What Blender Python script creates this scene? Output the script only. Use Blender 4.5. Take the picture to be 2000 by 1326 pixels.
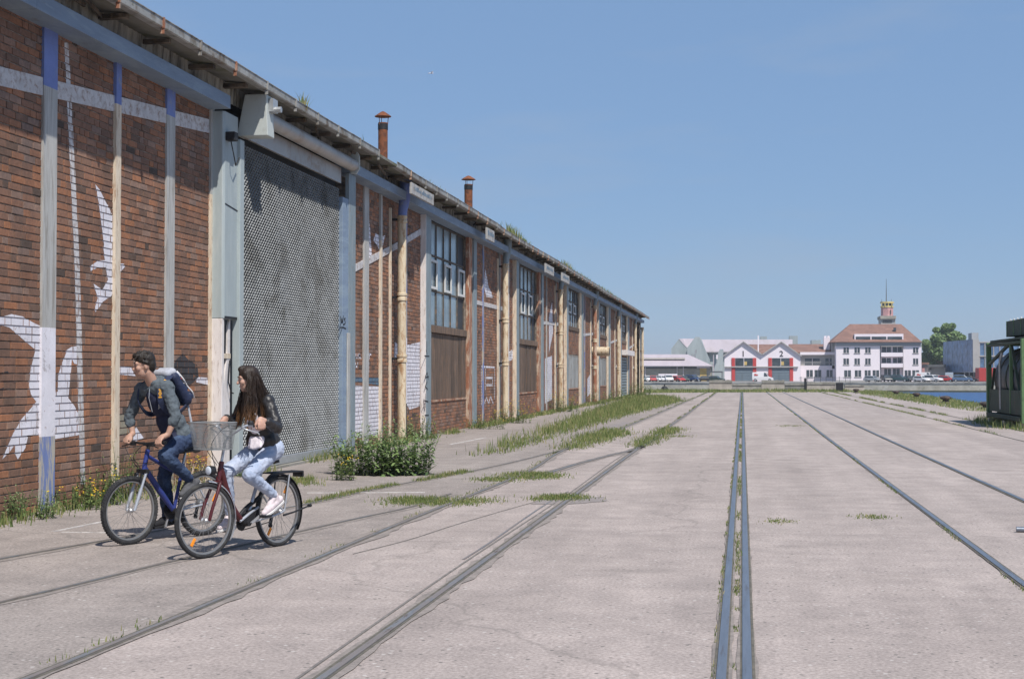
import bpy, bmesh, math, random
import numpy as np
from mathutils import Vector, Matrix, noise as mnoise
from mathutils.geometry import tessellate_polygon

random.seed(7); np.random.seed(7)
R = math.radians
SC = bpy.context.scene
for o in list(bpy.data.objects): bpy.data.objects.remove(o)
COL = SC.collection

# ------------------------------------------------------------------ camera
F_PX, CAM_H = 2777.8, 1.68                    # 50 mm lens on a 36 mm wide frame
PITCH = math.atan(67 / F_PX)
YAW = math.atan(450 / F_PX * math.cos(PITCH))
cd = bpy.data.cameras.new('camera'); cd.lens = 50.0; cd.sensor_width = 36.0
cd.clip_start = 0.1; cd.clip_end = 9000
cam = bpy.data.objects.new('camera', cd); COL.objects.link(cam)
cam.location = (0, 0, CAM_H); cam.rotation_euler = (math.pi/2 + PITCH, 0, YAW)
SC.camera = cam

# ------------------------------------------------------------------ light
SUN_EL, SUN_AZ = R(55), R(36)                 # azimuth from -Y towards +X
S_DIR = Vector((math.sin(SUN_AZ)*math.cos(SUN_EL), -math.cos(SUN_AZ)*math.cos(SUN_EL), math.sin(SUN_EL)))
w = bpy.data.worlds.new('World'); SC.world = w; w.use_nodes = True
wn, wl = w.node_tree.nodes, w.node_tree.links
wn.clear()
sky = wn.new('ShaderNodeTexSky'); sky.sky_type = 'NISHITA'; sky.sun_disc = False
sky.sun_elevation = SUN_EL
sky.sun_rotation = math.atan2(S_DIR.x, S_DIR.y)
sky.altitude = 0; sky.air_density = 1.0; sky.dust_density = 0.0; sky.ozone_density = 4.0
tint = wn.new('ShaderNodeMix'); tint.data_type = 'RGBA'; tint.blend_type = 'MIX'
tint.inputs['Factor'].default_value = 0.68
tint.inputs['B'].default_value = (2.42, 4.02, 6.85, 1)      # even film-blue veil over the whole dome
bgn = wn.new('ShaderNodeBackground'); bgn.inputs['Strength'].default_value = 0.096
wo = wn.new('ShaderNodeOutputWorld')
wtc = wn.new('ShaderNodeTexCoord'); wmp = wn.new('ShaderNodeMapping'); wmp.inputs['Scale'].default_value = (2.2, 2.2, 11)
wnz = wn.new('ShaderNodeTexNoise'); wnz.inputs['Scale'].default_value = 1.6; wnz.inputs['Detail'].default_value = 7; wnz.inputs['Roughness'].default_value = .55
wrp = wn.new('ShaderNodeValToRGB'); wrp.color_ramp.elements[0].position = .52; wrp.color_ramp.elements[0].color = (0,0,0,1); wrp.color_ramp.elements[1].position = .76; wrp.color_ramp.elements[1].color = (.38,.38,.38,1)
veil = wn.new('ShaderNodeMix'); veil.data_type = 'RGBA'; veil.inputs['B'].default_value = (4.1, 4.8, 5.9, 1)   # thin haze wisps, all round the dome
wl.new(wtc.outputs['Generated'], wmp.inputs['Vector']); wl.new(wmp.outputs[0], wnz.inputs['Vector']); wl.new(wnz.outputs[0], wrp.inputs[0]); wl.new(wrp.outputs[0], veil.inputs['Factor'])
wl.new(sky.outputs[0], tint.inputs['A']); wl.new(tint.outputs['Result'], veil.inputs['A']); wl.new(veil.outputs['Result'], bgn.inputs['Color'])
wl.new(bgn.outputs[0], wo.inputs['Surface'])
sd = bpy.data.lights.new('sun', 'SUN'); sd.energy = 5.0; sd.angle = R(0.5); sd.color = (1.0, 0.955, 0.90)
sun = bpy.data.objects.new('sun', sd); COL.objects.link(sun)
sun.rotation_euler = S_DIR.to_track_quat('Z', 'Y').to_euler(); sun.location = (20, -30, 60)
SC.view_settings.view_transform = 'Standard'; SC.view_settings.look = 'None'
SC.view_settings.exposure = 0.0; SC.view_settings.gamma = 1.0
SC.render.film_transparent = False
SC.cycles.max_bounces = 6; SC.cycles.transparent_max_bounces = 12

# ------------------------------------------------------------------ survey helpers
_RM = (Matrix.Rotation(YAW, 3, 'Z') @ Matrix.Rotation(math.pi/2 + PITCH, 3, 'X'))
def ray(x, y): return _RM @ Vector(((x-1000)/F_PX, -(y-663)/F_PX, -1.0))
def gnd(x, y, z=0.0):
    d = ray(x, y); t = (z-CAM_H)/d.z; return Vector((d.x*t, d.y*t, z))
def onX(x, y, X):
    d = ray(x, y); t = X/d.x; return Vector((X, d.y*t, d.z*t+CAM_H))
def onY(x, y, Y):
    d = ray(x, y); t = Y/d.y; return Vector((d.x*t, Y, d.z*t+CAM_H))

# ------------------------------------------------------------------ mesh helpers
class MB:
    def __init__(s): s.v = []; s.f = []; s.m = []
    def add(s, vs, fs, mi=0):
        b = len(s.v); s.v += [tuple(p) for p in vs]
        s.f += [tuple(b+i for i in f) for f in fs]; s.m += [mi]*len(fs); return s
    def box(s, x0, x1, y0, y1, z0, z1, mi=0):
        return s.add([(x0,y0,z0),(x1,y0,z0),(x1,y1,z0),(x0,y1,z0),(x0,y0,z1),(x1,y0,z1),(x1,y1,z1),(x0,y1,z1)],
                     [(0,3,2,1),(4,5,6,7),(0,1,5,4),(1,2,6,5),(2,3,7,6),(3,0,4,7)], mi)
    def bar(s, p0, p1, w, h, up=(0,0,1), mi=0):
        p0, p1 = Vector(p0), Vector(p1); d = (p1-p0).normalized(); up = Vector(up)
        a = d.cross(up)
        if a.length < 1e-4: a = d.cross(Vector((1,0,0)))
        a.normalize(); b = a.cross(d).normalized()
        vs = []
        for p in (p0, p1):
            for sa, sb in ((-1,-1),(1,-1),(1,1),(-1,1)): vs.append(p + a*(sa*w/2) + b*(sb*h/2))
        return s.add(vs, [(3,2,1,0),(4,5,6,7),(0,1,5,4),(1,2,6,5),(2,3,7,6),(3,0,4,7)], mi)
    def tube(s, pts, r, n=8, mi=0, caps=True):
        pts = [Vector(p) for p in pts]; k = len(pts)
        rs = r if isinstance(r, (list, tuple)) else [r]*k
        prev = None; vs = []
        for i, p in enumerate(pts):
            d = (pts[min(i+1, k-1)] - pts[max(i-1, 0)])
            d = d.normalized() if d.length > 1e-9 else Vector((0,0,1))
            if prev is None:
                a = d.orthogonal().normalized()
            else:
                a = (prev - d*prev.dot(d))
                a = a.normalized() if a.length > 1e-6 else d.orthogonal().normalized()
            prev = a; b = d.cross(a)
            for j in range(n):
                t = 2*math.pi*j/n; vs.append(p + (a*math.cos(t) + b*math.sin(t))*rs[i])
        fs = []
        for i in range(k-1):
            for j in range(n):
                j2 = (j+1) % n; fs.append((i*n+j, i*n+j2, (i+1)*n+j2, (i+1)*n+j))
        if caps: fs += [tuple(range(n-1, -1, -1)), tuple((k-1)*n+j for j in range(n))]
        return s.add(vs, fs, mi)
    def lathe(s, prof, c=(0,0,0), n=16, axis='Z', mi=0):
        vs = []
        for r, z in prof:
            for j in range(n):
                t = 2*math.pi*j/n; a, b = r*math.cos(t), r*math.sin(t)
                p = {'Z': (a,b,z), 'Y': (a,z,b), 'X': (z,a,b)}[axis]
                vs.append((p[0]+c[0], p[1]+c[1], p[2]+c[2]))
        fs = []
        for i in range(len(prof)-1):
            for j in range(n):
                j2 = (j+1) % n; fs.append((i*n+j, i*n+j2, (i+1)*n+j2, (i+1)*n+j))
        fs += [tuple(range(n-1,-1,-1)), tuple((len(prof)-1)*n+j for j in range(n))]
        return s.add(vs, fs, mi)
    def prism(s, poly, vec, mi=0):
        vec = Vector(vec); poly = [Vector(p) for p in poly]; n = len(poly)
        vs = poly + [p+vec for p in poly]
        fs = [tuple(range(n-1,-1,-1)), tuple(range(n, 2*n))]
        fs += [(i, (i+1) % n, n+(i+1) % n, n+i) for i in range(n)]
        return s.add(vs, fs, mi)
    def torus(s, c, R0, r, axis='Y', n=40, k=8, mi=0):
        vs = []
        for i in range(n):
            t = 2*math.pi*i/n
            for j in range(k):
                u = 2*math.pi*j/k; q = R0 + r*math.cos(u); h = r*math.sin(u)
                a, b = q*math.cos(t), q*math.sin(t)
                p = {'Z': (a,b,h), 'Y': (a,h,b), 'X': (h,a,b)}[axis]
                vs.append((p[0]+c[0], p[1]+c[1], p[2]+c[2]))
        fs = [(i*k+j, i*k+(j+1)%k, ((i+1)%n)*k+(j+1)%k, ((i+1)%n)*k+j) for i in range(n) for j in range(k)]
        return s.add(vs, fs, mi)
    def mesh(s, name, mats, smooth=None):
        me = bpy.data.meshes.new(name); me.from_pydata(s.v, [], s.f)
        for m in (mats if isinstance(mats, (list, tuple)) else [mats]): me.materials.append(m)
        if any(s.m): me.polygons.foreach_set('material_index', s.m)
        bm = bmesh.new(); bm.from_mesh(me); bmesh.ops.recalc_face_normals(bm, faces=bm.faces); bm.to_mesh(me); bm.free()
        if smooth is not None:
            me.polygons.foreach_set('use_smooth', [True]*len(me.polygons)); me.set_sharp_from_angle(angle=R(smooth))
        me.update(); return me
    def build(s, name, mats, parent=None, smooth=None, bevel=0):
        return link(name, s.mesh(name, mats, smooth), parent, bevel)

def link(name, me, parent=None, bevel=0):
    o = bpy.data.objects.new(name, me); COL.objects.link(o)
    if parent is not None: o.parent = parent
    if bevel:
        b = o.modifiers.new('bevel', 'BEVEL'); b.width = bevel; b.segments = 2; b.limit_method = 'ANGLE'; b.angle_limit = R(40)
    return o
def tag(o, label=None, cat=None, group=None, kind=None):
    if label: o['label'] = label
    if cat: o['category'] = cat
    if group: o['group'] = group
    if kind: o['kind'] = kind
    return o
def thing(name, label, cat, loc=(0,0,0), rz=0, group=None):
    o = bpy.data.objects.new(name, None); COL.objects.link(o); o.empty_display_size = .2
    o.location = loc; o.rotation_euler = (0,0,rz); return tag(o, label, cat, group)
def copy_tree(o, parent=None):
    c = o.copy(); COL.objects.link(c); c.parent = parent
    for ch in o.children: copy_tree(ch, c)
    return c

# ------------------------------------------------------------------ materials
def _n(t, kind, **kw):
    n = t.nodes.new('ShaderNode'+kind)
    for k, v in kw.items(): setattr(n, k, v)
    return n
def mixrgb(t, fac, a, b, blend='MIX'):
    m = _n(t, 'Mix', data_type='RGBA', blend_type=blend)
    for sock, val in (('Factor', fac), ('A', a), ('B', b)):
        if hasattr(val, 'links'): t.links.new(val, m.inputs[sock])
        elif sock == 'Factor': m.inputs[sock].default_value = val
        else: m.inputs[sock].default_value = (*val[:3], 1)
    return m.outputs['Result']
def ramp(t, src, stops):
    r = _n(t, 'ValToRGB'); e = r.color_ramp.elements
    while len(e) < len(stops): e.new(0.5)
    for el, (p, c) in zip(e, stops):
        el.position = p; el.color = (*c, 1) if len(c) == 3 else c
    t.links.new(src, r.inputs[0]); return r.outputs[0]
def noise(t, vec, scale, detail=5, rough=.6, dist=0):
    n = _n(t, 'TexNoise'); n.inputs['Scale'].default_value = scale; n.inputs['Detail'].default_value = detail
    n.inputs['Roughness'].default_value = rough; n.inputs['Distortion'].default_value = dist
    if vec is not None: t.links.new(vec, n.inputs['Vector'])
    return n.outputs[0]
def coord(t, stretch=(1,1,1), which='Object'):
    tc = _n(t, 'TexCoord'); mp = _n(t, 'Mapping'); mp.inputs['Scale'].default_value = stretch
    t.links.new(tc.outputs[which], mp.inputs['Vector']); return mp.outputs[0]
def newmat(name):
    m = bpy.data.materials.new(name); m.use_nodes = True; t = m.node_tree
    return m, t, t.nodes['Principled BSDF']
def bump(t, b, h, strength, dist=.01):
    n = _n(t, 'Bump'); n.inputs['Strength'].default_value = strength; n.inputs['Distance'].default_value = dist
    t.links.new(h, n.inputs['Height']); t.links.new(n.outputs[0], b.inputs['Normal'])
def mat(name, col, rough=.8, metal=0., var=.18, scale=4., c2=None, t2=.55, s2=2.5, soft=.08, stretch=(1,1,1),
        bp=0., bs=60., rand=0., spec=.35, c3=None, t3=.62, s3=9.):
    """weathered paint / metal / stone: base tone with noise, patches of a second and third colour"""
    m, t, b = newmat(name); v = coord(t); vs = coord(t, stretch)
    lo = tuple(c*(1-var) for c in col); hi = tuple(min(1, c*(1+var)) for c in col)
    c = ramp(t, noise(t, vs, scale, 6, .65), [(.3, lo), (.7, hi)])
    if c2:
        f = ramp(t, noise(t, vs, s2, 8, .7, .4), [(t2-soft, (0,0,0)), (t2+soft, (1,1,1))])
        c = mixrgb(t, f, c, c2)
    if c3:
        f = ramp(t, noise(t, vs, s3, 8, .7, .2), [(t3-soft, (0,0,0)), (t3+soft, (1,1,1))])
        c = mixrgb(t, f, c, c3)
    if rand:
        oi = _n(t, 'ObjectInfo'); g = ramp(t, oi.outputs['Random'], [(0, (1-rand,)*3), (1, (1+rand,)*3)])
        c = mixrgb(t, 1.0, c, g, 'MULTIPLY')
    t.links.new(c, b.inputs['Base Color'])
    b.inputs['Roughness'].default_value = rough; b.inputs['Metallic'].default_value = metal
    b.inputs['Specular IOR Level'].default_value = spec
    if bp: bump(t, b, noise(t, vs if stretch != (1,1,1) else v, bs, 6, .7), bp)
    return m
def flat(name, col, rough=.6, metal=0., spec=.4):
    m, t, b = newmat(name); b.inputs['Base Color'].default_value = (*col, 1)
    b.inputs['Roughness'].default_value = rough; b.inputs['Metallic'].default_value = metal
    b.inputs['Specular IOR Level'].default_value = spec; return m

MT = {}
BR = [(0, (.085,.07,.06)), (.03, (.20,.125,.09)), (.20, (.255,.148,.104)), (.55, (.31,.162,.104)), (.76, (.40,.182,.097)), (.88, (.33,.21,.155)), (1, (.26,.18,.145))]
def brickmat(name, single):
    m, t, b = newmat(name); v = coord(t)
    if single: src = _n(t, 'ObjectInfo').outputs['Random']
    else:
        a = _n(t, 'Attribute'); a.attribute_name = 'rnd'; src = a.outputs['Fac']
    if single:
        gpos = _n(t, 'NewGeometry').outputs['Position']
    else: gpos = v
    c = ramp(t, src, BR)
    c = mixrgb(t, 1.0, c, ramp(t, noise(t, gpos, 1.3, 4, .6), [(.3, (.62,.65,.69)), (.7, (1.10,1.07,1.05))]), 'MULTIPLY')
    c = mixrgb(t, 1.0, c, ramp(t, noise(t, gpos, 26, 6, .75), [(.3, (.72,.72,.73)), (.72, (1.2,1.19,1.17))]), 'MULTIPLY')
    f = ramp(t, noise(t, gpos, 5, 8, .75), [(.60, (0,0,0)), (.78, (.55,.55,.55))])
    c = mixrgb(t, f, c, (.30,.25,.21))
    mp = _n(t, 'Mapping'); mp.inputs['Scale'].default_value = (1, 1.6, .28); t.links.new(gpos, mp.inputs['Vector'])
    f2 = ramp(t, noise(t, mp.outputs[0], 1.7, 7, .7, .5), [(.54, (0,0,0)), (.74, (.45,.45,.45))])
    c = mixrgb(t, f2, c, (.12,.095,.08))
    t.links.new(c, b.inputs['Base Color']); b.inputs['Roughness'].default_value = .92; b.inputs['Specular IOR Level'].default_value = .2
    bump(t, b, noise(t, gpos, 55, 6, .75), .55, .006); return m
MT['brick'] = brickmat('brick_mass', False); MT['brick1'] = brickmat('brick_single', True)
MT['mortar'] = mat('mortar', (.30,.25,.20), .95, var=.3, scale=9, c2=(.10,.085,.07), t2=.52, s2=3, bp=.5, bs=70)
MT['white_paint'] = mat('white_paint', (.72,.695,.73), .85, var=.12, scale=3, c2=(.36,.33,.33), t2=.62, s2=5, c3=(.27,.15,.10), t3=.66, s3=16, soft=.05, bp=.4, bs=50)
MT['pale_line'] = mat('pale_line_paint', (.55,.53,.52), .85, var=.16, scale=6, c2=(.30,.22,.18), t2=.57, s2=9, bp=.3, bs=50)
MT['sign_board'] = mat('sign_board', (.40,.39,.37), .8, var=.15, scale=4, c2=(.22,.19,.16), t2=.58, s2=5)
MT['soot'] = mat('soot_paint', (.05,.047,.05), .95, var=.3, scale=8)
MT['tag_blue'] = mat('tag_blue', (.10,.16,.22), .9, var=.25, scale=8)
MT['ochre_patch'] = mat('greige_patch', (.27,.24,.18), .95, var=.2, scale=6, bp=.3)
MT['post_grey'] = mat('post_grey', (.44,.435,.41), .8, var=.15, scale=3, c2=(.29,.27,.24), t2=.56, s2=2, stretch=(6,6,.6), bp=.25, bs=40)
MT['post_blue'] = mat('post_blue', (.16,.21,.44), .75, var=.15, scale=3, c2=(.28,.30,.34), t2=.60, s2=4)
MT['post_streak'] = mat('post_streak', (.17,.22,.42), .75, var=.1, scale=3, c2=(.42,.39,.33), t2=.50, s2=2.2, soft=.03, stretch=(5,5,.7))
MT['post_cream'] = mat('post_cream', (.66,.56,.43), .8, var=.12, scale=3, c2=(.32,.18,.10), t2=.60, s2=5, stretch=(4,4,.8), bp=.2)
MT['pipe_cream'] = mat('pipe_cream', (.62,.52,.37), .7, var=.1, scale=2, c2=(.34,.19,.09), t2=.56, s2=3, stretch=(3,3,1), c3=(.10,.07,.05), t3=.70, s3=7, bp=.2, bs=30)
MT['steel_blue'] = mat('steel_blue', (.215,.265,.285), .65, var=.1, scale=2, c2=(.29,.325,.335), t2=.58, s2=1.5, stretch=(4,4,.7), c3=(.22,.13,.08), t3=.64, s3=6)
MT['beam_blue'] = mat('beam_blue', (.20,.26,.34), .65, var=.12, scale=1.5, c2=(.26,.33,.40), t2=.56, s2=2, stretch=(1,.5,3), c3=(.14,.11,.09), t3=.70, s3=5)
MT['cover_paint'] = mat('cover_paint', (.36,.41,.41), .6, var=.06, scale=2, c2=(.42,.46,.45), t2=.58, s2=1.5, stretch=(4,4,.7), c3=(.25,.17,.11), t3=.74, s3=6)
MT['white_trim'] = mat('white_trim', (.70,.65,.62), .75, var=.1, scale=3, c2=(.38,.31,.26), t2=.62, s2=5, stretch=(4,4,.8))
MT['fibre'] = mat('fibre_cement', (.37,.34,.27), .95, var=.25, scale=2, c2=(.09,.08,.06), t2=.55, s2=1.2, stretch=(1,3,.5), bp=.4, bs=30)
MT['eave'] = mat('eave_soffit', (.16,.125,.09), .95, var=.35, scale=3, c2=(.05,.04,.03), t2=.5, s2=1.6, c3=(.22,.15,.08), t3=.62, s3=5, bp=.5, bs=20)
MT['gutter'] = mat('zinc_gutter', (.36,.35,.32), .6, .35, var=.2, scale=2, c2=(.17,.13,.09), t2=.56, s2=2.4, c3=(.11,.12,.06), t3=.66, s3=5, bp=.2, bs=30)
MT['roofing'] = mat('roof_sheet', (.20,.19,.165), .95, var=.25, scale=1, c2=(.11,.115,.06), t2=.55, s2=.9, bp=.5, bs=15)
MT['rust'] = mat('rust_pipe', (.21,.075,.035), .9, var=.3, scale=8, c2=(.10,.045,.03), t2=.55, s2=6, c3=(.33,.30,.26), t3=.72, s3=4, bp=.4)
MT['rust_post'] = mat('rust_post', (.30,.13,.075), .9, var=.25, scale=5, c2=(.55,.44,.33), t2=.55, s2=3, stretch=(2,2,.8), bp=.4)
MT['rust_board'] = mat('rust_board', (.18,.12,.085), .9, var=.3, scale=4, c2=(.085,.065,.05), t2=.5, s2=2.5, stretch=(5,5,.5), c3=(.25,.12,.05), t3=.62, s3=4, rand=.25, bp=.5, bs=20)
MT['grey_board'] = mat('grey_board', (.30,.31,.31), .85, var=.2, scale=4, c2=(.17,.14,.11), t2=.57, s2=2.5, stretch=(5,5,.5), rand=.2, bp=.3, bs=20)
MT['galv'] = mat('galvanised', (.46,.47,.47), .45, .55, var=.12, scale=14, c2=(.42,.43,.43), t2=.6, s2=9)
MT['grille'] = mat('grille_steel', (.33,.34,.34), .5, .25, var=.2, scale=6, c2=(.20,.20,.19), t2=.58, s2=1.2)
MT['roller'] = mat('roller_tube', (.40,.38,.35), .5, .4, var=.12, scale=2, c2=(.30,.22,.16), t2=.6, s2=1.5)
MT['motor_box'] = mat('motor_box', (.47,.50,.47), .6, var=.05, scale=3, c2=(.40,.42,.39), t2=.62, s2=4)
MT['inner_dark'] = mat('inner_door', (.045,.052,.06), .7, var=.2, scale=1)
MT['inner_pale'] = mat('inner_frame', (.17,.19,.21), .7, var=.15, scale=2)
MT['frame'] = mat('window_frame', (.10,.085,.07), .8, var=.25, scale=5, c2=(.24,.14,.08), t2=.6, s2=6)
MT['frame_white'] = mat('casement_white', (.62,.62,.60), .7, var=.08, scale=4)
MT['black'] = mat('black_metal', (.02,.02,.022), .6, var=.3, scale=8)
MT['concrete_wall'] = mat('concrete_wall', (.30,.285,.25), .95, var=.25, scale=.8, c2=(.17,.16,.135), t2=.55, s2=.5, c3=(.40,.37,.32), t3=.64, s3=2, bp=.5, bs=12)
MT['bollard'] = mat('bollard_iron', (.055,.045,.04), .8, var=.3, scale=6, c2=(.16,.11,.085), t2=.55, s2=4)
MT['rail'] = mat('rail_steel', (.21,.23,.265), .42, .55, var=.15, scale=3, stretch=(10,.6,10), c2=(.13,.10,.08), t2=.64, s2=2.5)
MT['rail_dirty'] = mat('rail_dirty', (.20,.205,.215), .6, .25, var=.2, scale=3, stretch=(8,1,8), c2=(.235,.205,.19), t2=.47, s2=1.1, soft=.05, c3=(.12,.09,.07), t3=.62, s3=3)
MT['dirt'] = mat('gritty_dirt', (.275,.237,.212), 1., var=.25, scale=14, c2=(.21,.183,.165), t2=.55, s2=4, bp=.7, bs=80)
MT['patch'] = mat('repair_patch', (.27,.235,.22), .95, var=.18, scale=20, c2=(.215,.19,.178), t2=.55, s2=3, bp=.6, bs=70)
MT['groove'] = mat('groove_dirt', (.12,.11,.09), 1., var=.35, scale=9, c2=(.16,.14,.11), t2=.6, s2=3)
MT['road_line'] = mat('worn_line', (.60,.57,.54), .9, var=.1, scale=8, c2=(.36,.33,.31), t2=.52, s2=6)
MT['asphalt_crack'] = mat('crack', (.19,.17,.155), 1., var=.3, scale=9)
def glass(name, tint=(.02,.03,.035), rough=.12):
    m, t, b = newmat(name); b.inputs['Base Color'].default_value = (*tint, 1); b.inputs['Roughness'].default_value = rough
    b.inputs['Specular IOR Level'].default_value = .9; b.inputs['Metallic'].default_value = 0.0
    c = ramp(t, noise(t, coord(t), .8, 5, .6), [(.35, tuple(x*.6 for x in tint)), (.7, tuple(x*1.7 for x in tint))])
    t.links.new(c, b.inputs['Base Color'])
    bump(t, b, noise(t, coord(t), 1.5, 2, .5), .06, .02); return m
MT['glass'] = glass('old_glass', (.19,.25,.28), .2)
MT['glass_far'] = glass('far_glass', (.045,.055,.06), .2)
MT['glass_blue'] = glass('blue_glass', (.10,.18,.31), .4)
# ================================================================== SETTING
def ground_mat(name, tone, tone2, spk, crackcol):
    m, t, b = newmat(name); v = coord(t)
    c = ramp(t, noise(t, v, .22, 5, .6), [(.3, tone2), (.68, tone)])
    c = mixrgb(t, 1.0, c, ramp(t, noise(t, v, 1.7, 8, .7), [(.3, (.80,.80,.80)), (.7, (1.14,1.13,1.12))]), 'MULTIPLY')
    c = mixrgb(t, 1.0, c, ramp(t, noise(t, v, 38, 4, .7), [(.3, (.64,.64,.64)), (.7, (1.34,1.34,1.34))]), 'MULTIPLY')
    c = mixrgb(t, 1.0, c, ramp(t, noise(t, coord(t, (1.3,.07,1)), 1.0, 6, .65), [(.35, (.90,.895,.89)), (.65, (1.07,1.065,1.06))]), 'MULTIPLY')
    vs = coord(t, (.35,1.6,1)); f = ramp(t, noise(t, vs, .8, 7, .7, .3), [(.6, (0,0,0)), (.74, (.6,.6,.6))])
    c = mixrgb(t, f, c, spk)
    vo = _n(t, 'TexVoronoi'); vo.inputs['Scale'].default_value = 14; t.links.new(v, vo.inputs['Vector'])
    g = _n(t, 'TexNoise'); g.inputs['Scale'].default_value = 1.1; t.links.new(v, g.inputs['Vector'])
    dots = ramp(t, vo.outputs['Distance'], [(.13, (1,1,1)), (.22, (0,0,0))])
    sel = _n(t, 'TexWhiteNoise'); t.links.new(vo.outputs['Position'], sel.inputs['Vector'])
    dk = ramp(t, sel.outputs['Value'], [(.70, (0,0,0)), (.74, (.9,.9,.9))])
    c = mixrgb(t, mixrgb(t, 1.0, dots, dk, 'MULTIPLY'), c, (.13,.12,.11))
    lt = ramp(t, sel.outputs['Value'], [(.16, (.75,.75,.75)), (.19, (0,0,0))])
    c = mixrgb(t, mixrgb(t, 1.0, dots, lt, 'MULTIPLY'), c, (.56,.52,.48))
    vc = _n(t, 'TexVoronoi'); vc.feature = 'DISTANCE_TO_EDGE'; vc.inputs['Scale'].default_value = .11
    dv = _n(t, 'VectorMath', operation='ADD'); nn = _n(t, 'TexNoise'); nn.inputs['Scale'].default_value = 1.2; nn.inputs['Detail'].default_value = 8
    sc = _n(t, 'VectorMath', operation='SCALE'); sc.inputs['Scale'].default_value = .9
    t.links.new(v, nn.inputs['Vector']); t.links.new(nn.outputs['Color'], sc.inputs[0]); t.links.new(v, dv.inputs[0]); t.links.new(sc.outputs[0], dv.inputs[1])
    t.links.new(dv.outputs[0], vc.inputs['Vector'])
    cf = ramp(t, vc.outputs['Distance'], [(0, (.35,.35,.35)), (.0022, (0,0,0))])
    c = mixrgb(t, cf, c, crackcol)
    # slab joints every few metres and old oil stains
    sx = _n(t, 'SeparateXYZ'); t.links.new(v, sx.inputs[0]); ad = _n(t, 'Math', operation='MULTIPLY_ADD'); ad.inputs[1].default_value = .10
    t.links.new(noise(t, v, 2.2, 6, .7), ad.inputs[0]); t.links.new(sx.outputs['Y'], ad.inputs[2])
    dv2 = _n(t, 'Math', operation='DIVIDE'); dv2.inputs[1].default_value = 5.4; t.links.new(ad.outputs[0], dv2.inputs[0]); fr_ = _n(t, 'Math', operation='FRACT'); t.links.new(dv2.outputs[0], fr_.inputs[0])
    jf = ramp(t, fr_.outputs[0], [(0, (.5,.5,.5)), (.0045, (0,0,0))]); jb = ramp(t, noise(t, v, .7, 5, .6), [(.42, (0,0,0)), (.55, (1,1,1))])
    c = mixrgb(t, mixrgb(t, 1.0, jf, jb, 'MULTIPLY'), c, crackcol)
    c = mixrgb(t, ramp(t, noise(t, v, .55, 3, .45), [(.66, (0,0,0)), (.74, (.38,.38,.38))]), c, (.17,.15,.135))
    c = mixrgb(t, ramp(t, noise(t, v, 3.1, 3, .5), [(.70, (0,0,0)), (.76, (.45,.45,.45))]), c, (.19,.165,.15))
    t.links.new(c, b.inputs['Base Color']); b.inputs['Roughness'].default_value = .95; b.inputs['Specular IOR Level'].default_value = .2
    n1 = noise(t, v, 60, 5, .75); bump(t, b, n1, .32, .008); return m
MT['ground'] = ground_mat('quay_concrete', (.412,.352,.322), (.338,.289,.264), (.265,.225,.20), (.15,.135,.12))
MT['asphalt'] = ground_mat('old_asphalt', (.335,.292,.266), (.278,.243,.222), (.215,.190,.175), (.12,.11,.10))
MT['far_ground'] = mat('far_ground', (.30,.28,.26), .95, var=.15, scale=.05, c2=(.24,.22,.20), t2=.5, s2=.02)

Y_END, X_EDGE, Y_FAR, Z_WATER = 143.5, 13.4, 284.0, -1.85
g = MB(); g.box(-400, X_EDGE, -60, Y_END, -4, 0); tag(g.build('ground', [MT['ground']]), kind='structure')
g = MB()
pts = [(40,1345),(58,1326),(270,1239),(558,1117.5),(800,1016),(1030,922),(1107,877),(1215,842),(1300,805),(1360,777)]
rp = [gnd(*p) for p in pts]
poly = [(-8.9, -6), (rp[0].x-1.2, -6)] + [(p.x, p.y) for p in rp] + [(-8.9, rp[-1].y)]
g.add([(x, y, .003) for x, y in poly], [tuple(range(len(poly)))])
tag(g.build('asphalt_path', [MT['asphalt']]), kind='structure')
g = MB(); g.box(-900, 900, Y_FAR, 4500, -4, 0.0); tag(g.build('far_land', [MT['far_ground']]), kind='structure')

def water_mat():
    m, t, b = newmat('harbour_water'); v = coord(t, (1, .35, 1))
    b.inputs['Base Color'].default_value = (.022,.062,.135,1); b.inputs['Roughness'].default_value = .35; b.inputs['Specular IOR Level'].default_value = .25; b.inputs['IOR'].default_value = 1.33
    n1 = noise(t, v, 1.1, 8, .65); bump(t, b, n1, .9, .35)
    c = ramp(t, n1, [(.35, (.022,.065,.17)), (.7, (.05,.13,.29))]); t.links.new(c, b.inputs['Base Color']); return m
g = MB(); g.add([(-900,-200,Z_WATER),(900,-200,Z_WATER),(900,Y_FAR+1,Z_WATER),(-900,Y_FAR+1,Z_WATER)], [(0,1,2,3)])
tag(g.build('water', [water_mat()]), kind='structure')

# far quay: masonry wall with a coping and a tidal mark
wall_far = mat('quay_masonry', (.40,.36,.28), .95, var=.3, scale=.6, c2=(.50,.47,.40), t2=.6, s2=.25, c3=(.24,.215,.15), t3=.6, s3=1.2, bp=.6, bs=4)
g = MB(); g.box(-900, 900, Y_FAR-.5, Y_FAR-.003, -4, -.28)
q = g.build('quay_wall', [wall_far]); tag(q, 'weathered stone quay wall across the harbour basin', 'wall')
g = MB(); g.box(-900, 900, Y_FAR-.62, Y_FAR+.7, -.28, .04); g.build('coping', [MT['concrete_wall']], q)
g = MB(); g.box(-900, 900, Y_FAR-.515, Y_FAR-.505, Z_WATER-.5, Z_WATER+.32); g.build('tide_mark', [mat('tide_weed', (.07,.075,.045), .9, var=.4, scale=.7)], q)

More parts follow.
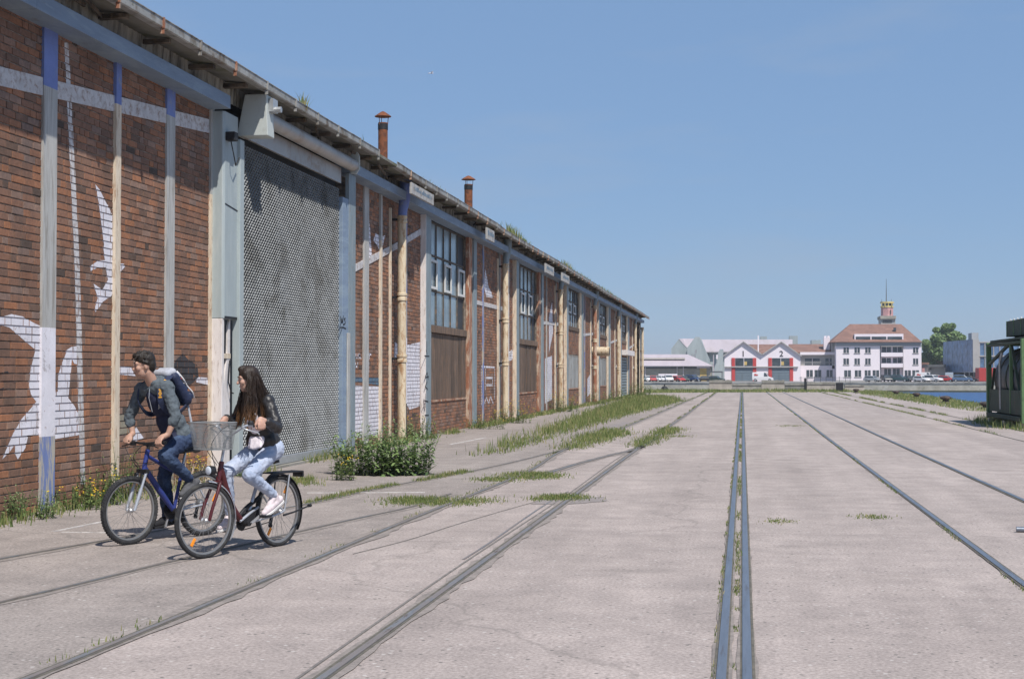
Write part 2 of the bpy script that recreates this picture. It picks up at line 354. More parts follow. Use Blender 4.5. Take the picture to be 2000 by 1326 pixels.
# ------------------------------------------------------------------ rails
def ribbon(mb, pts, w, z0, z1, off=0, mi=0):
    """a flat strip of width w following pts, top at z1"""
    P = [Vector((p.x, p.y, 0)) for p in pts]; n = len(P); L = []; Rr = []
    for i in range(n):
        d = (P[min(i+1, n-1)] - P[max(i-1, 0)]).normalized(); s = Vector((d.y, -d.x, 0))
        L.append(P[i] + s*(off - w/2)); Rr.append(P[i] + s*(off + w/2))
    vs = []
    for a, b in zip(L, Rr): vs += [(a.x,a.y,z0),(b.x,b.y,z0),(b.x,b.y,z1),(a.x,a.y,z1)]
    fs = []
    for i in range(n-1):
        k = 4*i; fs += [(k+3,k+2,k+6,k+7),(k,k+3,k+7,k+4),(k+1,k+5,k+6,k+2)]
    fs += [(0,1,2,3),(4*n-4,4*n-1,4*n-2,4*n-3)]
    return mb.add(vs, fs, mi)
def smooth(pts, k=6):
    out = []
    for i in range(len(pts)-1):
        p0 = pts[max(i-1,0)]; p1 = pts[i]; p2 = pts[i+1]; p3 = pts[min(i+2, len(pts)-1)]
        for j in range(k):
            t = j/k; out.append(.5*((2*p1)+(p2-p0)*t+(2*p0-5*p1+4*p2-p3)*t*t+(3*p1-p0-3*p2+p3)*t**3))
    return out + [pts[-1]]
def rail(label, pts, w=.062, groove=-1, gw=.045, top=.016, dirty=True):
    t = thing('rail', label, 'rail', (0,0,0), 0, 'old rails sunk into the quay')
    g = MB(); ribbon(g, pts, w, .0, top); g.build('rail_head', [MT['rail_dirty' if dirty else 'rail']], t)
    g = MB(); ribbon(g, pts, gw, .0, .0085, off=groove*(w/2+gw/2+.002)); g.build('groove', [MT['groove']], t)
    g = MB(); ribbon(g, pts, .016, .0, .0092, off=-groove*(w/2+.010)); g.build('joint', [MT['groove']], t)
    g = MB(); L = []; Rr = []; D = dense(pts, .22)
    for i, p in enumerate(D):                     # ragged gritty margin either side
        d = (D[min(i+1, len(D)-1)]-D[max(i-1, 0)]).normalized(); s = Vector((d.y, -d.x, 0))
        k = .5+.9*abs(mnoise.noise(Vector((p.x*.6+9*w, p.y*.45, groove))))
        L.append(p-s*(w/2+(.11 if dirty else .035)*k*random.uniform(.6,1.3))); Rr.append(p+s*(w/2+(.11 if dirty else .035)*k*random.uniform(.6,1.3)))
    n = len(D); g.add([(p.x,p.y,.0062) for p in L]+[(p.x,p.y,.0062) for p in Rr], [(i,n+i,n+i+1,i+1) for i in range(n-1)]); g.build('dirt_margin', [MT['dirt']], t)
    return t
def dense(pts, st):
    out = []
    for a, b in zip(pts[:-1], pts[1:]):
        k = max(1, min(14, int((b-a).length/st)))
        out += [a.lerp(b, j/k) for j in range(k)]
    return out+[pts[-1]]
def straight(X, y0=2.5, y1=142.5, dx=0): return [Vector((X+dx*math.sin(y*.13), y, 0)) for y in np.linspace(y0, y1, 40)]
rail('left rail of the close pair running straight up the middle of the quay', straight(-.122), .054, 1, .010, dirty=False)
rail('right rail of the close pair running straight up the middle of the quay', straight(.02), .054, -1, .010, dirty=False)
rail('single rail just right of the middle pair with a thin groove beside it', straight(2.19, dx=.012), .052, 1, .022, dirty=False)
rail('outer rail of the track leaving the frame at its right edge', straight(3.66, dx=.012), .052, -1, .03, dirty=False)
rail('rail left of the middle, with gravel patches at its near end', straight(-2.30, dx=.015), .045, -1, .03)
L2 = [gnd(*p) for p in [(20,1343),(58,1326),(270,1239),(558,1117.5),(800,1016),(1030,922),(1107,877),(1227,832),(1383,766)]]
rail('rail along the edge of the grey asphalt with weeds growing in it', smooth(L2), .036, -1, .03)
rail('rail passing under the front wheel of the red bicycle', smooth([gnd(*p) for p in [(-40,1189),(0,1178),(170,1138),(346,1095),(585,1039),(700,1013),(810,989),(880,965)]]), .022, -1, .03)
rail('rail passing under the front wheel of the blue bicycle', smooth([gnd(*p) for p in [(-40,1104),(0,1093),(202,1057),(390,1022),(590,987),(700,963),(800,943),(915,922),(1010,901),(1107,877)]]), .022, -1, .03)
rail('curved crossover rail joining two tracks near the grass', smooth([gnd(*p) for p in [(1040,934),(1075,923),(1130,906),(1190,890),(1244,876),(1290,852)]]), .06, -1, .05)

def seam(label, pts, w, m, cat='joint'):
    g = MB(); ribbon(g, pts, w, .0, .0075); return tag(g.build('ground_joint', [m]), label, cat)
seam('thin weedy joint in the concrete right of all the tracks', straight(6.95, dx=.05), .05, MT['groove'])
seam('outermost weedy joint running past the green tank container', straight(8.1, 10, dx=.06), .07, MT['groove'])
seam('thin crack wandering towards the short check rail', smooth([gnd(*p) for p in [(690,1082),(800,1054),(900,1022),(1039,982),(1116,963)]]), .014, MT['asphalt_crack'], 'crack')
seam('short check rail beside the rail left of the middle', smooth([gnd(*p) for p in [(905,1093),(960,1058),(1020,1016),(1068,984),(1110,960)]]), .022, MT['rail_dirty'], 'rail')
seam('long thin groove running beside the rail left of the middle', [Vector((-2.43+.02*math.sin(y*.4), y, 0)) for y in np.linspace(7.0, 60, 120)], .018, MT['asphalt_crack'], 'groove')
for i, (lab, px) in enumerate([('dark repair patch across the rail by the check rail', [(1040,984),(1110,985),(1186,979),(1183,971),(1120,970),(1060,972)]), ('darker repair patch at the foot of the warehouse path', [(1140,852),(1200,838),(1240,826),(1220,824),(1150,842)])]):
    P = [gnd(*q) for q in px]; D = dense(P+[P[0]], .12)[:-1]; D = [Vector((p.x+random.gauss(0,.02), p.y+random.gauss(0,.035), 0)) for p in D]
    g = MB(); g.add([(p.x,p.y,.0048+.0002*i) for p in D], [tuple(range(len(D)))]); tag(g.build('ground_patch', [MT['patch']]), lab, 'patch')
# worn parking lines by the warehouse
for lab, a, b, wd in [('short worn white line slanting behind the blue bicycle front wheel',(103,1039),(207,1018),.035), ('short worn white line level with the blue bicycle front wheel',(121,1040),(211,1041),.03),
                  ('long worn white line in front of the big weed',(600,963),(830,962),.05), ('worn white line on the asphalt beyond the big weed',(880,868),(948,855),.06)]:
    g = MB(); ribbon(g, [gnd(*a), gnd(*b)], wd, .0, .0095); tag(g.build('painted_line', [MT['road_line']]), lab, 'road marking')

# ------------------------------------------------------------------ grass and weeds
def leafmat(name, stops, trans=.25):
    m, t, b = newmat(name); a = _n(t, 'Attribute'); a.attribute_name = 'rnd'
    c = ramp(t, a.outputs['Fac'], stops); t.links.new(c, b.inputs['Base Color'])
    b.inputs['Roughness'].default_value = .65; b.inputs['Specular IOR Level'].default_value = .25
    tr = _n(t, 'BsdfTranslucent'); t.links.new(c, tr.inputs['Color'])
    mx = _n(t, 'MixShader'); mx.inputs[0].default_value = trans
    t.links.new(b.outputs[0], mx.inputs[1]); t.links.new(tr.outputs[0], mx.inputs[2])
    t.links.new(mx.outputs[0], t.nodes['Material Output'].inputs['Surface']); return m
MT['grass'] = leafmat('grass_blades', [(0,(.10,.15,.045)),(.35,(.17,.225,.07)),(.68,(.26,.285,.10)),(.88,(.40,.355,.17)),(1,(.50,.42,.25))], .35)
MT['weed'] = leafmat('weed_leaves', [(0,(.07,.11,.035)),(.4,(.12,.18,.055)),(.75,(.19,.25,.08)),(1,(.28,.32,.13))])
MT['bigweed'] = leafmat('thistle_leaves', [(0,(.08,.13,.055)),(.4,(.165,.245,.09)),(.75,(.25,.345,.13)),(.93,(.37,.44,.26)),(1,(.50,.54,.40))])
MT['dryweed'] = leafmat('dry_weed', [(0,(.16,.13,.06)),(.5,(.26,.21,.11)),(1,(.36,.30,.18))])
MT['petal'] = flat('yellow_petals', (.75,.52,.03), .7)
MT['stem'] = mat('weed_stem', (.085,.11,.045), .8, var=.3, scale=9)
def facerand(me, per, vals=None):
    n = len(me.polygons); k = (n+per-1)//per
    r = np.repeat(np.random.rand(k) if vals is None else vals, per)[:n]
    a = me.attributes.new('rnd', 'FLOAT', 'FACE'); a.data.foreach_set('value', r.astype(np.float32))
def inpoly(p, poly):
    x, y = p; c = False; j = len(poly)-1
    for i in range(len(poly)):
        if (poly[i][1] > y) != (poly[j][1] > y) and x < (poly[j][0]-poly[i][0])*(y-poly[i][1])/(poly[j][1]-poly[i][1])+poly[i][0]: c = not c
        j = i
    return c
def blades(base, h, w, lean=.35):
    """arrays of grass blades: base (n,3), h (n), w (n) -> verts, faces"""
    n = len(base); a = np.random.rand(n)*2*np.pi; b = np.random.rand(n)*2*np.pi; l = np.random.rand(n)*lean*h
    dx, dy = np.cos(a)*w/2, np.sin(a)*w/2; lx, ly = np.cos(b)*l, np.sin(b)*l
    V = np.zeros((n,5,3))
    V[:,0] = base + np.stack([-dx,-dy,np.zeros(n)],1); V[:,1] = base + np.stack([dx,dy,np.zeros(n)],1)
    V[:,2] = base + np.stack([dx*.7+lx*.35,dy*.7+ly*.35,h*.55],1); V[:,3] = base + np.stack([-dx*.7+lx*.35,-dy*.7+ly*.35,h*.55],1)
    V[:,4] = base + np.stack([lx,ly,h],1)
    V = V.reshape(-1,3); i = np.arange(n)*5
    fs = []
    for k in i: fs.append((k,k+1,k+2,k+3)); fs.append((k+3,k+2,k+4))
    return V, fs
def grass_obj(name, label, base, h, w, m='grass', lean=.5, bias=None, cat='grass'):
    V, fs = blades(np.array(base), np.array(h), np.array(w), lean)
    me = bpy.data.meshes.new(name); me.from_pydata(V.tolist(), [], fs); me.materials.append(MT[m])
    vals = np.random.rand(len(base)) if bias is None else np.clip(np.random.rand(len(base))*.8+np.array(bias), 0, 1)
    facerand(me, 2, vals); o = link(name, me)
    return tag(o, label, cat, kind='stuff')
def patch_density(x, y, s=1.0, seed=0): return .5+.5*mnoise.noise(Vector((x*s+seed*17.3, y*s, seed*3.1)))
def grass_poly(label, pix, n, h0, h1, s=.8, seed=1, thr=.35, m='grass', w=.010, edge=.07):
    P = [gnd(*p) for p in pix]; poly = [(p.x, p.y) for p in P]
    x0, x1 = min(p[0] for p in poly), max(p[0] for p in poly); y0, y1 = min(p[1] for p in poly), max(p[1] for p in poly)
    base, hs, ws, bi = [], [], [], []; tries = 0
    while len(base) < n and tries < n*40:
        tries += 1; x, y = random.uniform(x0, x1), random.uniform(y0, y1)
        d = patch_density(x, y, s, seed)
        if d < thr or not inpoly((x, y), poly): continue
        e_ = edge*(1+y/45); x += random.gauss(0, e_); y += random.gauss(0, e_*1.3)
        base.append((x, y, 0)); hh = (h0+(h1-h0)*random.random()**1.5)*(.4+.9*d); hs.append(hh); ws.append(w*(.6+.8*random.random())*(1+y/60)); bi.append((d-.5)*-.25+random.uniform(0,.2))
    return grass_obj('grass', label, base, hs, ws, bias=bi, m=m)
def grass_line(label, pts, n, width, h0, h1, seed=1, thr=.45, s=1.2, off=0, w=.008):
    base, hs, ws = [], [], []; P = pts; tries = 0
    seg = np.cumsum([0]+[(P[i+1]-P[i]).length for i in range(len(P)-1)])
    while len(base) < n and tries < n*30:
        tries += 1; u = random.random()*seg[-1]; i = min(int(np.searchsorted(seg, u))-1, len(P)-2); i = max(i, 0)
        d = (P[i+1]-P[i]); p = P[i] + d*((u-seg[i])/max(seg[i+1]-seg[i], 1e-6)); d.normalize()
        o = off + random.gauss(0, width/2.2); q = Vector((p.x+d.y*o, p.y-d.x*o, 0))
        de = patch_density(p.x, p.y, s, seed)
        if de < thr: continue
        base.append((q.x, q.y, 0)); hs.append((h0+(h1-h0)*random.random())*(.3+de)); ws.append(w*(.6+.8*random.random())*(1+p.y/50))
    return grass_obj('grass', label, base, hs, ws)
# ================================================================== BRICK WAREHOUSE
BX, CX, BMX, GX = -8.45, -8.22, -8.08, -7.70
def yb(x): return onX(x, 730, BX).y
def yc(x): return onX(x, 730, CX).y
def bz(x, y): return onX(x, y, BX).z
Y_S, Y_E = 9.0, yb(1250)
PER = yb(1012) - yb(842)
WH = thing('brick_warehouse', 'long derelict brick and steel quay warehouse with painted murals along the left', 'warehouse', (BX, Y_S, 0))
WH.location = (0,0,0)
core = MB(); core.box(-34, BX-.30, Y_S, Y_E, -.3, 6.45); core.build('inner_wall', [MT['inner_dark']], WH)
g = MB(); g.box(-34, BX+.05, Y_E+.002, Y_E+.32, -.3, 6.5); g.build('end_wall', [MT['mortar']], WH)
g = MB(); g.add([(GX-.02,Y_S,6.43),(GX-.02,Y_E+.4,6.43),(-34,Y_E+.4,9.4),(-34,Y_S,9.4),(GX-.02,Y_S,6.37),(GX-.02,Y_E+.4,6.37),(-34,Y_E+.4,9.3),(-34,Y_S,9.3)],
                [(0,1,2,3),(7,6,5,4),(0,4,5,1),(1,5,6,2),(3,2,6,7),(0,3,7,4)]); ROOF = g.build('roof', [MT['roofing']], WH)

COURSE, JOINT, BL = .0935, .015, .285
ALLB = []                                    # every brick: y0,y1,z0,z1
def brick_region(y0, y1, z0, z1):
    out = []; z = math.floor(z0/COURSE)*COURSE; r = int(round(z/COURSE))
    while z < z1-.02:
        y = y0 - random.choice((0, BL/2, BL*.25, BL*.8)) ; 
        while y < y1:
            L = BL if random.random() < .78 else BL/2
            a, b = max(y, y0), min(y+L, y1)
            za, zb_ = max(z, z0), min(z+COURSE, z1)
            if b-a > .05 and zb_-za > .03: out.append((a+JOINT/2, b-JOINT/2, za+JOINT/2, zb_-JOINT/2))
            y += L
        z += COURSE; r += 1
    return out
# openings and infill per bay
WIN0, WINW = yb(842), yb(910)-yb(842)
bays = [(Y_S, yb(411))]
bays.append((yb(680), WIN0))
mods = []
for k in range(6):
    a = WIN0 + PER*k; b = a + WINW; mods.append((a, b))
    if a > Y_E: break
    nb = min(WIN0 + PER*(k+1), Y_E)
    if b < Y_E: bays.append((b, nb))
mods = [m for m in mods if m[1] < Y_E]
BRW = {}
for i, (a, b) in enumerate(bays):
    g = MB(); g.add([(BX-.014,a,-.1),(BX-.014,b,-.1),(BX-.014,b,6.2),(BX-.014,a,6.2),(BX-.3,a,-.1),(BX-.3,b,-.1),(BX-.3,b,6.2),(BX-.3,a,6.2)],
                    [(0,1,2,3),(0,3,7,4),(1,5,6,2),(3,2,6,7)])
    BRW[i] = g.build('brick_wall', [MT['mortar']], WH)
brick_sets = {i: brick_region(a, b, 0, 6.15) for i, (a, b) in enumerate(bays)}
for k, (a, b) in enumerate(mods):            # brick dado / spandrel of the window bays
    zz = [(0, .92)] if k < 2 else [(0, .92), (2.65, 4.02)]
    for z0, z1 in zz:
        g = MB(); g.add([(BX-.014,a,z0-.1),(BX-.014,b,z0-.1),(BX-.014,b,z1),(BX-.014,a,z1),(BX-.3,a,z0-.1),(BX-.3,b,z0-.1),(BX-.3,b,z1),(BX-.3,a,z1)], [(0,1,2,3),(3,2,6,7),(0,3,7,4),(1,5,6,2)])
        i = 100+10*k+int(z0); BRW[i] = g.build('spandrel_wall', [MT['mortar']], WH); brick_sets[i] = brick_region(a, b, z0, z1)
# the 300 largest bricks in view stand as single objects, the rest joined per bay
cand = sorted([b for b in brick_sets[0] if b[0] > 14.85 and not (15.95 < b[0] and b[1] < 16.5) and b[2] < 5.9 and b[2] > .25 and (b[1]-b[0]) > .1], key=lambda b: b[0])[:300]
cset = set(cand); proto = {}
def brick_proto(L):
    k = round(L, 2)
    if k not in proto:
        h = (COURSE-JOINT)/2; g = MB(); l = k/2; e = .004
        g.add([(-.03,-l,-h),(-.03,l,-h),(-.03,l,h),(-.03,-l,h),(-e,-l,-h),(-e,l,-h),(-e,l,h),(-e,-l,h),(0,-l+e,-h+e),(0,l-e,-h+e),(0,l-e,h-e),(0,-l+e,h-e)],
              [(0,1,5,4),(1,2,6,5),(2,3,7,6),(3,0,4,7),(4,5,9,8),(5,6,10,9),(6,7,11,10),(7,4,8,11),(8,9,10,11)])
        proto[k] = g.mesh('brick', [MT['brick1']])
    return proto[k]
BXV = {}
for b in cand:
    o = link('brick', brick_proto(b[1]-b[0]), BRW[0]); xo = random.uniform(-.003, .003); BXV[b] = BX+xo
    o.location = (BX+xo, (b[0]+b[1])/2, (b[2]+b[3])/2); o.rotation_euler = (random.gauss(0,.006), 0, random.gauss(0,.006))
for i, bs in brick_sets.items():
    bs2 = [b for b in bs if b not in cset]; V = []; Fc = []; e = .004
    for b in bs2:
        x = BX + random.uniform(-.003,.003); BXV[b] = x; y0,y1,z0,z1 = b; k = len(V)
        j = [random.uniform(-.002,.002) for _ in range(4)]
        V += [(x-.03,y0,z0),(x-.03,y1,z0),(x-.03,y1,z1),(x-.03,y0,z1),(x-e,y0,z0+j[0]),(x-e,y1,z0+j[1]),(x-e,y1,z1+j[2]),(x-e,y0,z1+j[3]),(x,y0+e,z0+e+j[0]),(x,y1-e,z0+e+j[1]),(x,y1-e,z1-e+j[2]),(x,y0+e,z1-e+j[3])]
        Fc += [tuple(k+q for q in f) for f in ((0,1,5,4),(1,2,6,5),(2,3,7,6),(3,0,4,7),(4,5,9,8),(5,6,10,9),(6,7,11,10),(7,4,8,11),(8,9,10,11))]
    me = bpy.data.meshes.new('bricks'); me.from_pydata(V, [], Fc); me.materials.append(MT['brick']); facerand(me, 9)
    o = link('bricks', me, BRW[i]); o['kind'] = 'stuff'

# paint on brickwork, lying on each brick face and down on the mortar
def clip(poly, ax, v, keep_gt):
    out = []
    for i in range(len(poly)):
        p, q = poly[i], poly[(i+1) % len(poly)]; a, b = p[ax]-v, q[ax]-v
        if not keep_gt: a, b = -a, -b
        if a >= 0: out.append(p)
        if (a >= 0) != (b >= 0):
            t = a/(a-b); out.append((p[0]+(q[0]-p[0])*t, p[1]+(q[1]-p[1])*t))
    return out
_pl = [0]
def paint(name, polys, m, bay, lift=.0016, skip=0.0, joined=False):
    """polys: lists of (Y,Z) outlines on the wall of that bay; each outline becomes a part of its own"""
    g = MB(); last = None
    for P in polys:
        if not joined: g = MB(); _pl[0] += 1; lf = lift + .00012*(_pl[0] % 12)
        else: lf = lift
        tri = tessellate_polygon([[Vector((p[0], p[1], 0)) for p in P]])
        y0, y1 = min(p[0] for p in P), max(p[0] for p in P); z0, z1 = min(p[1] for p in P), max(p[1] for p in P)
        near = [b for b in brick_sets[bay] if b[1] > y0 and b[0] < y1 and b[3] > z0 and b[2] < z1]
        for t in tri:
            T = [P[i] for i in t]
            g.add([(BX-.014+lf, p[0], p[1]) for p in T], [tuple(range(3))])
            for b in near:
                if skip and random.random() < skip: continue
                c = T
                for ax, v, gt in ((0,b[0]-.001,True),(0,b[1]+.001,False),(1,b[2]+.001,True),(1,b[3]-.001,False)):
                    c = clip(c, ax, v, gt)
                    if len(c) < 3: break
                if len(c) >= 3: g.add([(BXV[b]+lf+.0012, p[0], p[1]) for p in c], [tuple(range(len(c)))])
        if not joined: last = g.build(name, [m], BRW[bay]); last['kind'] = 'stuff'
    if joined: last = g.build(name, [m], BRW[bay]); last['kind'] = 'stuff'
    return last
def pw(pts): return [(onX(x, y, BX).y, onX(x, y, BX).z) for x, y in pts]
def zz(pts, x0, y0, s): return pw([(x0+x/s, y0+y/s) for x, y in pts])
bird1 = zz([(-30,175),(0,165),(60,148),(120,160),(180,195),(215,210),(250,235),(290,270),(298,310),(290,360),(290,480),(300,570),(310,565),(312,480),(335,410),(360,340),(385,325),(425,318),(435,380),(425,420),(400,415),(388,390),(375,520),(368,600),(400,640),(425,690),(440,780),(420,800),(300,820),(205,800),(150,800),(135,870),(95,930),(80,900),(78,850),(50,890),(10,930),(30,880),(70,790),(110,720),(195,620),(165,580),(155,530),(165,440),(190,340),(130,290),(50,220),(0,205),(-30,200)], 0, 560, 2.762)
bird2a = zz([(530,1030),(555,1060),(600,1150),(625,1240),(628,1326),(625,1480),(590,1460),(575,1326),(552,1150)], 0, 0, 2.857)
bird2b = zz([(555,0),(600,0),(625,60),(622,310),(650,325),(690,330),(695,345),(660,390),(650,440),(620,510),(575,540),(530,600),(530,570),(545,520),(520,440),(570,475),(600,420),(590,350),(545,350),(505,370),(505,340),(550,310),(585,310),(575,250),(590,160),(565,60)], 0, 400, 2.857)
paint('mural_paint', [bird1, bird2a, bird2b], MT['white_paint'], 0)
paint('mural_paint', [zz([(640,898),(730,905),(755,955),(640,945)], 0, 400, 2.857), zz([(1095,960),(1162,965),(1162,1005),(1095,990)], 0, 400, 2.857), zz([(735,1158),(752,1180),(745,1215),(705,1215)], 0, 400, 2.857), zz([(760,1240),(800,1300),(740,1326),(745,1260)], 0, 400, 2.857)], MT['white_paint'], 0, .0016)
paint('pale_stripe', [pw([(125,84),(133,84),(142,250),(156,540),(163,800),(166,945),(157,945),(152,800),(146,540),(133,250)])], MT['pale_line'], 0, .0020)
paint('soot_mark', [zz([(985,860),(1020,830),(1045,860),(1100,895),(1108,960),(1060,1005),(1000,1000),(965,950),(960,900)], 0, 400, 2.857)], MT['soot'], 0, .0022, .12)
paint('greige_patch', [zz([(640,1175),(700,1165),(735,1215),(760,1260),(640,1290)], 0, 400, 2.857)], MT['ochre_patch'], 0, .0012)
paint('soot_mark', [zz([(-30,470),(40,455),(85,520),(60,545),(30,560),(-30,560)], 0, 560, 2.762)], MT['soot'], 0, .0012, .3)
# bay between grille door and first window
paint('mural_paint', [pw([(679,752),(742,755),(746,848),(679,858)]), pw([(786,676),(820,668),(820,793),(800,800),(783,770),(777,720)]), pw([(771,668),(778,672),(781,685),(774,702),(770,700)])], MT['white_paint'], 1)
paint('mural_paint', [pw([(718,415),(722,440),(726,498),(718,505)]), pw([(734,455),(742,462),(752,460),(748,478),(741,490),(736,478),(729,470)])], MT['white_paint'], 1)
paint('tag_paint', [pw([(679,736),(741,738),(744,756),(738,752),(700,746),(679,747)]), pw([(742,760),(746,765),(747,845),(744,846),(743,790)])], MT['tag_blue'], 1, .0022)
def strokes(lines, w, bay, m, lift=.0024):
    P = []
    for ln in lines:
        q = pw(ln)
        for (a, b) in zip(q[:-1], q[1:]):
            d = Vector((b[0]-a[0], b[1]-a[1])); d.normalize(); n = Vector((-d.y, d.x))*w/2; e = d*w*.4
            P.append([(a[0]-e.x+n.x, a[1]-e.y+n.y), (b[0]+e.x+n.x, b[1]+e.y+n.y), (b[0]+e.x-n.x, b[1]+e.y-n.y), (a[0]-e.x-n.x, a[1]-e.y-n.y)])
    return paint('graffiti_tag', P, m, bay, lift, joined=True)
def sv(pts): return [(660+x/5.1, 600+y/5.1) for x, y in pts]
strokes([sv([(122,470),(124,500),(140,505)]), sv([(142,505),(155,470),(168,505)]), sv([(147,492),(163,492)]), sv([(178,470),(180,500),(196,502),(198,470)]), sv([(208,505),(208,470),(222,478),(210,488),(226,505)]), sv([(285,470),(285,500)]), sv([(295,470),(328,468)]), sv([(312,470),(312,505)]),
         sv([(108,545),(108,605)]), sv([(135,545),(110,575),(138,603)]), sv([(150,590),(140,575),(152,560),(165,575),(155,592)]), sv([(175,560),(175,590),(195,590),(195,558)]), sv([(285,560),(300,560),(290,580),(300,592)]), sv([(305,520),(307,640)])], .05, 1, MT['white_paint'])
for k in (2,):   # scribbles in the next brick bay
    strokes([[(940,716),(940,790)],[(940,716),(966,718)],[(948,716),(948,760)],[(966,718),(966,778)],[(950,738),(962,738),(962,752),(950,752)],[(942,775),(946,788),(950,776),(954,788),(958,774),(963,788)]], .07, 2, MT['white_paint'])
    paint('mural_paint', [pw([(948,525),(954,560),(960,572),(962,582),(950,580),(945,560)]), pw([(986,690),(1003,683),(1003,700),(986,712)])], MT['white_paint'], 2)
paint('mural_paint', [pw([(1064,700),(1078,695),(1078,780),(1064,788)]), pw([(1072,620),(1078,590),(1080,650),(1072,690)])], MT['white_paint'], 3)
paint('mural_paint', [pw([(1147,740),(1153,730),(1156,765),(1147,775)])], MT['white_paint'], 4)

# flush steel posts and braces in the brick bays
def post(name, xa, xb, y_top, y_bot, mats, cuts, proud=.03, z_min=-.05):
    """xa/xb photograph columns at mid height; cuts: photograph rows where the paint changes"""
    a, b = yb(xa), yb(xb); xm = (xa+xb)/2; zs = [bz(xm, y_top)] + [bz(xm, c) for c in cuts] + [z_min]
    g = MB()
    for i in range(len(zs)-1): g.box(BX-.01, BX+proud, a, b, zs[i+1], zs[i], i)
    return g.build(name, mats, WH)
post('wide_post', 77, 104, 40, 0, [MT['post_blue'], MT['post_grey'], MT['white_paint'], MT['post_streak']], [170, 640, 852])
post('thin_post', 218, 228, 120, 0, [MT['post_blue'], MT['post_cream']], [203], .045)
post('mid_post', 320, 336, 170, 0, [MT['post_blue'], MT['post_grey']], [226])
post('edge_post', 406, 412, 200, 0, [MT['post_grey'], MT['post_cream']], [380], .04)
def brace(p, q, w, m, proud=.016):
    a, b = onX(*p, BX), onX(*q, BX); g = MB(); d = (b-a).normalized(); n = Vector((0,-d.z,d.y))*w/2
    A = [a+n, b+n, b-n, a-n]; g.prism([Vector((BX-.01, v.y, v.z)) for v in A], (proud+.01, 0, 0)); return g.build('brace', [m], WH)
brace((-120,121), (407,247), .22, MT['pale_line'])
brace((681,530), (786,474), .16, MT['pale_line']); brace((792,470), (822,452), .16, MT['pale_line'])
post('thin_post', 708, 717, 348, 0, [MT['post_grey'], MT['post_grey']], [500], .04)
post('thin_post', 786, 792, 395, 0, [MT['post_streak'], MT['white_paint'], MT['soot']], [660, 788], .04)
post('conduit', 739.5, 742.5, 380, 0, [MT['post_grey'], MT['post_cream']], [470], .05)
for k in range(1, len(mods)+1):
    a = WIN0 + PER*(k-1) + WINW; off = WIN0 + PER*(k-1)
    def P_(y, w_, m, proud=.04, z0=-.05, z1=6.0):
        if y < Y_E-.1: g = MB(); g.box(BX-.01, BX+proud, y, y+w_, z0, z1); g.build('thin_post', [m], WH)
    P_(off+WINW+2.6+.2*math.sin(k), .15, MT['post_streak'] if k % 2 else MT['post_grey'])
    P_(off+WINW+6.0, .14, MT['post_grey']); P_(off+WINW+7.9, .13, MT['white_trim'] if k % 2 else MT['post_cream'])
    g = MB(); y0 = off+WINW+1.4
    if y0+6.5 < Y_E:
        n = Vector((0,.05,.06))
        for (ya, za, yb_, zb_) in ((y0, 4.1-.12*k, y0+6.6, 4.0), (y0+4.4, 1.9, y0+7.4, 2.5)):
            g.add([(BX-.01,ya,za-.07),(BX-.01,yb_,zb_-.07),(BX-.01,yb_,zb_+.07),(BX-.01,ya,za+.07),(BX+.018,ya,za-.07),(BX+.018,yb_,zb_-.07),(BX+.018,yb_,zb_+.07),(BX+.018,ya,za+.07)], [(4,5,6,7),(0,4,7,3),(1,2,6,5),(3,7,6,2),(0,1,5,4)])
        g.build('brace', [MT['pale_line']], WH)
# unseen column added left of the frame to cast a shadow on the wall
g = MB(); g.box(BX-.01, BX+.34, 14.12, 14.40, -.05, 6.0); g.build('steel_column', [MT['steel_blue']], WH)

# ring beam, fibre-cement band, eave
for (a, b) in ((Y_S, yc(432)), (yc(676), Y_E)):
    n = max(1, int((b-a)/5.2)); ys = np.linspace(a, b, n+1)
    for i in range(n):
        g = MB(); g.box(BX-.02, BMX+random.uniform(-.004,.004), ys[i]+.004, ys[i+1]-.004, 5.92, 6.13); g.build('ring_beam', [MT['beam_blue']], WH, bevel=.006)
g = MB(); ys = np.arange(Y_S, Y_E, .038); V = []; Fc = []
for i, y in enumerate(ys):
    x = BX+.12 + (.014 if i % 4 < 2 else 0)
    if yc(411) < y < yc(680): x -= .0
    V += [(x, y, 6.13), (x+.02, y, 6.50)]
    if i: k = 2*i; Fc.append((k-2, k, k+1, k-1))
me = bpy.data.meshes.new('fibre_band'); me.from_pydata(V, [], Fc); me.materials.append(MT['fibre']); link('fibre_band', me, WH)
g = MB()
ys = np.arange(Y_S, Y_E+.3, .5); V = []; Fc = []
for i, y in enumerate(ys):
    dz = .02*mnoise.noise(Vector((y*.7, 0, 0)))
    V += [(BX+.1, y, 6.46+dz), (GX-.10, y, 6.385+dz+.02*random.random())]
    if i: k = 2*i; Fc.append((k-2, k-1, k+1, k))
g.add(V, Fc); g.build('eave_soffit', [MT['eave']], WH)
for i, y in enumerate(np.arange(Y_S+.6, Y_E, 1.55)):
    g = MB(); yy = y+random.uniform(-.1,.1); g.box(BX+.05, GX-.22, yy, yy+random.uniform(.07,.14), 6.32, 6.385); g.build('rafter_end', [MT['eave']], WH, bevel=.008)
for i in range(26):                        # ragged hanging laths and torn edges under the eave
    y = random.uniform(15, 60); g = MB(); L = random.uniform(.3,1.4)
    g.bar((BX+random.uniform(.16,.5), y, 6.36-random.random()*.1), (BX+random.uniform(.16,.5), y+L, 6.34-random.random()*.16), .03, .05, mi=0); g.build('torn_lath', [MT['eave']], WH)
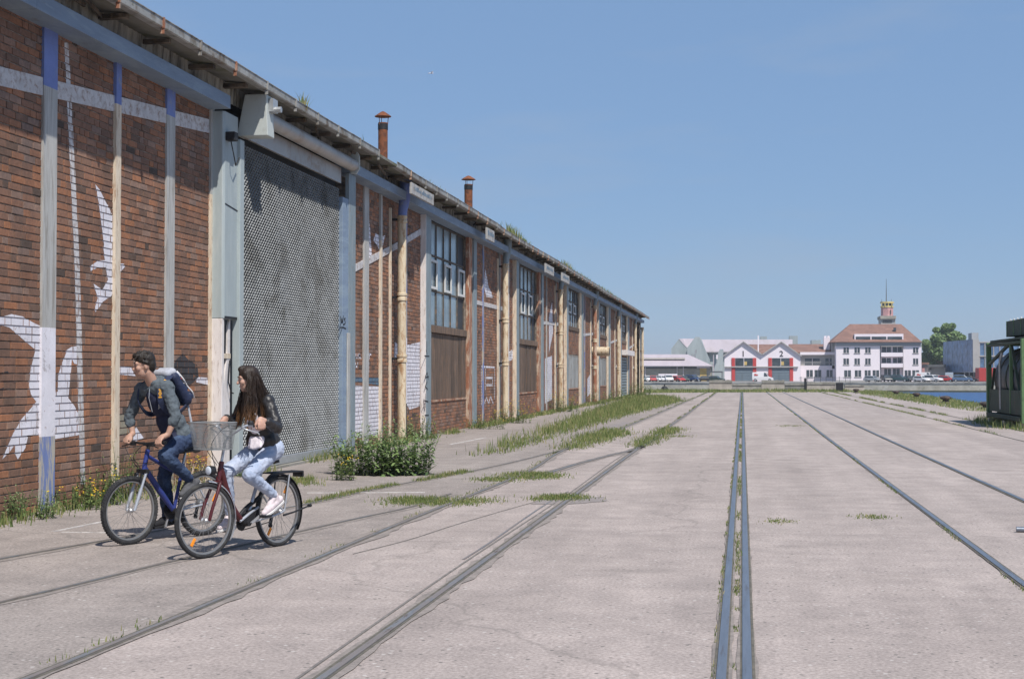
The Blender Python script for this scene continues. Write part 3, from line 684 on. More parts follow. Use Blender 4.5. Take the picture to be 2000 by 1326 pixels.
# gutter in sagging lengths
gy = Y_S; i = 0; GUT = []
def gut_z(y): return 6.465 + .03*mnoise.noise(Vector((y*.16, 3.1, 0))) - (.05*max(0, math.sin((y-40)*.18)) if y > 45 else 0)
while gy < Y_E:
    L = random.uniform(1.25, 1.75)
    if not (30.3 < gy+L/2 < 31.9):
        y0, y1 = gy+.004, min(gy+L, Y_E+.35)-.004; zA, zB = gut_z(y0)+random.uniform(-.006,.006), gut_z(y1)+random.uniform(-.006,.006)
        prof = [(GX-.15,-.03),(GX-.15,-.105),(GX-.02,-.12),(GX,-.105),(GX,0),(GX+.012,.002),(GX+.012,.012),(GX-.012,.012),(GX-.012,-.09),(GX-.135,-.09),(GX-.135,-.03)]
        g = MB(); n = len(prof)
        g.add([(x, y0, zA+z) for x, z in prof]+[(x, y1, zB+z) for x, z in prof], [(j, (j+1)%n, n+(j+1)%n, n+j) for j in range(n)] + [tuple(range(n-1,-1,-1)), tuple(range(n,2*n))])
        o = g.build('gutter_length', [MT['gutter']], WH)
        g = MB(); g.box(GX-.01, GX+.018, y1-.03, y1+.02, zB-.125, zB+.02); g.box(GX-.04, GX+.012, y1-.015, y1+.01, zB-.20, zB-.122); g.build('bracket', [MT['rust_post'] if random.random() < .5 else MT['gutter']], o)
    gy += L; i += 1

# ------------------------------------------------------------------ column cover beside the grille door
ya, yb_, ye = yb(409), yb(409)+.55, yc(463)
zc = onX(430, 621, CX).z
g = MB(); g.prism([(BX,ya,zc),(CX-.03,ya,zc),(CX,ya+.05,zc),(CX,ye,zc),(BX,ye,zc)], (0,0,5.915-zc)); g.build('column_cover', [MT['cover_paint']], WH, bevel=.01)
g = MB(); g.bar((CX+.003, yb_-.5, 4.42), (CX+.003, ye, 4.36), .006, .02); g.build('cover_seam', [MT['black']], WH); g = MB(); g.bar((CX+.003, yb_-.5, zc+.02), (CX+.003, ye, zc+.02), .008, .04); g.build('cover_seam', [MT['black']], WH)
g = MB(); g.box(BX-.02, CX-.02, ya, ya+.10, -.05, zc-.003); g.build('column_flange', [MT['white_trim']], WH, bevel=.01)
g = MB(); g.box(BX-.04, BX+.02, ya+.103, yc(456), -.05, zc-.003); g.build('column_web', [MT['mortar']], WH)
a, b = yc(437), yc(456)
g = MB(); g.add([(CX-.06,b,-.05),(CX-.06,b,2.6),(CX-.06,b-.10,2.45),(CX-.06,b-.12,2.0),(CX-.06,b-.34,1.3),(CX-.06,b-.40,-.05),(CX-.09,b,-.05),(CX-.09,b,2.6),(CX-.09,b-.10,2.45),(CX-.09,b-.12,2.0),(CX-.09,b-.34,1.3),(CX-.09,b-.40,-.05)],
                [(0,1,2,3,4,5),(11,10,9,8,7,6),(0,5,11,6),(5,4,10,11),(4,3,9,10),(3,2,8,9),(2,1,7,8)]); g.build('torn_sheet', [MT['white_trim']], WH)
g = MB(); g.box(CX-.10, CX-.05, ya+.103, b, 1.93, 2.01); g.build('batten_plate', [MT['post_cream']], WH)
g = MB(); g.tube([(CX-.03, b-.1, 1.9+.0), (CX-.02, b-.18, 1.55), (CX-.0, b-.1, 1.38), (CX-.02, b+.05, 1.36)], .012, 6); g.build('loose_cable', [MT['black']], WH, 60)
# guide rails of the grille
for (xa, xb) in ((462,470), (664,679)):
    zt = 5.55 if xa < 600 else 5.35
    g = MB(); g.box(CX-.08, CX+.05, yc(xa), yc(xb), .02, zt); g.build('guide_rail', [MT['cover_paint'] if xa < 600 else MT['beam_blue']], WH, bevel=.008)
g = MB(); g.box(CX+.052, CX+.08, yc(672), yc(677), .02, onX(670,650,CX).z); g.build('guide_cover', [MT['post_grey']], WH, bevel=.006)
g = MB(); g.box(CX-.02, CX+.06, yc(676)-.02, yc(676)+.5, .02, 5.9); g.build('steel_column', [MT['steel_blue']], WH)
def strokesX(lines, w, X, m, name='graffiti_tag'):
    g = MB()
    for ln in lines:
        q = [onX(x, y, X) for x, y in ln]
        for a_, b_ in zip(q[:-1], q[1:]): g.bar(a_, b_, w, .003, up=(1,0,0))
    o = g.build(name, [m], WH); o['kind'] = 'stuff'; return o
strokesX([sv([(25,90),(30,150),(40,110),(48,155),(55,85)]), sv([(75,110),(62,118),(72,140),(74,160),(58,175),(52,168)]), sv([(22,205),(50,200),(80,215)])], .03, CX+.053, MT['black'])
strokesX([sv([(885,340),(885,420)]), sv([(880,425),(890,470)]), sv([(862,485),(910,488)]), sv([(870,690),(890,650),(900,720)]), sv([(870,700),(905,690)]), sv([(890,740),(870,790),(895,820)]), sv([(862,930),(900,940)]), sv([(865,1075),(905,1075)]), sv([(870,860),(872,1000)])], .035, BX+.153, MT['black'])

# ------------------------------------------------------------------ rolling grille
GRX = CX-.03
y0, y1 = yc(470)+.02, yc(664)-.02; z0, z1 = .20, 5.55
cw, chh = .235, .095; nx = int((y1-y0)/(cw/2)); nz = int((z1-z0)/chh)
V = []; Fc = []
for j in range(nz):
    for ph in (0, 1):                       # two zig-zag strands close a row of lozenges
        zc0 = z0+(j+.5)*chh
        for i in range(nx):
            ua, ub = ((i+ph) % 2), ((i+1+ph) % 2); h_ = chh*.5*.95
            za, zb_ = zc0+(h_ if ua else -h_), zc0+(h_ if ub else -h_); ya_, yb2 = y0+i*(y1-y0)/nx, y0+(i+1)*(y1-y0)/nx
            t = .0056 if ub else .0020; k = len(V)      # rising strands made broader to stand in for sunlit glints
            V += [(GRX-.010,ya_,za+t), (GRX+.012,ya_,za-t), (GRX+.008,ya_,za-t*1.3), (GRX-.010,yb2,zb_+t), (GRX+.012,yb2,zb_-t), (GRX+.008,yb2,zb_-t*1.3)]
            Fc += [(k,k+1,k+4,k+3), (k+1,k+2,k+5,k+4), (k+2,k,k+3,k+5)]
me = bpy.data.meshes.new('grille_mesh'); me.from_pydata(V, [], Fc); me.materials.append(MT['grille'])
GR = link('grille_mesh', me, WH)
g = MB(); g.box(GRX-.03, GRX+.04, y0-.01, y1+.01, .05, .2); g.build('bottom_rail', [MT['galv']], WH, bevel=.01)
g = MB(); g.box(GRX-.4, GRX+.14, y0, y1, -.02, .045); g.build('threshold', [MT['concrete_wall']], WH)
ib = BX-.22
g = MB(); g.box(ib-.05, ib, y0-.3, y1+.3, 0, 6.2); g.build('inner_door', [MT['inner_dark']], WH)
def inner(xa, ya_, xb, yb2, m='inner_pale'):
    A, B_ = onX(xa, ya_, ib), onX(xb, yb2, ib); g = MB(); g.box(ib+.002, ib+.03, min(A.y,B_.y), max(A.y,B_.y), min(A.z,B_.z), max(A.z,B_.z)); g.build('inner_panel', [MT[m]], WH)
inner(508,655,606,672); inner(510,672,518,880); inner(560,672,567,880); inner(598,672,606,880); inner(508,780,606,790); inner(535,365,562,480); inner(600,420,640,520); inner(535,500,560,600); inner(575,640,650,648)
# motor housing, roller and end cover
q = [(478,185),(520,184),(523,265),(462,266)]; A = [onX(x, y, CX+.26) for x, y in q]
yy = onX(500,225,CX+.26).y
g = MB(); fr = [Vector((onY(x, y, yy).x, yy, onY(x, y, yy).z)) for x, y in q]
g.prism(fr, (0, .34, 0)); HS = g.build('motor_housing', [MT['motor_box']], WH, bevel=.012)
g = MB(); p = onY(524, 197, yy); g.box(p.x-.02, p.x+.05, yy+.1, yy+.34, p.z-.16, p.z+.06); g.lathe([(.05,-.05),(.05,.16)], (p.x, yy+.2, p.z-.12), 10, 'X'); g.build('gear_motor', [MT['galv']], HS)
p = onX(452, 268, CX+.06); g = MB(); g.box(CX+.0, CX+.16, p.y-.12, p.y+.05, p.z-.07, p.z+.07); g.build('control_box', [MT['black']], WH, bevel=.01)
g = MB(); g.tube([(CX+.05,p.y,p.z-.05),(CX+.12,p.y-.05,p.z-.3),(CX+.1,p.y+.1,p.z-.45),(CX+.1,p.y+.25,p.z-.3)], .01, 6); g.build('loose_cable', [MT['black']], WH, 60)
pa, pb = onX(521, 243, CX+.17), onX(690, 316, CX+.17); zr = (pa.z+pb.z)/2
g = MB(); g.tube([(CX+.17, yy+.34, zr), (CX+.17, pb.y, zr)], .13, 20); RL = g.build('roller_drum', [MT['roller']], WH, 50)
g = MB(); g.box(CX-.03, CX+.02, y0, y1, zr-.42, zr-.10); g.build('roller_box', [MT['roller']], WH)
g = MB(); c = onX(692, 318, CX+.20)
oct_ = [(683,306),(689,297),(698,297),(702,305),(702,330),(696,340),(685,340),(683,330)]
g.prism([Vector((onY(x, y, c.y).x, c.y, onY(x, y, c.y).z)) for x, y in oct_], (0, .05, 0)); g.build('end_cover', [MT['motor_box']], WH, bevel=.008)

# ------------------------------------------------------------------ window bays
def rustpost(y, w_, m, z1=5.92, x1=CX-.02): g = MB(); g.box(BX-.05, x1, y, y+w_, -.05, z1); return g.build('steel_column', [m], WH, bevel=.008)
for k, (a, b) in enumerate(mods):
    sill, top = (3.02 if k < 2 else 4.05), 5.9
    # framing columns
    g = MB(); g.box(BX-.05, BX+.145, a-1.32, a-1.283, -.05, 5.92); g.build('column_sunlit_face', [MT['white_trim'] if k == 0 else MT['post_cream']], WH)  # pale plate colours the column's side face as if brightly sunlit
    rustpost(a-1.28, .62, MT['steel_blue'], x1=BX+.15)
    rustpost(b+.02, .55, MT['rust_post'] if k < 2 else MT['post_cream'], x1=BX+.09)
    rustpost(b+.60, .50, MT['steel_blue'], x1=BX+.14)
    # glazing
    wx = BX-.10
    WN = bpy.data.objects.new('window', None); COL.objects.link(WN); WN.parent = WH
    nc, rows = 5, [sill, sill+(top-sill)*.34, sill+(top-sill)*.68, top]
    ys = np.linspace(a, b, nc+1)
    for i in range(nc):
        for r in range(3):
            g = MB(); g.box(wx-.012, wx+random.uniform(-.003,.003), ys[i]+.02, ys[i+1]-.02, rows[r]+.02, rows[r+1]-.02)
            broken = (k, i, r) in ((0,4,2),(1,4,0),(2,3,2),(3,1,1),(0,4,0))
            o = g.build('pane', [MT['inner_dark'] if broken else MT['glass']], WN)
            o.rotation_euler = (0, 0, 0)
    g = MB()
    for y in ys: g.box(wx-.03, wx+.035, y-.022, y+.022, sill, top)
    for z in rows: g.box(wx-.03, wx+.032, a, b, z-.025, z+.025)
    g.build('window_frame', [MT['frame']], WN)
    for i in (0, 2, 4) if k == 0 else (1, 3):
        g = MB(); y_a, y_b, za, zb_ = ys[i]+.03, ys[i+1]-.03, rows[1]+.04, rows[2]-.12
        for q in ((y_a,y_b,za,za+.07),(y_a,y_b,zb_-.07,zb_),(y_a,y_a+.07,za+.07,zb_-.07),(y_b-.07,y_b,za+.07,zb_-.07)): g.box(wx+.036, wx+.075, *q)
        g.build('casement', [MT['frame_white']], WN)
    g = MB(); g.box(BX-.12, BX+.04, a, b, sill-.20, sill-.003); g.build('sill_beam', [MT['rust_board']], WH, bevel=.008)
    # boarded gate below
    zb0, zb1 = .93, (sill-.205 if k < 2 else 2.64)
    nb = 9; yq = np.linspace(a+.03, b-.03, nb+1)
    for i in range(nb):
        g = MB(); x = BX+random.uniform(-.012,.012)-.02; g.box(x-.03, x, yq[i]+.006, yq[i+1]-.006, zb0+random.uniform(0,.03), zb1-random.uniform(.002,.02))
        if k >= 2: g.box(x, x+.025, yq[i]+.12, yq[i]+.2, zb0+.05, zb1-.03)
        g.build('board', [MT['rust_board'] if k < 2 else MT['grey_board']], WH)
    g = MB(); g.box(BX-.04, BX+.02, a, b, .90, .955); g.build('gate_rail', [MT['rust_post']], WH)
    # downpipe in the brick bay that follows (and precedes the first window)
def downpipe(y, r, zlow=.05, dark=False, hopper=True):
    x = BX+.24; m = MT['pipe_cream']
    g = MB(); g.tube([(x,y,zlow),(x,y,1.6),(x,y,3.2),(x,y,5.45)], r, 14); D = g.build('downpipe', [m if not dark else MT['rust_post']], WH, 50)
    if hopper:
        g = MB(); g.tube([(x,y,5.45),(x+.01,y,5.62),(x+.06,y+.02,5.95),(x+.10,y+.03,6.5)], [r*.9, r*1.0, r*1.25, r*1.4], 14); g.build('hopper', [MT['post_blue'] if y < 40 else MT['steel_blue']], D, 50)
    for z in (2.05, 3.55, 5.45): 
        g = MB(); g.lathe([(r*1.0,-.09),(r*1.22,-.085),(r*1.22,-.03),(r*1.08,-.02),(r*1.08,.03),(r*1.22,.04),(r*1.22,.09),(r,.10)], (x,y,z), 14); g.build('collar', [m], D, 40)
        g = MB(); g.box(BX, x, y-.03, y+.03, z-.03, z+.03); g.build('wall_clip', [MT['black']], D)
    g = MB(); g.box(BX-.005, BX+.06, y-.36, y-.31, .0, 5.7); g.build('conduit', [MT['post_cream']], D)
    g = MB(); g.box(BX-.005, BX+.04, y-.305, y-.2, .0, 5.7); g.build('dark_conduit', [MT['black']], D)
    return D
PD = yb(766)
for k in range(7):
    if PD+PER*k < Y_E-1: downpipe(PD+PER*k, .108, dark=(k == 3))
downpipe(Y_E-.45, .11, hopper=False)
# horizontal vent stub and louvred door with canopy far along
p = onX(1160, 686, BX+.1); g = MB(); g.tube([(BX-.1, p.y, p.z), (BX+1.0, p.y-.1, p.z-.02)], .26, 18); VP = g.build('vent_stub', [MT['pipe_cream']], WH, 50)
g = MB(); g.lathe([(.22,.0),(.22,.01)], (BX+1.0, p.y-.1, p.z-.02), 18, 'X'); g.build('vent_mouth', [MT['black']], VP)
a, b = yb(1212), yb(1224)
for i in range(14):
    g = MB(); z = .1+i*.2; g.box(BX+.0, BX+.05, a, b, z, z+.15); g.build('louvre', [MT['steel_blue']], WH)
g = MB(); g.box(BX, BX+.55, a-.5, b+.6, 3.0, 3.35); g.build('door_canopy', [MT['white_trim']], WH)

# flues on the roof
for lab, x, yt, ybm, X in (('a', 748, 224, 300, -9.2), ('b', 915, 348, 402, -9.2)):
    T = onX(x, yt, X); B_ = onX(x, ybm, X); r = .125 if lab == 'a' else .14
    g = MB(); g.tube([(X, T.y, B_.z-.7), (X, T.y, T.z-.22)], r, 18); fl = g.build('flue', [MT['rust']], ROOF, 50)
    g = MB(); g.lathe([(r*1.75,-.06),(r*1.7,-.045),(r*.5,.06),(.02,.08)], (X, T.y, T.z), 18); 
    for j in range(3):
        t_ = j*2.1; g.bar((X+math.cos(t_)*r, T.y+math.sin(t_)*r, T.z-.3), (X+math.cos(t_)*r*1.15, T.y+math.sin(t_)*r*1.15, T.z-.03), .015, .015, up=(1,0,0))
    g.build('flue_cap', [MT['rust']], ROOF, 40)
    g = MB(); g.lathe([(r*1.06,-.1),(r*1.06,.05)], (X, T.y, T.z-.30), 18); g.build('flue_collar', [MT['black']], ROOF, 40)

# sign boxes hung below the eave
def eave_sign(label, xa, ya_, xb, yb2, h, n):
    A, B_ = onX(xa, ya_, GX+.02), onX(xb, yb2, GX+.02)
    t = thing('eave_sign', label, 'sign', (GX, A.y, A.z-h), 0, 'small sign boards under the eave')
    L = B_.y-A.y
    g = MB(); g.box(-.06, 0, 0, L, 0, h); g.build('board', [MT['sign_board']], t, bevel=.008)
    g = MB(); rr = random.Random(n)
    y = .12*L
    while y < .86*L:
        ww = rr.uniform(.05,.10); g.box(.0, .004, y, y+ww, h*.40, h*(.62+.2*rr.random())); y += ww+rr.uniform(.03,.09)
    g.build('worn_lettering', [MT['tag_blue']], t)
    return t
eave_sign('white sign board with worn lettering hung under the eave before the first window', 806, 356, 849, 383, .27, 1)
eave_sign('small white sign board under the eave above the second cream downpipe', 953, 444, 967, 456, .36, 2)
eave_sign('small white sign board under the eave just before the third downpipe', 1067, 514, 1083, 523, .36, 3)
eave_sign('small white sign board under the eave just after the third downpipe', 1099, 532, 1113, 541, .36, 4)

# tufts on the gutter
def gutter_tuft(label, x, y, h, n, sp):
    p = onX(x, y, GX-.08); z = 6.41
    base = [(p.x+random.gauss(0,.03), p.y+random.gauss(0,sp), z) for _ in range(n)]
    V, fs = blades(np.array(base), np.array([h*random.uniform(.4,1) for _ in base]), np.array([.012+.0003*p.y for _ in base]), .6)
    me = bpy.data.meshes.new('tuft'); me.from_pydata(V.tolist(), [], fs); me.materials.append(MT['grass']); facerand(me, 2)
    return tag(link('gutter_grass', me), label, 'grass', 'tufts growing in the warehouse gutter')
gutter_tuft('wispy grass tuft on the gutter above the grille door', 592, 205, .36, 46, .09)
gutter_tuft('tiny shoot on the gutter near the rusty flue', 706, 275, .28, 5, .05)
gutter_tuft('dense weeds on the gutter past the second downpipe', 1003, 458, .42, 150, .9)
gutter_tuft('weeds on the gutter past the dense clump', 1020, 468, .26, 90, 1.0)
gutter_tuft('weeds on the gutter beyond the third sign board', 1108, 525, .38, 90, 1.3)
gutter_tuft('low weeds on the gutter midway along the roof', 1135, 538, .25, 110, 3.)
gutter_tuft('low weeds on the gutter towards the far end', 1190, 572, .25, 110, 5.)
gutter_tuft('short shoots on the gutter between the flues', 850, 372, .22, 24, .8)
# ================================================================== ACROSS THE BASIN
FW = mat('render_white', (.80,.73,.76), .85, var=.04, scale=.25, c2=(.74,.67,.70), t2=.6, s2=.12)
FT = mat('clay_tiles', (.265,.15,.115), .9, var=.22, scale=1.5, c2=(.20,.115,.09), t2=.5, s2=.6, bp=.5, bs=5)
FG = mat('grey_cladding', (.36,.40,.40), .85, var=.12, scale=.3, c2=(.29,.33,.33), t2=.55, s2=.15, stretch=(2,1,.4))
FP = mat('pale_sheet_roof', (.46,.40,.42), .8, var=.08, scale=.3, c2=(.40,.35,.35), t2=.6, s2=.1, stretch=(2,.3,1))
FST = mat('shed_stone', (.36,.335,.28), .95, var=.2, scale=.6, c2=(.26,.24,.20), t2=.55, s2=.3)
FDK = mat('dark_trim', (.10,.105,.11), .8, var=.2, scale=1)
FRED = mat('red_paint', (.50,.06,.055), .6, var=.08, scale=1)
FDOOR = mat('blue_grey_door', (.15,.19,.22), .6, var=.1, scale=1)
FYEL = mat('ochre_door', (.52,.37,.13), .8, var=.15, scale=1)
FGR = mat('grey_render', (.40,.39,.37), .9, var=.1, scale=.5)
FPK = mat('pink_render', (.55,.30,.29), .85, var=.08, scale=.5)
FYL = mat('yellow_rim', (.62,.50,.20), .7, var=.1, scale=1)
def rect(mb, x0, y0, x1, y1, Y, d0=0., d1=.1, mi=0):
    """photograph rectangle lying on the plane Y, from Y-d0 (towards camera) to Y+d1"""
    a, b = onY(x0, y1, Y), onY(x1, y0, Y); return mb.box(a.x, b.x, Y-d0, Y+d1, a.z, b.z, mi)
def win(parent, x0, y0, x1, y1, Y, m=None, sill=True, name='window', depth=.03):
    g = MB(); rect(g, x0, y0, x1, y1, Y, depth, -.005); o = g.build(name, [m or MT['glass_far']], parent)
    if sill:
        g = MB(); a, b = onY(x0, y1, Y), onY(x1, y0, Y); g.box(a.x-.12, b.x+.12, Y-.14, Y-.004, a.z-.16, a.z-.003); g.build('sill', [FGR], o)
    g = MB(); a, b = onY(x0, y1, Y), onY(x1, y0, Y); xm = (a.x+b.x)/2
    g.box(xm-.05, xm+.05, Y-depth-.03, Y-depth-.004, a.z, b.z); g.build('mullion', [FW], o)
    return o
def base(x, Y): p = onY(x, 743, Y); return (p.x, Y, 0)
def part(name, parent, m, fn, bevel=0): g = MB(); fn(g); return g.build(name, [m], parent, bevel=bevel)
def top(name, lab, cat, group=None): return thing(name, lab, cat, (0,0,0), 0, group)

# --- low shed with pale hipped roof
Y = 325.; T = top('quay_shed', 'low stone shed with a pale pinkish hipped roof beyond the parked cars', 'shed')
part('wall', T, FST, lambda g: rect(g, 1130, 716, 1388, 748, Y, 0, 18))
e0, e1, r0, r1 = onY(1120, 714.5, Y-1), onY(1393, 715, Y-1), onY(1120, 692, Y+9), onY(1343, 692, Y+9)
g = MB(); g.add([(e0.x,Y-1.2,e0.z),(e1.x,Y-1.2,e1.z),(e1.x,Y+19.5,e1.z),(e0.x,Y+19.5,e0.z),(r0.x,Y+9,r0.z),(r1.x,Y+9,r1.z)], [(0,1,5,4),(1,2,5),(2,3,4,5),(3,0,4),(0,3,2,1)]); RF = g.build('roof', [FP], T)
g = MB(); rect(g, 1130, 716, 1388, 720, Y, .03, -.004); g.build('painted_eave_shadow', [FDK], T)  # dark strip painted in for the eave's shadow on the wall
for x in (1243,1262,1281,1300,1318,1336): p = onY(x, 700, Y+3); g = MB(); g.box(p.x-2.0, p.x+.2, Y+3.3, Y+4.4, p.z-.12, p.z+.1); g.build('roof_light', [mat('old_rooflight', (.40,.37,.27), .7)], RF)
part('door', T, FYEL, lambda g: rect(g, 1367, 719, 1380, 744, Y, .08, -.004))
part('door_lintel', T, FW, lambda g: rect(g, 1361, 716.3, 1387, 718.5, Y, .5, -.006))
for x in (1322, 1334, 1260): part('wall_downpipe', T, FW, lambda g: rect(g, x, 716, x+1, 743, Y, .12, -.006))
part('banner', T, FW, lambda g: rect(g, 1286, 730, 1323, 736, Y-6, .05, .02))

# --- grey works building: two gables and a long pale roof
Y = 400.; T = top('grey_works', 'grey sheet-clad works building with two gables and a long pale roof', 'factory')
def gable(g, pts, Y, d): g.prism([onY(x, y, Y) for x, y in pts], (0, d, 0))
part('wall', T, FG, lambda g: gable(g, [(1311,745),(1311,681),(1326,662),(1342,680),(1342,745)], Y+6, 30))
part('wall', T, FG, lambda g: gable(g, [(1342.2,745),(1342.2,679),(1358,658),(1366,658),(1386,702),(1386,745)], Y, 25))
def slope(parent, x0, x1, yr, ye, Y, d, m=FP, name='roof'):
    a, b = onY(x0, ye, Y-.5), onY(x1, ye, Y-.5); c, dd = onY(x1, yr, Y+d), onY(x0, yr, Y+d)
    g = MB(); g.add([a, b, c, dd, a-Vector((0,0,.3)), b-Vector((0,0,.3)), c-Vector((0,0,.3)), dd-Vector((0,0,.3))], [(0,1,2,3),(7,6,5,4),(0,4,5,1),(1,5,6,2),(3,2,6,7),(0,3,7,4)]); return g.build(name, [m], parent)
slope(T, 1367, 1548, 663, 686, Y+4, 14)
part('wall', T, FG, lambda g: rect(g, 1380, 688, 1548, 745, Y+5, 0, 12))
# pitched roof of the rear gable, showing between the two gables
a = onY(1326, 662, Y+6); g = MB(); b = onY(1342, 680, Y+6); c = onY(1358, 661, Y+22)
g.add([onY(1326,662,Y+5.9), onY(1342,680,Y+5.9), onY(1342,680,Y+20), onY(1357,661.5,Y+30), onY(1334,661.5,Y+30)], [(0,1,2,3,4)]); g.build('roof', [FP], T)
for x, y0, y1 in ((1352,692,698),(1357,692,701),(1359,683,690),(1363,700,707)): win(T, x-1.2, y0, x+1.2, y1, Y, sill=False)
for x, y0, w_ in ((1388,666,13),(1410,667,9),(1422,669,13),(1442,666,12),(1485,657,13),(1542,656,16),(1585,664,18)):
    part('roof_vent', T, FG if x != 1410 else FP, lambda g: rect(g, x, y0, x+w_, 690, Y+22, 0, 6))
part('lean_to', T, FG, lambda g: gable(g, [(1400,745),(1392,712),(1406,682),(1412,682),(1412,745)], Y-30, 8))
part('hanging_pipe', T, FP, lambda g: rect(g, 1393, 693, 1394.5, 735, Y-31, .3, .1))
part('silo_hopper', T, FW, lambda g: rect(g, 1399, 693, 1402, 701, Y-31, 1, .5))
part('canopy', T, FDK, lambda g: (rect(g, 1381, 725, 1411, 727.5, 312, 0, 6), rect(g, 1381, 727.5, 1382, 745, 312, 0, .4), rect(g, 1409.5, 727.5, 1411, 745, 312, 0, .4)))

# --- twin gabled garage, numbers 1 and 2
Y = 332.; T = top('gabled_garage', 'white twin-gabled garage with red door jambs and the numbers 1 and 2', 'garage')
part('wall', T, FW, lambda g: g.prism([onY(x, y, Y) for x, y in [(1415,746),(1415,693),(1452,667.5),(1488.5,692.5),(1526,667.5),(1563.5,694),(1563.5,746)]], (0, 16, 0)))
for (xa, ya_, xb, yb2, xc_, yc2) in ((1412.5,694.5,1452,666.5,1489,692),(1488,692,1526,666.5,1566,695)):
    for p, q in (((xa,ya_),(xb,yb2)), ((xb,yb2),(xc_,yc2))):
        A, B_ = onY(*p, Y), onY(*q, Y); g = MB(); g.add([A+Vector((0,-.6,.0)), B_+Vector((0,-.6,.0)), B_+Vector((0,16.2,0)), A+Vector((0,16.2,0)), A+Vector((0,-.6,-.22)), B_+Vector((0,-.6,-.22)), B_+Vector((0,16.2,-.22)), A+Vector((0,16.2,-.22))],
            [(0,1,2,3),(7,6,5,4),(0,4,5,1),(1,5,6,2),(3,2,6,7),(0,3,7,4)]); g.build('roof', [FDK if p[0] < q[0] and False else FGR], T)
slope(T, 1455, 1524, 672.5, 690, Y+9, 9, FT, 'tiled_roof')
for x in (1429, 1501): 
    part('door_jamb', T, FRED, lambda g: rect(g, x, 699, x+6.5, 744, Y, .18, -.005)); part('door_jamb', T, FRED, lambda g: rect(g, x+41.5, 699, x+48, 744, Y, .18, -.005))
    W_ = win(T, x+7, 699.3, x+41, 715, Y, sill=False)
    part('blind', W_, FYEL, lambda g: rect(g, x+24, 706, x+30, 713, Y, .055, -.035))
    part('ledge', T, FGR, lambda g: rect(g, x-14, 715.5, x+58, 717.5, Y, .5, -.006))
    D = part('garage_door', T, FDOOR, lambda g: rect(g, x+7, 718, x+41, 745.5, Y, .05, -.005))
    for j in range(5): part('door_panel', D, FDOOR, lambda g: rect(g, x+7.6, 718.8+j*5.3, x+40.4, 722.8+j*5.3, Y, .09, -.053))
    part('wicket', D, FDK, lambda g: rect(g, x+20, 730, x+20.7, 745.3, Y, .10, -.053))
def font_mesh(o, mw, parent, m):
    bpy.context.view_layer.update(); dg = bpy.context.evaluated_depsgraph_get()
    me = bpy.data.meshes.new_from_object(o.evaluated_get(dg)); nm = o.name; cu = o.data; bpy.data.objects.remove(o); bpy.data.curves.remove(cu)
    me.materials.clear(); me.materials.append(m); q = link(nm.split('.')[0], me, parent); q.matrix_local = mw; return q
def numeral(ch, x, y, h, Y, parent):
    c = bpy.data.curves.new('numeral', 'FONT'); c.body = ch; c.size = h*2778*0+1; c.align_x = 'CENTER'; c.align_y = 'CENTER'; c.extrude = .02; c.offset = .02
    c.materials.append(MT['black']); o = bpy.data.objects.new('numeral', c); COL.objects.link(o); o.parent = parent
    p = onY(x, y, Y); hh = onY(x, y-h/2, Y).z - onY(x, y+h/2, Y).z; c.size = hh/.70
    return font_mesh(o, Matrix.Translation((p.x, Y-.05, p.z)) @ Matrix.Rotation(math.pi/2, 4, 'X'), parent, MT['black'])
numeral('1', 1451.5, 691.5, 11, Y, T); numeral('2', 1526, 691.5, 11, Y, T)
part('party_wall', T, FW, lambda g: rect(g, 1480, 655, 1482, 690, Y+6, 0, 2))
part('door_step', T, FGR, lambda g: rect(g, 1429, 744.8, 1563, 746.5, Y, 1.2, -.01))

# --- middle wing
Y = 335.; T = top('office_wing', 'low white office wing with tiled roof between garage and hotel-like block', 'building')
part('wall', T, FW, lambda g: rect(g, 1563.8, 714, 1633, 746, Y, 0, 12))
part('upper_wall', T, FGR, lambda g: rect(g, 1563.8, 690, 1633, 713.9, Y+.8, 0, 11))
slope(T, 1540, 1640, 672, 688, Y+2, 8, FT, 'roof')
part('fascia', T, FW, lambda g: rect(g, 1563, 687.5, 1634, 693, Y, .4, 2))
part('railing', T, FGR, lambda g: (rect(g, 1564, 706, 1633, 707, Y, .02, .05), rect(g, 1564, 709, 1633, 710, Y, .02, .05)))
for x0, x1 in ((1572,1601),(1612,1627)): win(T, x0, 700, x1, 713, Y+.8, sill=False)
for x0, x1 in ((1575,1587.5),(1591,1604),(1614.5,1626)): win(T, x0, 722.5, x1, 736, Y)
C_ = part('chimney', T, FW, lambda g: rect(g, 1609, 660, 1621, 690, Y+4, 0, 2.2)); part('chimney_pot', C_, FW, lambda g: (rect(g, 1609.5, 656, 1614, 659.8, Y+4.3, 0, 1.2), rect(g, 1616, 656, 1620.5, 659.8, Y+4.3, 0, 1.2)))

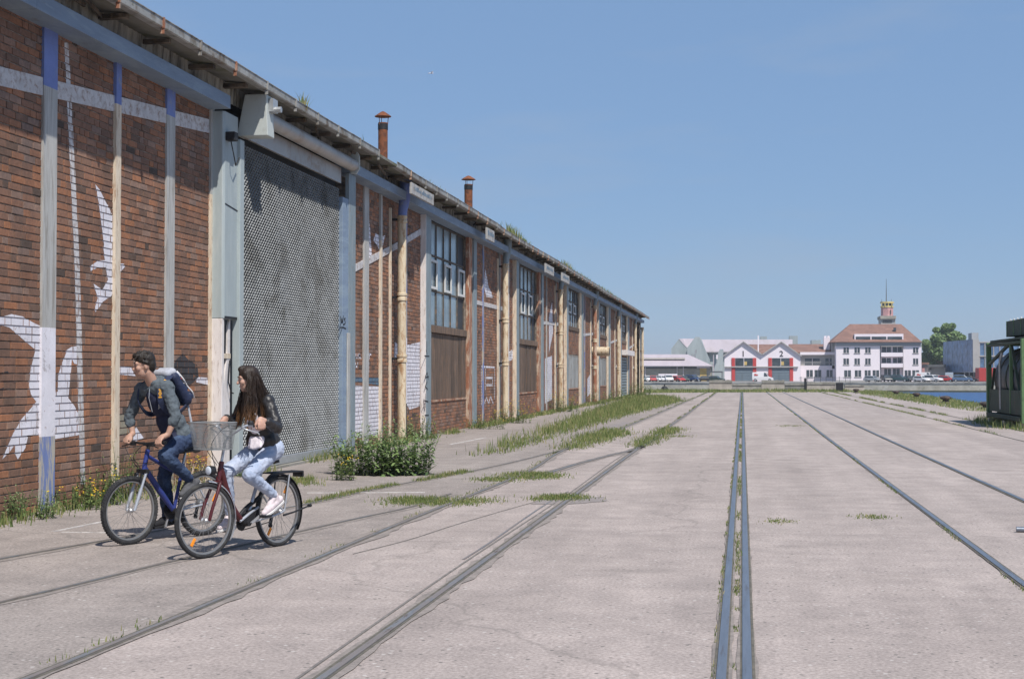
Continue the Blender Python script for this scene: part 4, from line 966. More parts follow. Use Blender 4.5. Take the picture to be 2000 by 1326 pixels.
# --- white three-storey block with red roof
Y = 330.; T = top('white_block', 'white three-storey waterfront block with red tiled hipped roof', 'building')
part('wall', T, FW, lambda g: rect(g, 1633.3, 675.2, 1720.5, 747, Y, 0, 17))
part('wall', T, FW, lambda g: rect(g, 1763.5, 675.2, 1799.5, 747, Y, 0, 17))
part('recess_wall', T, FW, lambda g: rect(g, 1720.6, 675.2, 1763.4, 747, Y+1.4, 0, 15))
part('side_wall', T, FGR, lambda g: rect(g, 1625, 669, 1633.2, 720, Y+5, 0, 12))
part('cornice', T, mat('cornice_grey', (.34,.36,.38), .8), lambda g: rect(g, 1633, 668.3, 1800, 675, Y, .25, 17))
e0, e1 = onY(1622.5, 668, Y-.8), onY(1801, 668, Y-.8); r0, r1 = onY(1660, 633, Y+8.5), onY(1760, 633, Y+8.5)
g = MB(); g.add([(e0.x,Y-.9,e0.z),(e1.x,Y-.9,e1.z),(e1.x,Y+18.,e1.z),(e0.x,Y+18.,e0.z),(r0.x,Y+8.5,r0.z),(r1.x,Y+8.5,r1.z)], [(0,1,5,4),(1,2,5),(2,3,4,5),(3,0,4),(0,3,2,1)]); RF = g.build('roof', [FT], T)
DM = part('dormer', T, FW, lambda g: rect(g, 1669, 652, 1764.5, 668.6, Y+.4, 0, 6))
for x0, x1 in ((1671.5,1700),(1702.5,1731),(1733.5,1762)):
    g = MB(); rect(g, x0, 657.3, x1, 666.8, Y+.4, .05, -.006); g.build('window', [MT['glass_far']], DM)
part('roof_light', RF, MT['glass_far'], lambda g: rect(g, 1745, 640, 1750, 646, Y+4.6, .3, .4))
for y0, y1 in ((678.6,689.2),(700,711.6)):
    for x0, x1 in ((1647.5,1658),(1669,1679.3),(1690,1700.2),(1783.5,1793.3)): win(T, x0, y0, x1, y1, Y)
for x0, x1 in ((1649,1662),(1669.7,1682),(1689,1700.5),(1704.5,1717),(1767,1779),(1782,1795)): win(T, x0, 723, x1, 735.7, Y)
for y0, y1 in ((677.5,688),(699,709)):
    for x0, x1 in ((1722.5,1740),(1744,1761)): win(T, x0, y0, x1, y1, Y+1.4, sill=False)
    part('balcony', T, FW, lambda g: rect(g, 1720.7, y1+.6, 1763.3, y1+8.4, Y, .35, 1.3))
for x0, x1 in ((1727,1740),(1744,1757)): win(T, x0, 720, x1, 736, Y+1.4, sill=False, name='entrance_door')
part('balcony_roof', T, FGR, lambda g: rect(g, 1720.7, 675.3, 1763.3, 677, Y, .4, 1.3))
for x in (1719.5, 1763): part('rain_pipe', T, FDK, lambda g: rect(g, x, 676, x+1, 745, Y, .12, -.006))
part('plinth', T, FGR, lambda g: rect(g, 1633.2, 742.5, 1720.4, 747.2, Y, .1, -.006))
# railing on the far quay
g = top('quay_railing', 'thin dark railing on the far quay in front of the white block', 'railing')
for x in (1564,1577,1590,1602,1613,1626,1639,1651,1660): part('post', g, FDK, lambda m: rect(m, x, 735, x+.8, 747.5, Y_FAR+3, .05, .05))
part('rail', g, FDK, lambda m: rect(m, 1560, 737.2, 1661, 737.8, Y_FAR+3, .04, .04)); part('rail', g, FDK, lambda m: rect(m, 1560, 741, 1661, 741.5, Y_FAR+3, .04, .04))

# --- control tower behind
Y = 420.; T = top('control_tower', 'pink octagonal tower with yellow rim rising behind the red roof', 'tower')
c = onY(1732, 620, Y)
def octo(g, x, y0, y1, wpx, n=8):
    A, B_ = onY(x, y1, Y), onY(x, y0, Y); r = wpx/2*Y/2700
    g.tube([(A.x, Y, A.z), (A.x, Y, B_.z)], r, n)
part('tower_base', T, FGR, lambda g: rect(g, 1719, 618, 1746, 748, Y, 4, 4)); part('base_gallery', T, FST, lambda g: rect(g, 1716.5, 618, 1747, 624, Y, 4.6, 4.6))
part('gallery_opening', T, FDK, lambda g: rect(g, 1724, 625, 1742, 631, Y-4, .06, -.004))
part('shaft', T, FPK, lambda g: octo(g, 1732.5, 600.5, 618, 22)); part('cabin', T, MT['glass_far'], lambda g: octo(g, 1732.5, 592, 600.6, 21))
part('rim', T, FYL, lambda g: (octo(g, 1732.5, 598, 601, 24), octo(g, 1732.5, 589.5, 592.5, 25)))
for x in (1722,1728.5,1735,1742): part('cabin_pillar', T, FYL, lambda g: rect(g, x-.7, 592, x+.7, 598.5, Y-1.5, .2, .2))
for x in (1733,1739): part('slit_window', T, FDK, lambda g: rect(g, x, 605, x+1.6, 613, Y-1.62, .06, .3))
p0, p1 = onY(1731, 590, Y), onY(1731, 545, Y); g = MB(); g.tube([p0, p1], [.14,.05], 6); g.build('antenna', [FDK], T)
for x in (1722, 1741): g = MB(); g.tube([onY(x,590,Y), onY(x,584,Y)], .05, 5); g.build('whip_aerial', [FDK], T)

# --- blue glass building with red box
Y = 322.; T = top('glass_office', 'modern blue glass office on pillars right of the tree', 'building')
g = MB(); a, b, c, d = onY(1842,668,Y+26), onY(1900,663,Y), onY(1900,726,Y), onY(1842,727,Y+26)
g.prism([a,b,c,d], (6, 26, 0)); g.build('glass_body', [MT['glass_blue']], T)
for j in range(6):
    u = j/5.; p = a.lerp(d, u); q = b.lerp(c, u); g = MB(); g.bar(p-Vector((.06,.06,0)), q-Vector((.06,.06,0)), .03, .05); g.build('transom', [MT['glass_blue']], T)
for j in range(7):
    u = j/6.; p = a.lerp(b, u); q = d.lerp(c, u); g = MB(); g.bar(p-Vector((.05,.05,0)), q-Vector((.05,.05,0)), .03, .03, up=(0,1,0)); g.build('glazing_bar', [MT['glass_blue']], T)
part('end_frame', T, FGR, lambda g: rect(g, 1900.2, 663, 1912, 726, Y, .2, 8)); part('lift_tower', T, FGR, lambda g: rect(g, 1898, 650, 1911, 664, Y+12, 0, 5))
part('side_glazing', T, MT['glass_blue'], lambda g: rect(g, 1912.1, 667, 1990, 718, Y+1, 0, 8))
for x in (1912.5,1923,1931,1940,1952): part('mullion', T, FGR, lambda g: rect(g, x, 667, x+1.2, 718, Y+1, .2, -.005))
for y in (667, 694): part('floor_band', T, FGR, lambda g: rect(g, 1912.2, y, 1990, y+2.6, Y+1, .3, -.006))
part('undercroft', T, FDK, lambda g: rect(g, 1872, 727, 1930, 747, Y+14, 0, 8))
for x in (1884,1893,1902): part('pillar', T, FGR, lambda g: rect(g, x, 726.5, x+1, 746, Y+2, 0, .4))
T = top('red_container', 'red box container standing beside the glass office', 'container')
part('body', T, FRED, lambda g: rect(g, 1912.5, 718.3, 1975, 744.5, 312, 0, 5))
for j in range(14): part('rib', T, FRED, lambda g: rect(g, 1914+j*2.6, 719.2, 1915.2+j*2.6, 743.6, 312, .06, -.004))
T = top('low_annex', 'low grey annex with a flat roof below the tree', 'building')
part('wall', T, FGR, lambda g: rect(g, 1815, 717, 1846, 746, 340, 0, 8)); part('roof', T, FDK, lambda g: rect(g, 1812, 712, 1848, 716.8, 339, 0, 10))
part('door', T, FDK, lambda g: rect(g, 1813.5, 719, 1819, 746, 339.5, .1, .1))
T = top('brick_hut', 'small pinkish brick hut beside the white block', 'hut')
part('wall', T, FPK, lambda g: rect(g, 1801, 712, 1814, 746, 352, 0, 6)); part('roof', T, FT, lambda g: rect(g, 1800, 708, 1815, 711.8, 351.5, 0, 7))

# --- tree
def leafy_tree(name, label, base, trunk_h, clumps, leaf, n, mats='bigweed'):
    T = thing(name, label, 'tree', base)
    g = MB(); g.tube([(0,0,0),(.1,0,trunk_h*.5),(0,.1,trunk_h)], [.45,.36,.3], 8)
    for c in clumps: g.tube([(0,0,trunk_h*.8), (c[0]*.5,c[1]*.5,(c[2]+trunk_h)/2), (c[0],c[1],c[2])], [.2,.12,.04], 6)
    g.build('trunk', [MT['eave']], T)
    V = []; Fc = []; rv = []
    for i in range(n):
        c = random.choice(clumps); u = np.random.normal(size=3); u /= np.linalg.norm(u); r = random.random()**.45
        p = Vector((c[0]+u[0]*c[3]*r, c[1]+u[1]*c[3]*r, c[2]+u[2]*c[4]*r))
        a = Vector(np.random.normal(size=3)).normalized(); b = a.orthogonal().normalized(); L = leaf*random.uniform(.6,1.3); k = len(V)
        V += [p-a*L*.5, p+b*L*.32, p+a*L*.5, p-b*L*.32]; Fc.append((k,k+1,k+2,k+3)); rv.append(min(1,max(0,random.gauss(.40,.2))))
    me = bpy.data.meshes.new('crown'); me.from_pydata([tuple(v) for v in V], [], Fc); me.materials.append(MT[mats]); facerand(me, 1, np.array(rv)); o = link('crown', me, T); o['kind'] = 'stuff'
    return T
Y = 385.; b0 = onY(1842, 743, Y); s = Y/2740
def cl(x, y, rx, rz): p = onY(x, y, Y); return (p.x-b0.x+0., random.uniform(-3,3), p.z, rx*s, rz*s)
leafy_tree('broadleaf_tree', 'large dark green broadleaf tree between the white block and the glass office', (b0.x, Y, 0), 5.0,
    [cl(1848,655,18,15), cl(1832,665,16,14), cl(1862,660,15,13), cl(1815,680,13,12), cl(1838,690,20,14), cl(1862,685,18,15), cl(1820,705,15,14), cl(1845,712,20,14), cl(1866,705,14,14), cl(1806,672,8,8), cl(1846,640,9,7), cl(1876,668,9,8), cl(1806,698,8,10), cl(1858,638,5,5), cl(1830,645,6,5), cl(1880,660,5,5)], .85, 15000, 'bigweed')

# --- parked cars across the basin
def car_proto(kind):
    t = bpy.data.objects.new('parked_car', None); COL.objects.link(t)
    L = {'hatch':3.9,'sedan':4.5,'van':5.0,'suv':4.4}[kind]; W = {'hatch':1.7,'sedan':1.76,'van':1.95,'suv':1.85}[kind]; H = {'hatch':1.46,'sedan':1.42,'van':2.3,'suv':1.7}[kind]
    l = L/2
    low = {'hatch':[(-l,.32),(-l,.72),(-l+.12,.92),(l-.95,.90),(l-.18,.74),(l,.55),(l,.30)], 'sedan':[(-l,.32),(-l+.05,.85),(-l+.7,.90),(l-1.2,.90),(l-.2,.74),(l,.55),(l,.30)],
           'van':[(-l,.35),(-l,1.2),(-l+.02,1.25),(l-.9,1.15),(l-.15,.92),(l,.6),(l,.32)], 'suv':[(-l,.38),(-l,.95),(-l+.1,1.02),(l-1.1,1.0),(l-.12,.86),(l,.6),(l,.36)]}[kind]
    cabp = {'hatch':[(-l+.10,.90),(-l+.38,H-.06),(-l+.9,H),(.35,H-.02),(l-1.0,.90)], 'sedan':[(-l+.55,.89),(-l+1.25,H-.05),(-.2,H),(.45,H-.03),(l-1.25,.89)],
            'van':[(-l+.01,1.2),(-l+.03,H-.08),(-l+.15,H),(.75,H-.04),(l-1.0,1.12)], 'suv':[(-l+.06,.98),(-l+.3,H-.08),(-l+.8,H),(.3,H-.03),(l-1.15,.98)]}[kind]
    g = MB(); g.prism([(x,-W/2,z) for x,z in low], (0,W,0)); b = g.build('body', [FW], t, bevel=.09); 
    g = MB(); k = .12; n = len(cabp); zb = cabp[0][1]
    vs = [(x,-W/2+.03+k*(z-zb)/(H-zb)*1.4,z) for x,z in cabp]+[(x,W/2-.03-k*(z-zb)/(H-zb)*1.4,z) for x,z in cabp]
    g.add(vs, [tuple(range(n)), tuple(range(2*n-1,n-1,-1))]+[(i,(i+1)%n,n+(i+1)%n,n+i) for i in range(n)]); cb = g.build('cabin', [FW], t, bevel=.06)
    # side and end glass standing just proud of the cabin
    g = MB()
    zl, zh = zb+.05, H-.12
    for sgn in (-1,1):
        y_l = sgn*(W/2-.03-k*(zl-zb)/(H-zb)*1.4+.012); y_h = sgn*(W/2-.03-k*(zh-zb)/(H-zb)*1.4+.012)
        xs0 = cabp[0][0]+.25 if kind != 'van' else .3; xs1 = cabp[-1][0]-.18
        xt0 = cabp[1][0]+.12 if kind != 'van' else .35; xt1 = cabp[-2][0]-.02
        g.add([(xs0,y_l,zl),(xs1,y_l,zl),(xt1,y_h,zh),(xt0,y_h,zh)], [(0,1,2,3)])
    a, b2 = cabp[-1], cabp[-2]
    def endq(p, q, nrm):
        f0, f1 = .12, .85; P0 = (p[0]+(q[0]-p[0])*f0, p[1]+(q[1]-p[1])*f0); P1 = (p[0]+(q[0]-p[0])*f1, p[1]+(q[1]-p[1])*f1)
        w0, w1 = W/2-.13, W/2-.25; g.add([(P0[0]+nrm,-w0,P0[1]+.012),(P0[0]+nrm,w0,P0[1]+.012),(P1[0]+nrm,w1,P1[1]+.012),(P1[0]+nrm,-w1,P1[1]+.012)], [(0,1,2,3)])
    endq(cabp[-1], cabp[-2], .02)
    if kind != 'van': endq(cabp[0], cabp[1], -.02)
    g.build('windows', [MT['glass_far']], t)
    r = .31 if kind in ('hatch','sedan') else .35
    for x in (-l+.75, l-.8):
        for sy in (-1,1):
            g = MB(); g.lathe([(r*.2,-.11),(r,-.10),(r,.10),(r*.2,.11)], (x, sy*(W/2-.08), r), 16, 'Y'); wh = g.build('wheel', [MT['black']], t)
            g = MB(); g.lathe([(r*.6,-.015),(r*.6,.015)], (x, sy*(W/2+.03), r), 12, 'Y'); g.build('rim', [MT['galv']], wh)
    for sy in (-1,1):
        g = MB(); g.box(l-.10, l+.012, sy*(W/2-.28)-.16, sy*(W/2-.28)+.16, .56, .68); g.build('headlight', [MT['galv']], t)
        g = MB(); g.box(-l-.012, -l+.05, sy*(W/2-.2)-.1, sy*(W/2-.2)+.1, .65, .85); g.build('tail_light', [FRED], t)
    return t
PAINT = {'white': flat('car_white',(.72,.70,.70),.35), 'red': flat('car_red',(.48,.04,.04),.35), 'black': flat('car_black',(.02,.021,.024),.3), 'blue': flat('car_blue',(.04,.07,.16),.3), 'teal': flat('car_teal',(.03,.07,.075),.35), 'green': flat('car_green',(.03,.05,.04),.35), 'silver': flat('car_silver',(.45,.46,.47),.35,.4), 'lightblue': flat('car_steel_blue',(.09,.15,.26),.3)}
PROT = {}
def place_car(kind, colr, x, Y, rz, label, cat='car', group='cars parked across the basin'):
    if kind not in PROT: t = PROT[kind] = car_proto(kind)
    else: t = copy_tree(PROT[kind])
    p = onY(x, 740, Y); t.location = (p.x, Y, 0.0); t.rotation_euler = (0, 0, R(rz)); t.scale = (.9,.9,.88); t.name = 'parked_car' if kind != 'van' else 'delivery_van'
    for ch in t.children:
        if ch.name.split('.')[0] in ('body','cabin'):
            ch.material_slots[0].link = 'OBJECT'; ch.material_slots[0].material = PAINT[colr]
    return tag(t, label, cat, group)
YC = 308.
for kind, colr, x, rz, lab in [
    ('suv','teal',1252,-70,'dark teal tall car half hidden by the warehouse corner'), ('hatch','white',1266,-75,'white hatchback next to the dark teal car'), ('hatch','red',1275.5,-80,'dark red hatchback, first red car from the warehouse corner'),
    ('hatch','silver',1286,-70,'silver-grey hatchback right of the first red car'), ('hatch','white',1296,-75,'white hatchback in the middle of the left row of parked cars'), ('suv','white',1306,-80,'taller white car left of the second red car'),
    ('hatch','red',1317,-75,'bright red hatchback, second red car in the left row'), ('sedan','red',1325,-60,'red saloon with a pale headlight beside the bright red hatchback'), ('hatch','green',1336,-70,'dark green hatchback right of the red saloon'),
    ('suv','blue',1354,-40,'dark blue car with bright headlights before the ochre door'), ('sedan','black',1375,-165,'long black saloon parked side-on below the ochre door'), ('sedan','green',1397,-20,'dark saloon under the black canopy')]:
    place_car(kind, colr, x, YC+random.uniform(-1.5,1.5), rz, lab)
for kind, colr, x, Y, rz, lab in [
    ('hatch','silver',1704,306,-30,'silver hatchback parked before the left ground-floor windows of the white block'), ('suv','black',1731,306,-80,'black car at the entrance of the white block'), ('suv','teal',1757,306,-20,'dark teal car right of the entrance of the white block'),
    ('hatch','black',1776,306,-75,'small black car below the last windows of the white block'), ('sedan','green',1790,310,-60,'dark saloon behind the pale cars at the corner of the white block'), ('hatch','white',1800,303,-45,'white hatchback at the right corner of the white block'), ('suv','white',1822,303,-40,'large white car in front of the grey annex'),
    ('hatch','blue',1835,312,-30,'dark blue car behind the large white car'), ('hatch','red',1848,305,-20,'small red car in front of the grey annex'), ('suv','lightblue',1880,303,-10,'steel blue estate car under the glass office'), ('hatch','black',1893,309,-15,'black car behind the steel blue estate')]:
    place_car(kind, colr, x, Y, rz, lab)
place_car('van','white',1490,316,-6,'white delivery van with a red mark parked in front of the numbered doors','van', 'vans parked across the basin')
v = [o for o in bpy.data.objects if o.name.startswith('delivery_van')][0]
g = MB(); g.box(-2.0,-1.1,-.99,-.983,1.45,1.75); g.box(-1.95,-1.5,-.99,-.983,1.80,1.95); g.build('red_mark', [FRED], v)
place_car('van','white',1809,318,-20,'white van behind the pale cars by the brick hut','van', 'vans parked across the basin')

# ------------------------------------------------------------------ end of the quay: parapets, bollards
YP = 141.0
def block(label, x0, x1, y0, y1, d, m): 
    a, b = onY(x0, y1, YP), onY(x1, y0, YP); zt = b.z
    t = thing('parapet_block', label, 'wall', (a.x, YP, 0), 0, 'low concrete walls at the end of the quay'); L = b.x-a.x
    n = 9; xs = np.linspace(0, L, n); V = []
    g = MB(); g.box(0, L, 0, d, -.02, zt*.72); g.build('base', [m], t, bevel=.02)
    g = MB()
    for i in range(n-1):
        h = zt*random.uniform(.94,1.0); g.box(xs[i], xs[i+1]-.003, -.06, d+.05, zt*.72+.002, h)
    g.build('coping', [MT['concrete_wall']], t); return t
CW2 = mat('concrete_dark', (.23,.225,.205), .95, var=.25, scale=.8, c2=(.13,.125,.11), t2=.5, s2=.5, bp=.4, bs=10); CW3 = mat('concrete_warm', (.40,.36,.31), .95, var=.2, scale=.8, c2=(.28,.25,.22), t2=.55, s2=.6, bp=.4, bs=10)
block('dark topped concrete parapet, first from the warehouse', 1385, 1430, 741.5, 765, .6, CW3); block('low grey parapet before garage door 1', 1430.5, 1487, 749, 765, .5, MT['concrete_wall'])
block('taller pale parapet between garage doors 1 and 2', 1487.5, 1532, 742, 765, .6, CW3); block('low dark parapet before garage door 2', 1533, 1571, 748, 765, .5, CW2)
block('pale parapet block right of the dark post', 1576, 1632, 746, 765, .5, CW3); block('broken pale concrete block at the end of the parapets', 1650, 1688, 751, 766, .9, CW3)
p = gnd(1573, 764.5); g = MB(); g.box(p.x-.12, p.x+.12, p.y-.3, p.y-.06, 0, 1.25); tag(g.build('steel_post', [MT['black']], bevel=.02), 'dark steel post between the parapet blocks', 'post')
p = gnd(1640, 765); g = MB(); g.box(p.x-.35, p.x+.3, p.y-.5, p.y-.1, 0, .85); tag(g.build('dark_box', [MT['black']], bevel=.03), 'dark low box beside the broken concrete block', 'box')
def bollard(label, x, y, s=.7, dome=False):
    p = gnd(x, y); t = thing('mooring_bollard', label, 'bollard', (p.x, p.y, 0), 0, 'mooring bollards on the quay')
    if dome:
        g = MB(); g.lathe([(.36,0),(.36,.12),(.33,.26),(.24,.38),(.12,.44),(.02,.46)], n=20); g.build('dome', [MT['black']], t, 60)
        g = MB(); g.lathe([(.05,.45),(.04,.56),(.10,.58),(.10,.66),(.02,.67)], n=10); g.build('finial', [MT['black']], t, 60); return t
    g = MB(); g.lathe([(.34*s,0),(.34*s,.05),(.24*s,.08),(.20*s,.22*s)], n=20); g.build('base', [MT['bollard']], t, 50)
    g = MB(); g.lathe([(.20*s,.221*s),(.30*s,.27*s),(.40*s,.34*s),(.40*s,.42*s),(.28*s,.50*s),(.05*s,.53*s)], n=20); g.build('head', [MT['bollard']], t, 50)
bollard('black domed bollard near the far end of the warehouse', 1298, 763, dome=True)
bollard('dark bollard at the quay end before the broken block', 1672, 767); bollard('rusty bollard on the verge, farthest along the water', 1750, 771.5, .7); bollard('rusty bollard on the verge, middle one along the water', 1790, 777, .72)
bollard('rusty bollard with a pale top, nearest along the water', 1847, 787, .8); bollard('dark bollard half hidden by the tank container', 1925, 799, .7)

# ------------------------------------------------------------------ tank container
GRN = mat('green_frame', (.115,.20,.085), .6, var=.15, scale=3, c2=(.06,.10,.045), t2=.58, s2=2.5, c3=(.12,.07,.04), t3=.7, s3=6)
GRD = mat('green_dark', (.045,.065,.04), .7, var=.3, scale=3, c2=(.09,.06,.04), t2=.6, s2=3)
TNK = mat('tank_shell', (.085,.095,.115), .5, .2, var=.2, scale=1.5, c2=(.06,.055,.05), t2=.52, s2=1.2, stretch=(1,1,.5), c3=(.20,.17,.13), t3=.66, s3=3)
XA, YA, LN, WD, HT, ZB = 8.42, 45.4, 6.4, 2.44, 2.6, .16
T = thing('tank_container', 'green framed tank container at the right edge of the quay', 'container', (XA, YA, 0))
def fr(name, p, q, w_, h_, m=GRN): g = MB(); g.bar(p, q, w_, h_, up=(1,0,.01)); return g.build(name, [m], T, bevel=.01)
for x in (.08, WD-.08):
    for y in (.08, LN-.08): fr('corner_post', (x,y,ZB), (x,y,ZB+HT), .20, .16)
    fr('bottom_rail', (x,.17,ZB+.12), (x,LN-.17,ZB+.12), .14, .22, GRD); fr('top_rail', (x+(.06 if x < 1 else -.06),.19,ZB+HT-.10), (x+(.06 if x < 1 else -.06),LN-.19,ZB+HT-.10), .08, .30, GRD)
    fr('side_post', (x, 2.15, ZB+.24), (x, 2.15, ZB+HT-.12), .12, .10)
    fr('diagonal', (x, LN-.2, ZB+HT-.75), (x, 2.3, ZB+HT-.1), .09, .09, GRD); fr('diagonal', (x, .2, ZB+.3), (x, 2.0, ZB+HT-.2), .08, .08, GRD); fr('diagonal', (x, LN-.2, ZB+.3), (x, LN-1.2, ZB+HT-.9), .08, .08, GRD)
for y in (.08, LN-.08):
    for z in (ZB+.12, ZB+HT-.06): fr('end_rail', (.17,y,z), (WD-.17,y,z), .14, .12, GRN)
g = MB(); g.lathe([(.3,.35),(.85,.45),(1.08,.75),(1.08,LN-.75),(.85,LN-.45),(.3,LN-.35)], (WD/2, 0, ZB+1.35), 32, 'Y'); TK = g.build('tank', [TNK], T, 60)
for y in (1.2, 2.2, 3.4, 4.6): g = MB(); g.lathe([(1.085,-.04),(1.11,-.035),(1.11,.035),(1.085,.04)], (WD/2, y, ZB+1.35), 32, 'Y'); g.build('tank_band', [GRD], TK, 60)
g = MB(); g.tube([(.05,3.9,ZB+.35),(.03,3.9,ZB+1.9),(.10,3.75,ZB+2.3),(.3,3.6,ZB+2.45)], .045, 10); g.build('drain_pipe', [MT['galv']], T, 60)
g = MB(); g.box(.3, WD-.3, .3, LN-.3, ZB+.06, ZB+.42); g.build('lower_cradle', [GRD], T)
g = MB(); g.box(.05, .10, .3, LN-.3, ZB+.24, ZB+1.0); g.build('side_skirt', [GRD], T)
g = MB(); g.box(.22, WD-.22, LN-.55, LN-.50, ZB+.3, ZB+1.15); g.build('end_saddle', [GRD], T)
g = MB(); g.box(.22, WD-.22, .50, .55, ZB+.3, ZB+1.15); g.build('end_saddle', [GRD], T)
g = MB(); g.box(.12, WD-.1, .3, LN-.15, ZB+HT+.003, ZB+HT+.07); g.build('walkway', [GRD], T)
g = MB(); g.box(.55, WD, -.4, LN-.8, ZB+HT+.18, ZB+HT+.72); TB = g.build('top_box', [GRD], T, bevel=.02)
for j in range(5): g = MB(); yq = LN-.85-j*1.25; g.box(.535, .549, yq-.07, yq, ZB+HT+.18, ZB+HT+.72); g.build('top_box_rib', [GRN], TB)
for j in range(2): g = MB(); g.box(.6, WD, .3+j*3.9, .5+j*3.9, ZB+HT+.071, ZB+HT+.179); g.build('box_skid', [GRD], TB)
for j in range(9): g = MB(); g.lathe([(.03,0),(.03,.04),(.01,.06)], (.6, .1+j*.62, ZB+HT+.72), 8); g.build('rivet_cap', [MT['frame_white']], TB)
for j in range(3):
    g = MB(); g.box(.0, WD, .3+j*2.75, .6+j*2.75, .0, ZB-.003); tag(g.build('timber_sleeper', [MT['post_cream']]), ['timber sleeper under the near end of the tank container','timber sleeper under the middle of the tank container','timber sleeper under the far end of the tank container'][j], 'timber', 'sleepers under the tank container').location = (XA, YA, 0)
    
# small pipe lying on the concrete at the right frame edge
a, b = gnd(1985, 1039), gnd(2030, 1040); g = MB(); g.tube([a+Vector((0,0,.03)), b+Vector((0,0,.03))], .03, 10); tag(g.build('steel_pipe', [MT['rail']], None, 50), 'short steel pipe lying on the concrete at the right edge', 'pipe')

# ------------------------------------------------------------------ gull
p = onY(842, 144, 138.); t = thing('seagull', 'white seagull gliding high in the sky', 'bird', p, R(35)); t.scale = (.85,.85,.85)
g = MB(); g.tube([(-.28,0,0),(-.2,0,.01),(-.05,0,.03),(.1,0,.03),(.2,0,.035),(.27,0,.03),(.33,0,.02)], [.01,.045,.075,.075,.05,.035,.008], 10)
for s in (-1,1):
    rows = [(0,.12,-.10,.04),(.22,.14,-.07,.14),(.42,.10,-.05,.16),(.62,.0,-.10,.11),(.72,-.10,-.13,.07)]
    vs = []; 
    for y, xf, xb, z in rows: vs += [(xf, s*(y+.03), z), (xb, s*(y+.03), z-.01), ((xf+xb)/2+.02, s*(y+.03), z+.018)]
    g.add(vs, [f for i in range(4) for f in ((3*i,3*i+2,3*i+5,3*i+3),(3*i+2,3*i+1,3*i+4,3*i+5),(3*i,3*i+3,3*i+4,3*i+1))]+[(12,14,13)])
g.add([(-.26,-.02,0),(-.26,.02,0),(-.42,.07,0),(-.44,0,0),(-.42,-.07,0),(-.3,0,.02)], [(0,1,5),(1,2,5),(2,3,5),(3,4,5),(4,0,5),(0,4,3,2,1)])
g.build('body', [mat('gull_white', (.72,.71,.70), .7, var=.05)], t, 60)
# ================================================================== CYCLISTS
def bike_frame(front, rear):
    f, r = gnd(*front), gnd(*rear); d = (f-r); return r, math.atan2(d.y, d.x), d.length
def rotz(p, c, a):
    x, y = p[0]-c[0], p[1]-c[1]; return Vector((c[0]+x*math.cos(a)-y*math.sin(a), c[1]+x*math.sin(a)+y*math.cos(a), p[2]))
RUB = mat('tyre_rubber', (.028,.028,.03), .9, var=.3, scale=20, c2=(.07,.068,.062), t2=.58, s2=9); ALU = mat('bare_alloy', (.55,.55,.56), .38, .7, var=.08, scale=10)
BLK = mat('bike_black', (.018,.018,.02), .55, var=.2, scale=10); BLU = mat('bike_blue', (.03,.045,.20), .35, var=.1, scale=6, spec=.5); REDP = mat('bike_red', (.075,.011,.014), .35, var=.1, scale=6, spec=.5)
SIL = mat('bike_silver', (.46,.48,.52), .4, .4, var=.08, scale=6); ORG = flat('orange_reflector', (.85,.28,.02), .35); WIRE = mat('basket_wire', (.30,.31,.31), .5, .3, var=.1, scale=10); SPK = flat('spoke_steel', (.30,.30,.30), .45, .6)
def wheel(parent, hub, r, rz, tw, knob, refl=False):
    g = MB(); g.torus((0,0,0), r-tw, tw, 'Y', 56, 10); w_ = g.build('wheel', [RUB], parent, 70); w_.location = hub; w_.rotation_euler = (0,0,rz)
    if knob:
        g = MB()
        for i in range(72):
            t = 2*math.pi*i/72; c, s = math.cos(t), math.sin(t)
            for yy, rr in ((0,r-.001),(-.016,r-.008),(.016,r-.008)):
                q = t+(.04 if yy else 0); c, s = math.cos(q), math.sin(q); g.bar((c*(rr-.004), yy, s*(rr-.004)), (c*(rr+.005), yy, s*(rr+.005)), .010, .012, up=(0,1,0))
        g.build('tread', [RUB], w_)
    ri = r-2*tw-.004
    g = MB(); n = 56; prof = [(ri-.008,-.011),(ri+.008,-.013),(ri+.008,.013),(ri-.008,.011)]
    vs = []; 
    for i in range(n):
        t = 2*math.pi*i/n
        for a, h in prof: vs.append((a*math.cos(t), h, a*math.sin(t)))
    g.add(vs, [(i*4+j, i*4+(j+1)%4, ((i+1)%n)*4+(j+1)%4, ((i+1)%n)*4+j) for i in range(n) for j in range(4)]); g.build('rim', [SPK], w_, 40)
    g = MB()
    for i in range(32):
        t = 2*math.pi*i/32; t2 = t+(.55 if i % 4 < 2 else -.55); sgn = 1 if i % 2 else -1
        g.tube([(math.cos(t2)*.022, sgn*.024, math.sin(t2)*.022), (math.cos(t)*(ri-.014), 0, math.sin(t)*(ri-.014))], .0013, 4, caps=False)
    g.build('spokes', [SPK], w_)
    g = MB(); g.lathe([(.008,-.055),(.012,-.04),(.024,-.03),(.024,-.022),(.014,-.015),(.014,.015),(.024,.022),(.024,.03),(.012,.04),(.008,.055)], n=14, axis='Y'); g.build('hub', [ALU], w_, 40)
    if refl:
        for t in (-.95, 2.1): g = MB(); g.bar((math.cos(t)*.19,0,math.sin(t)*.19), (math.cos(t)*.27,0,math.sin(t)*.27), .03, .012, up=(0,1,0)); g.build('spoke_reflector', [ORG], w_, bevel=.004)
    return w_
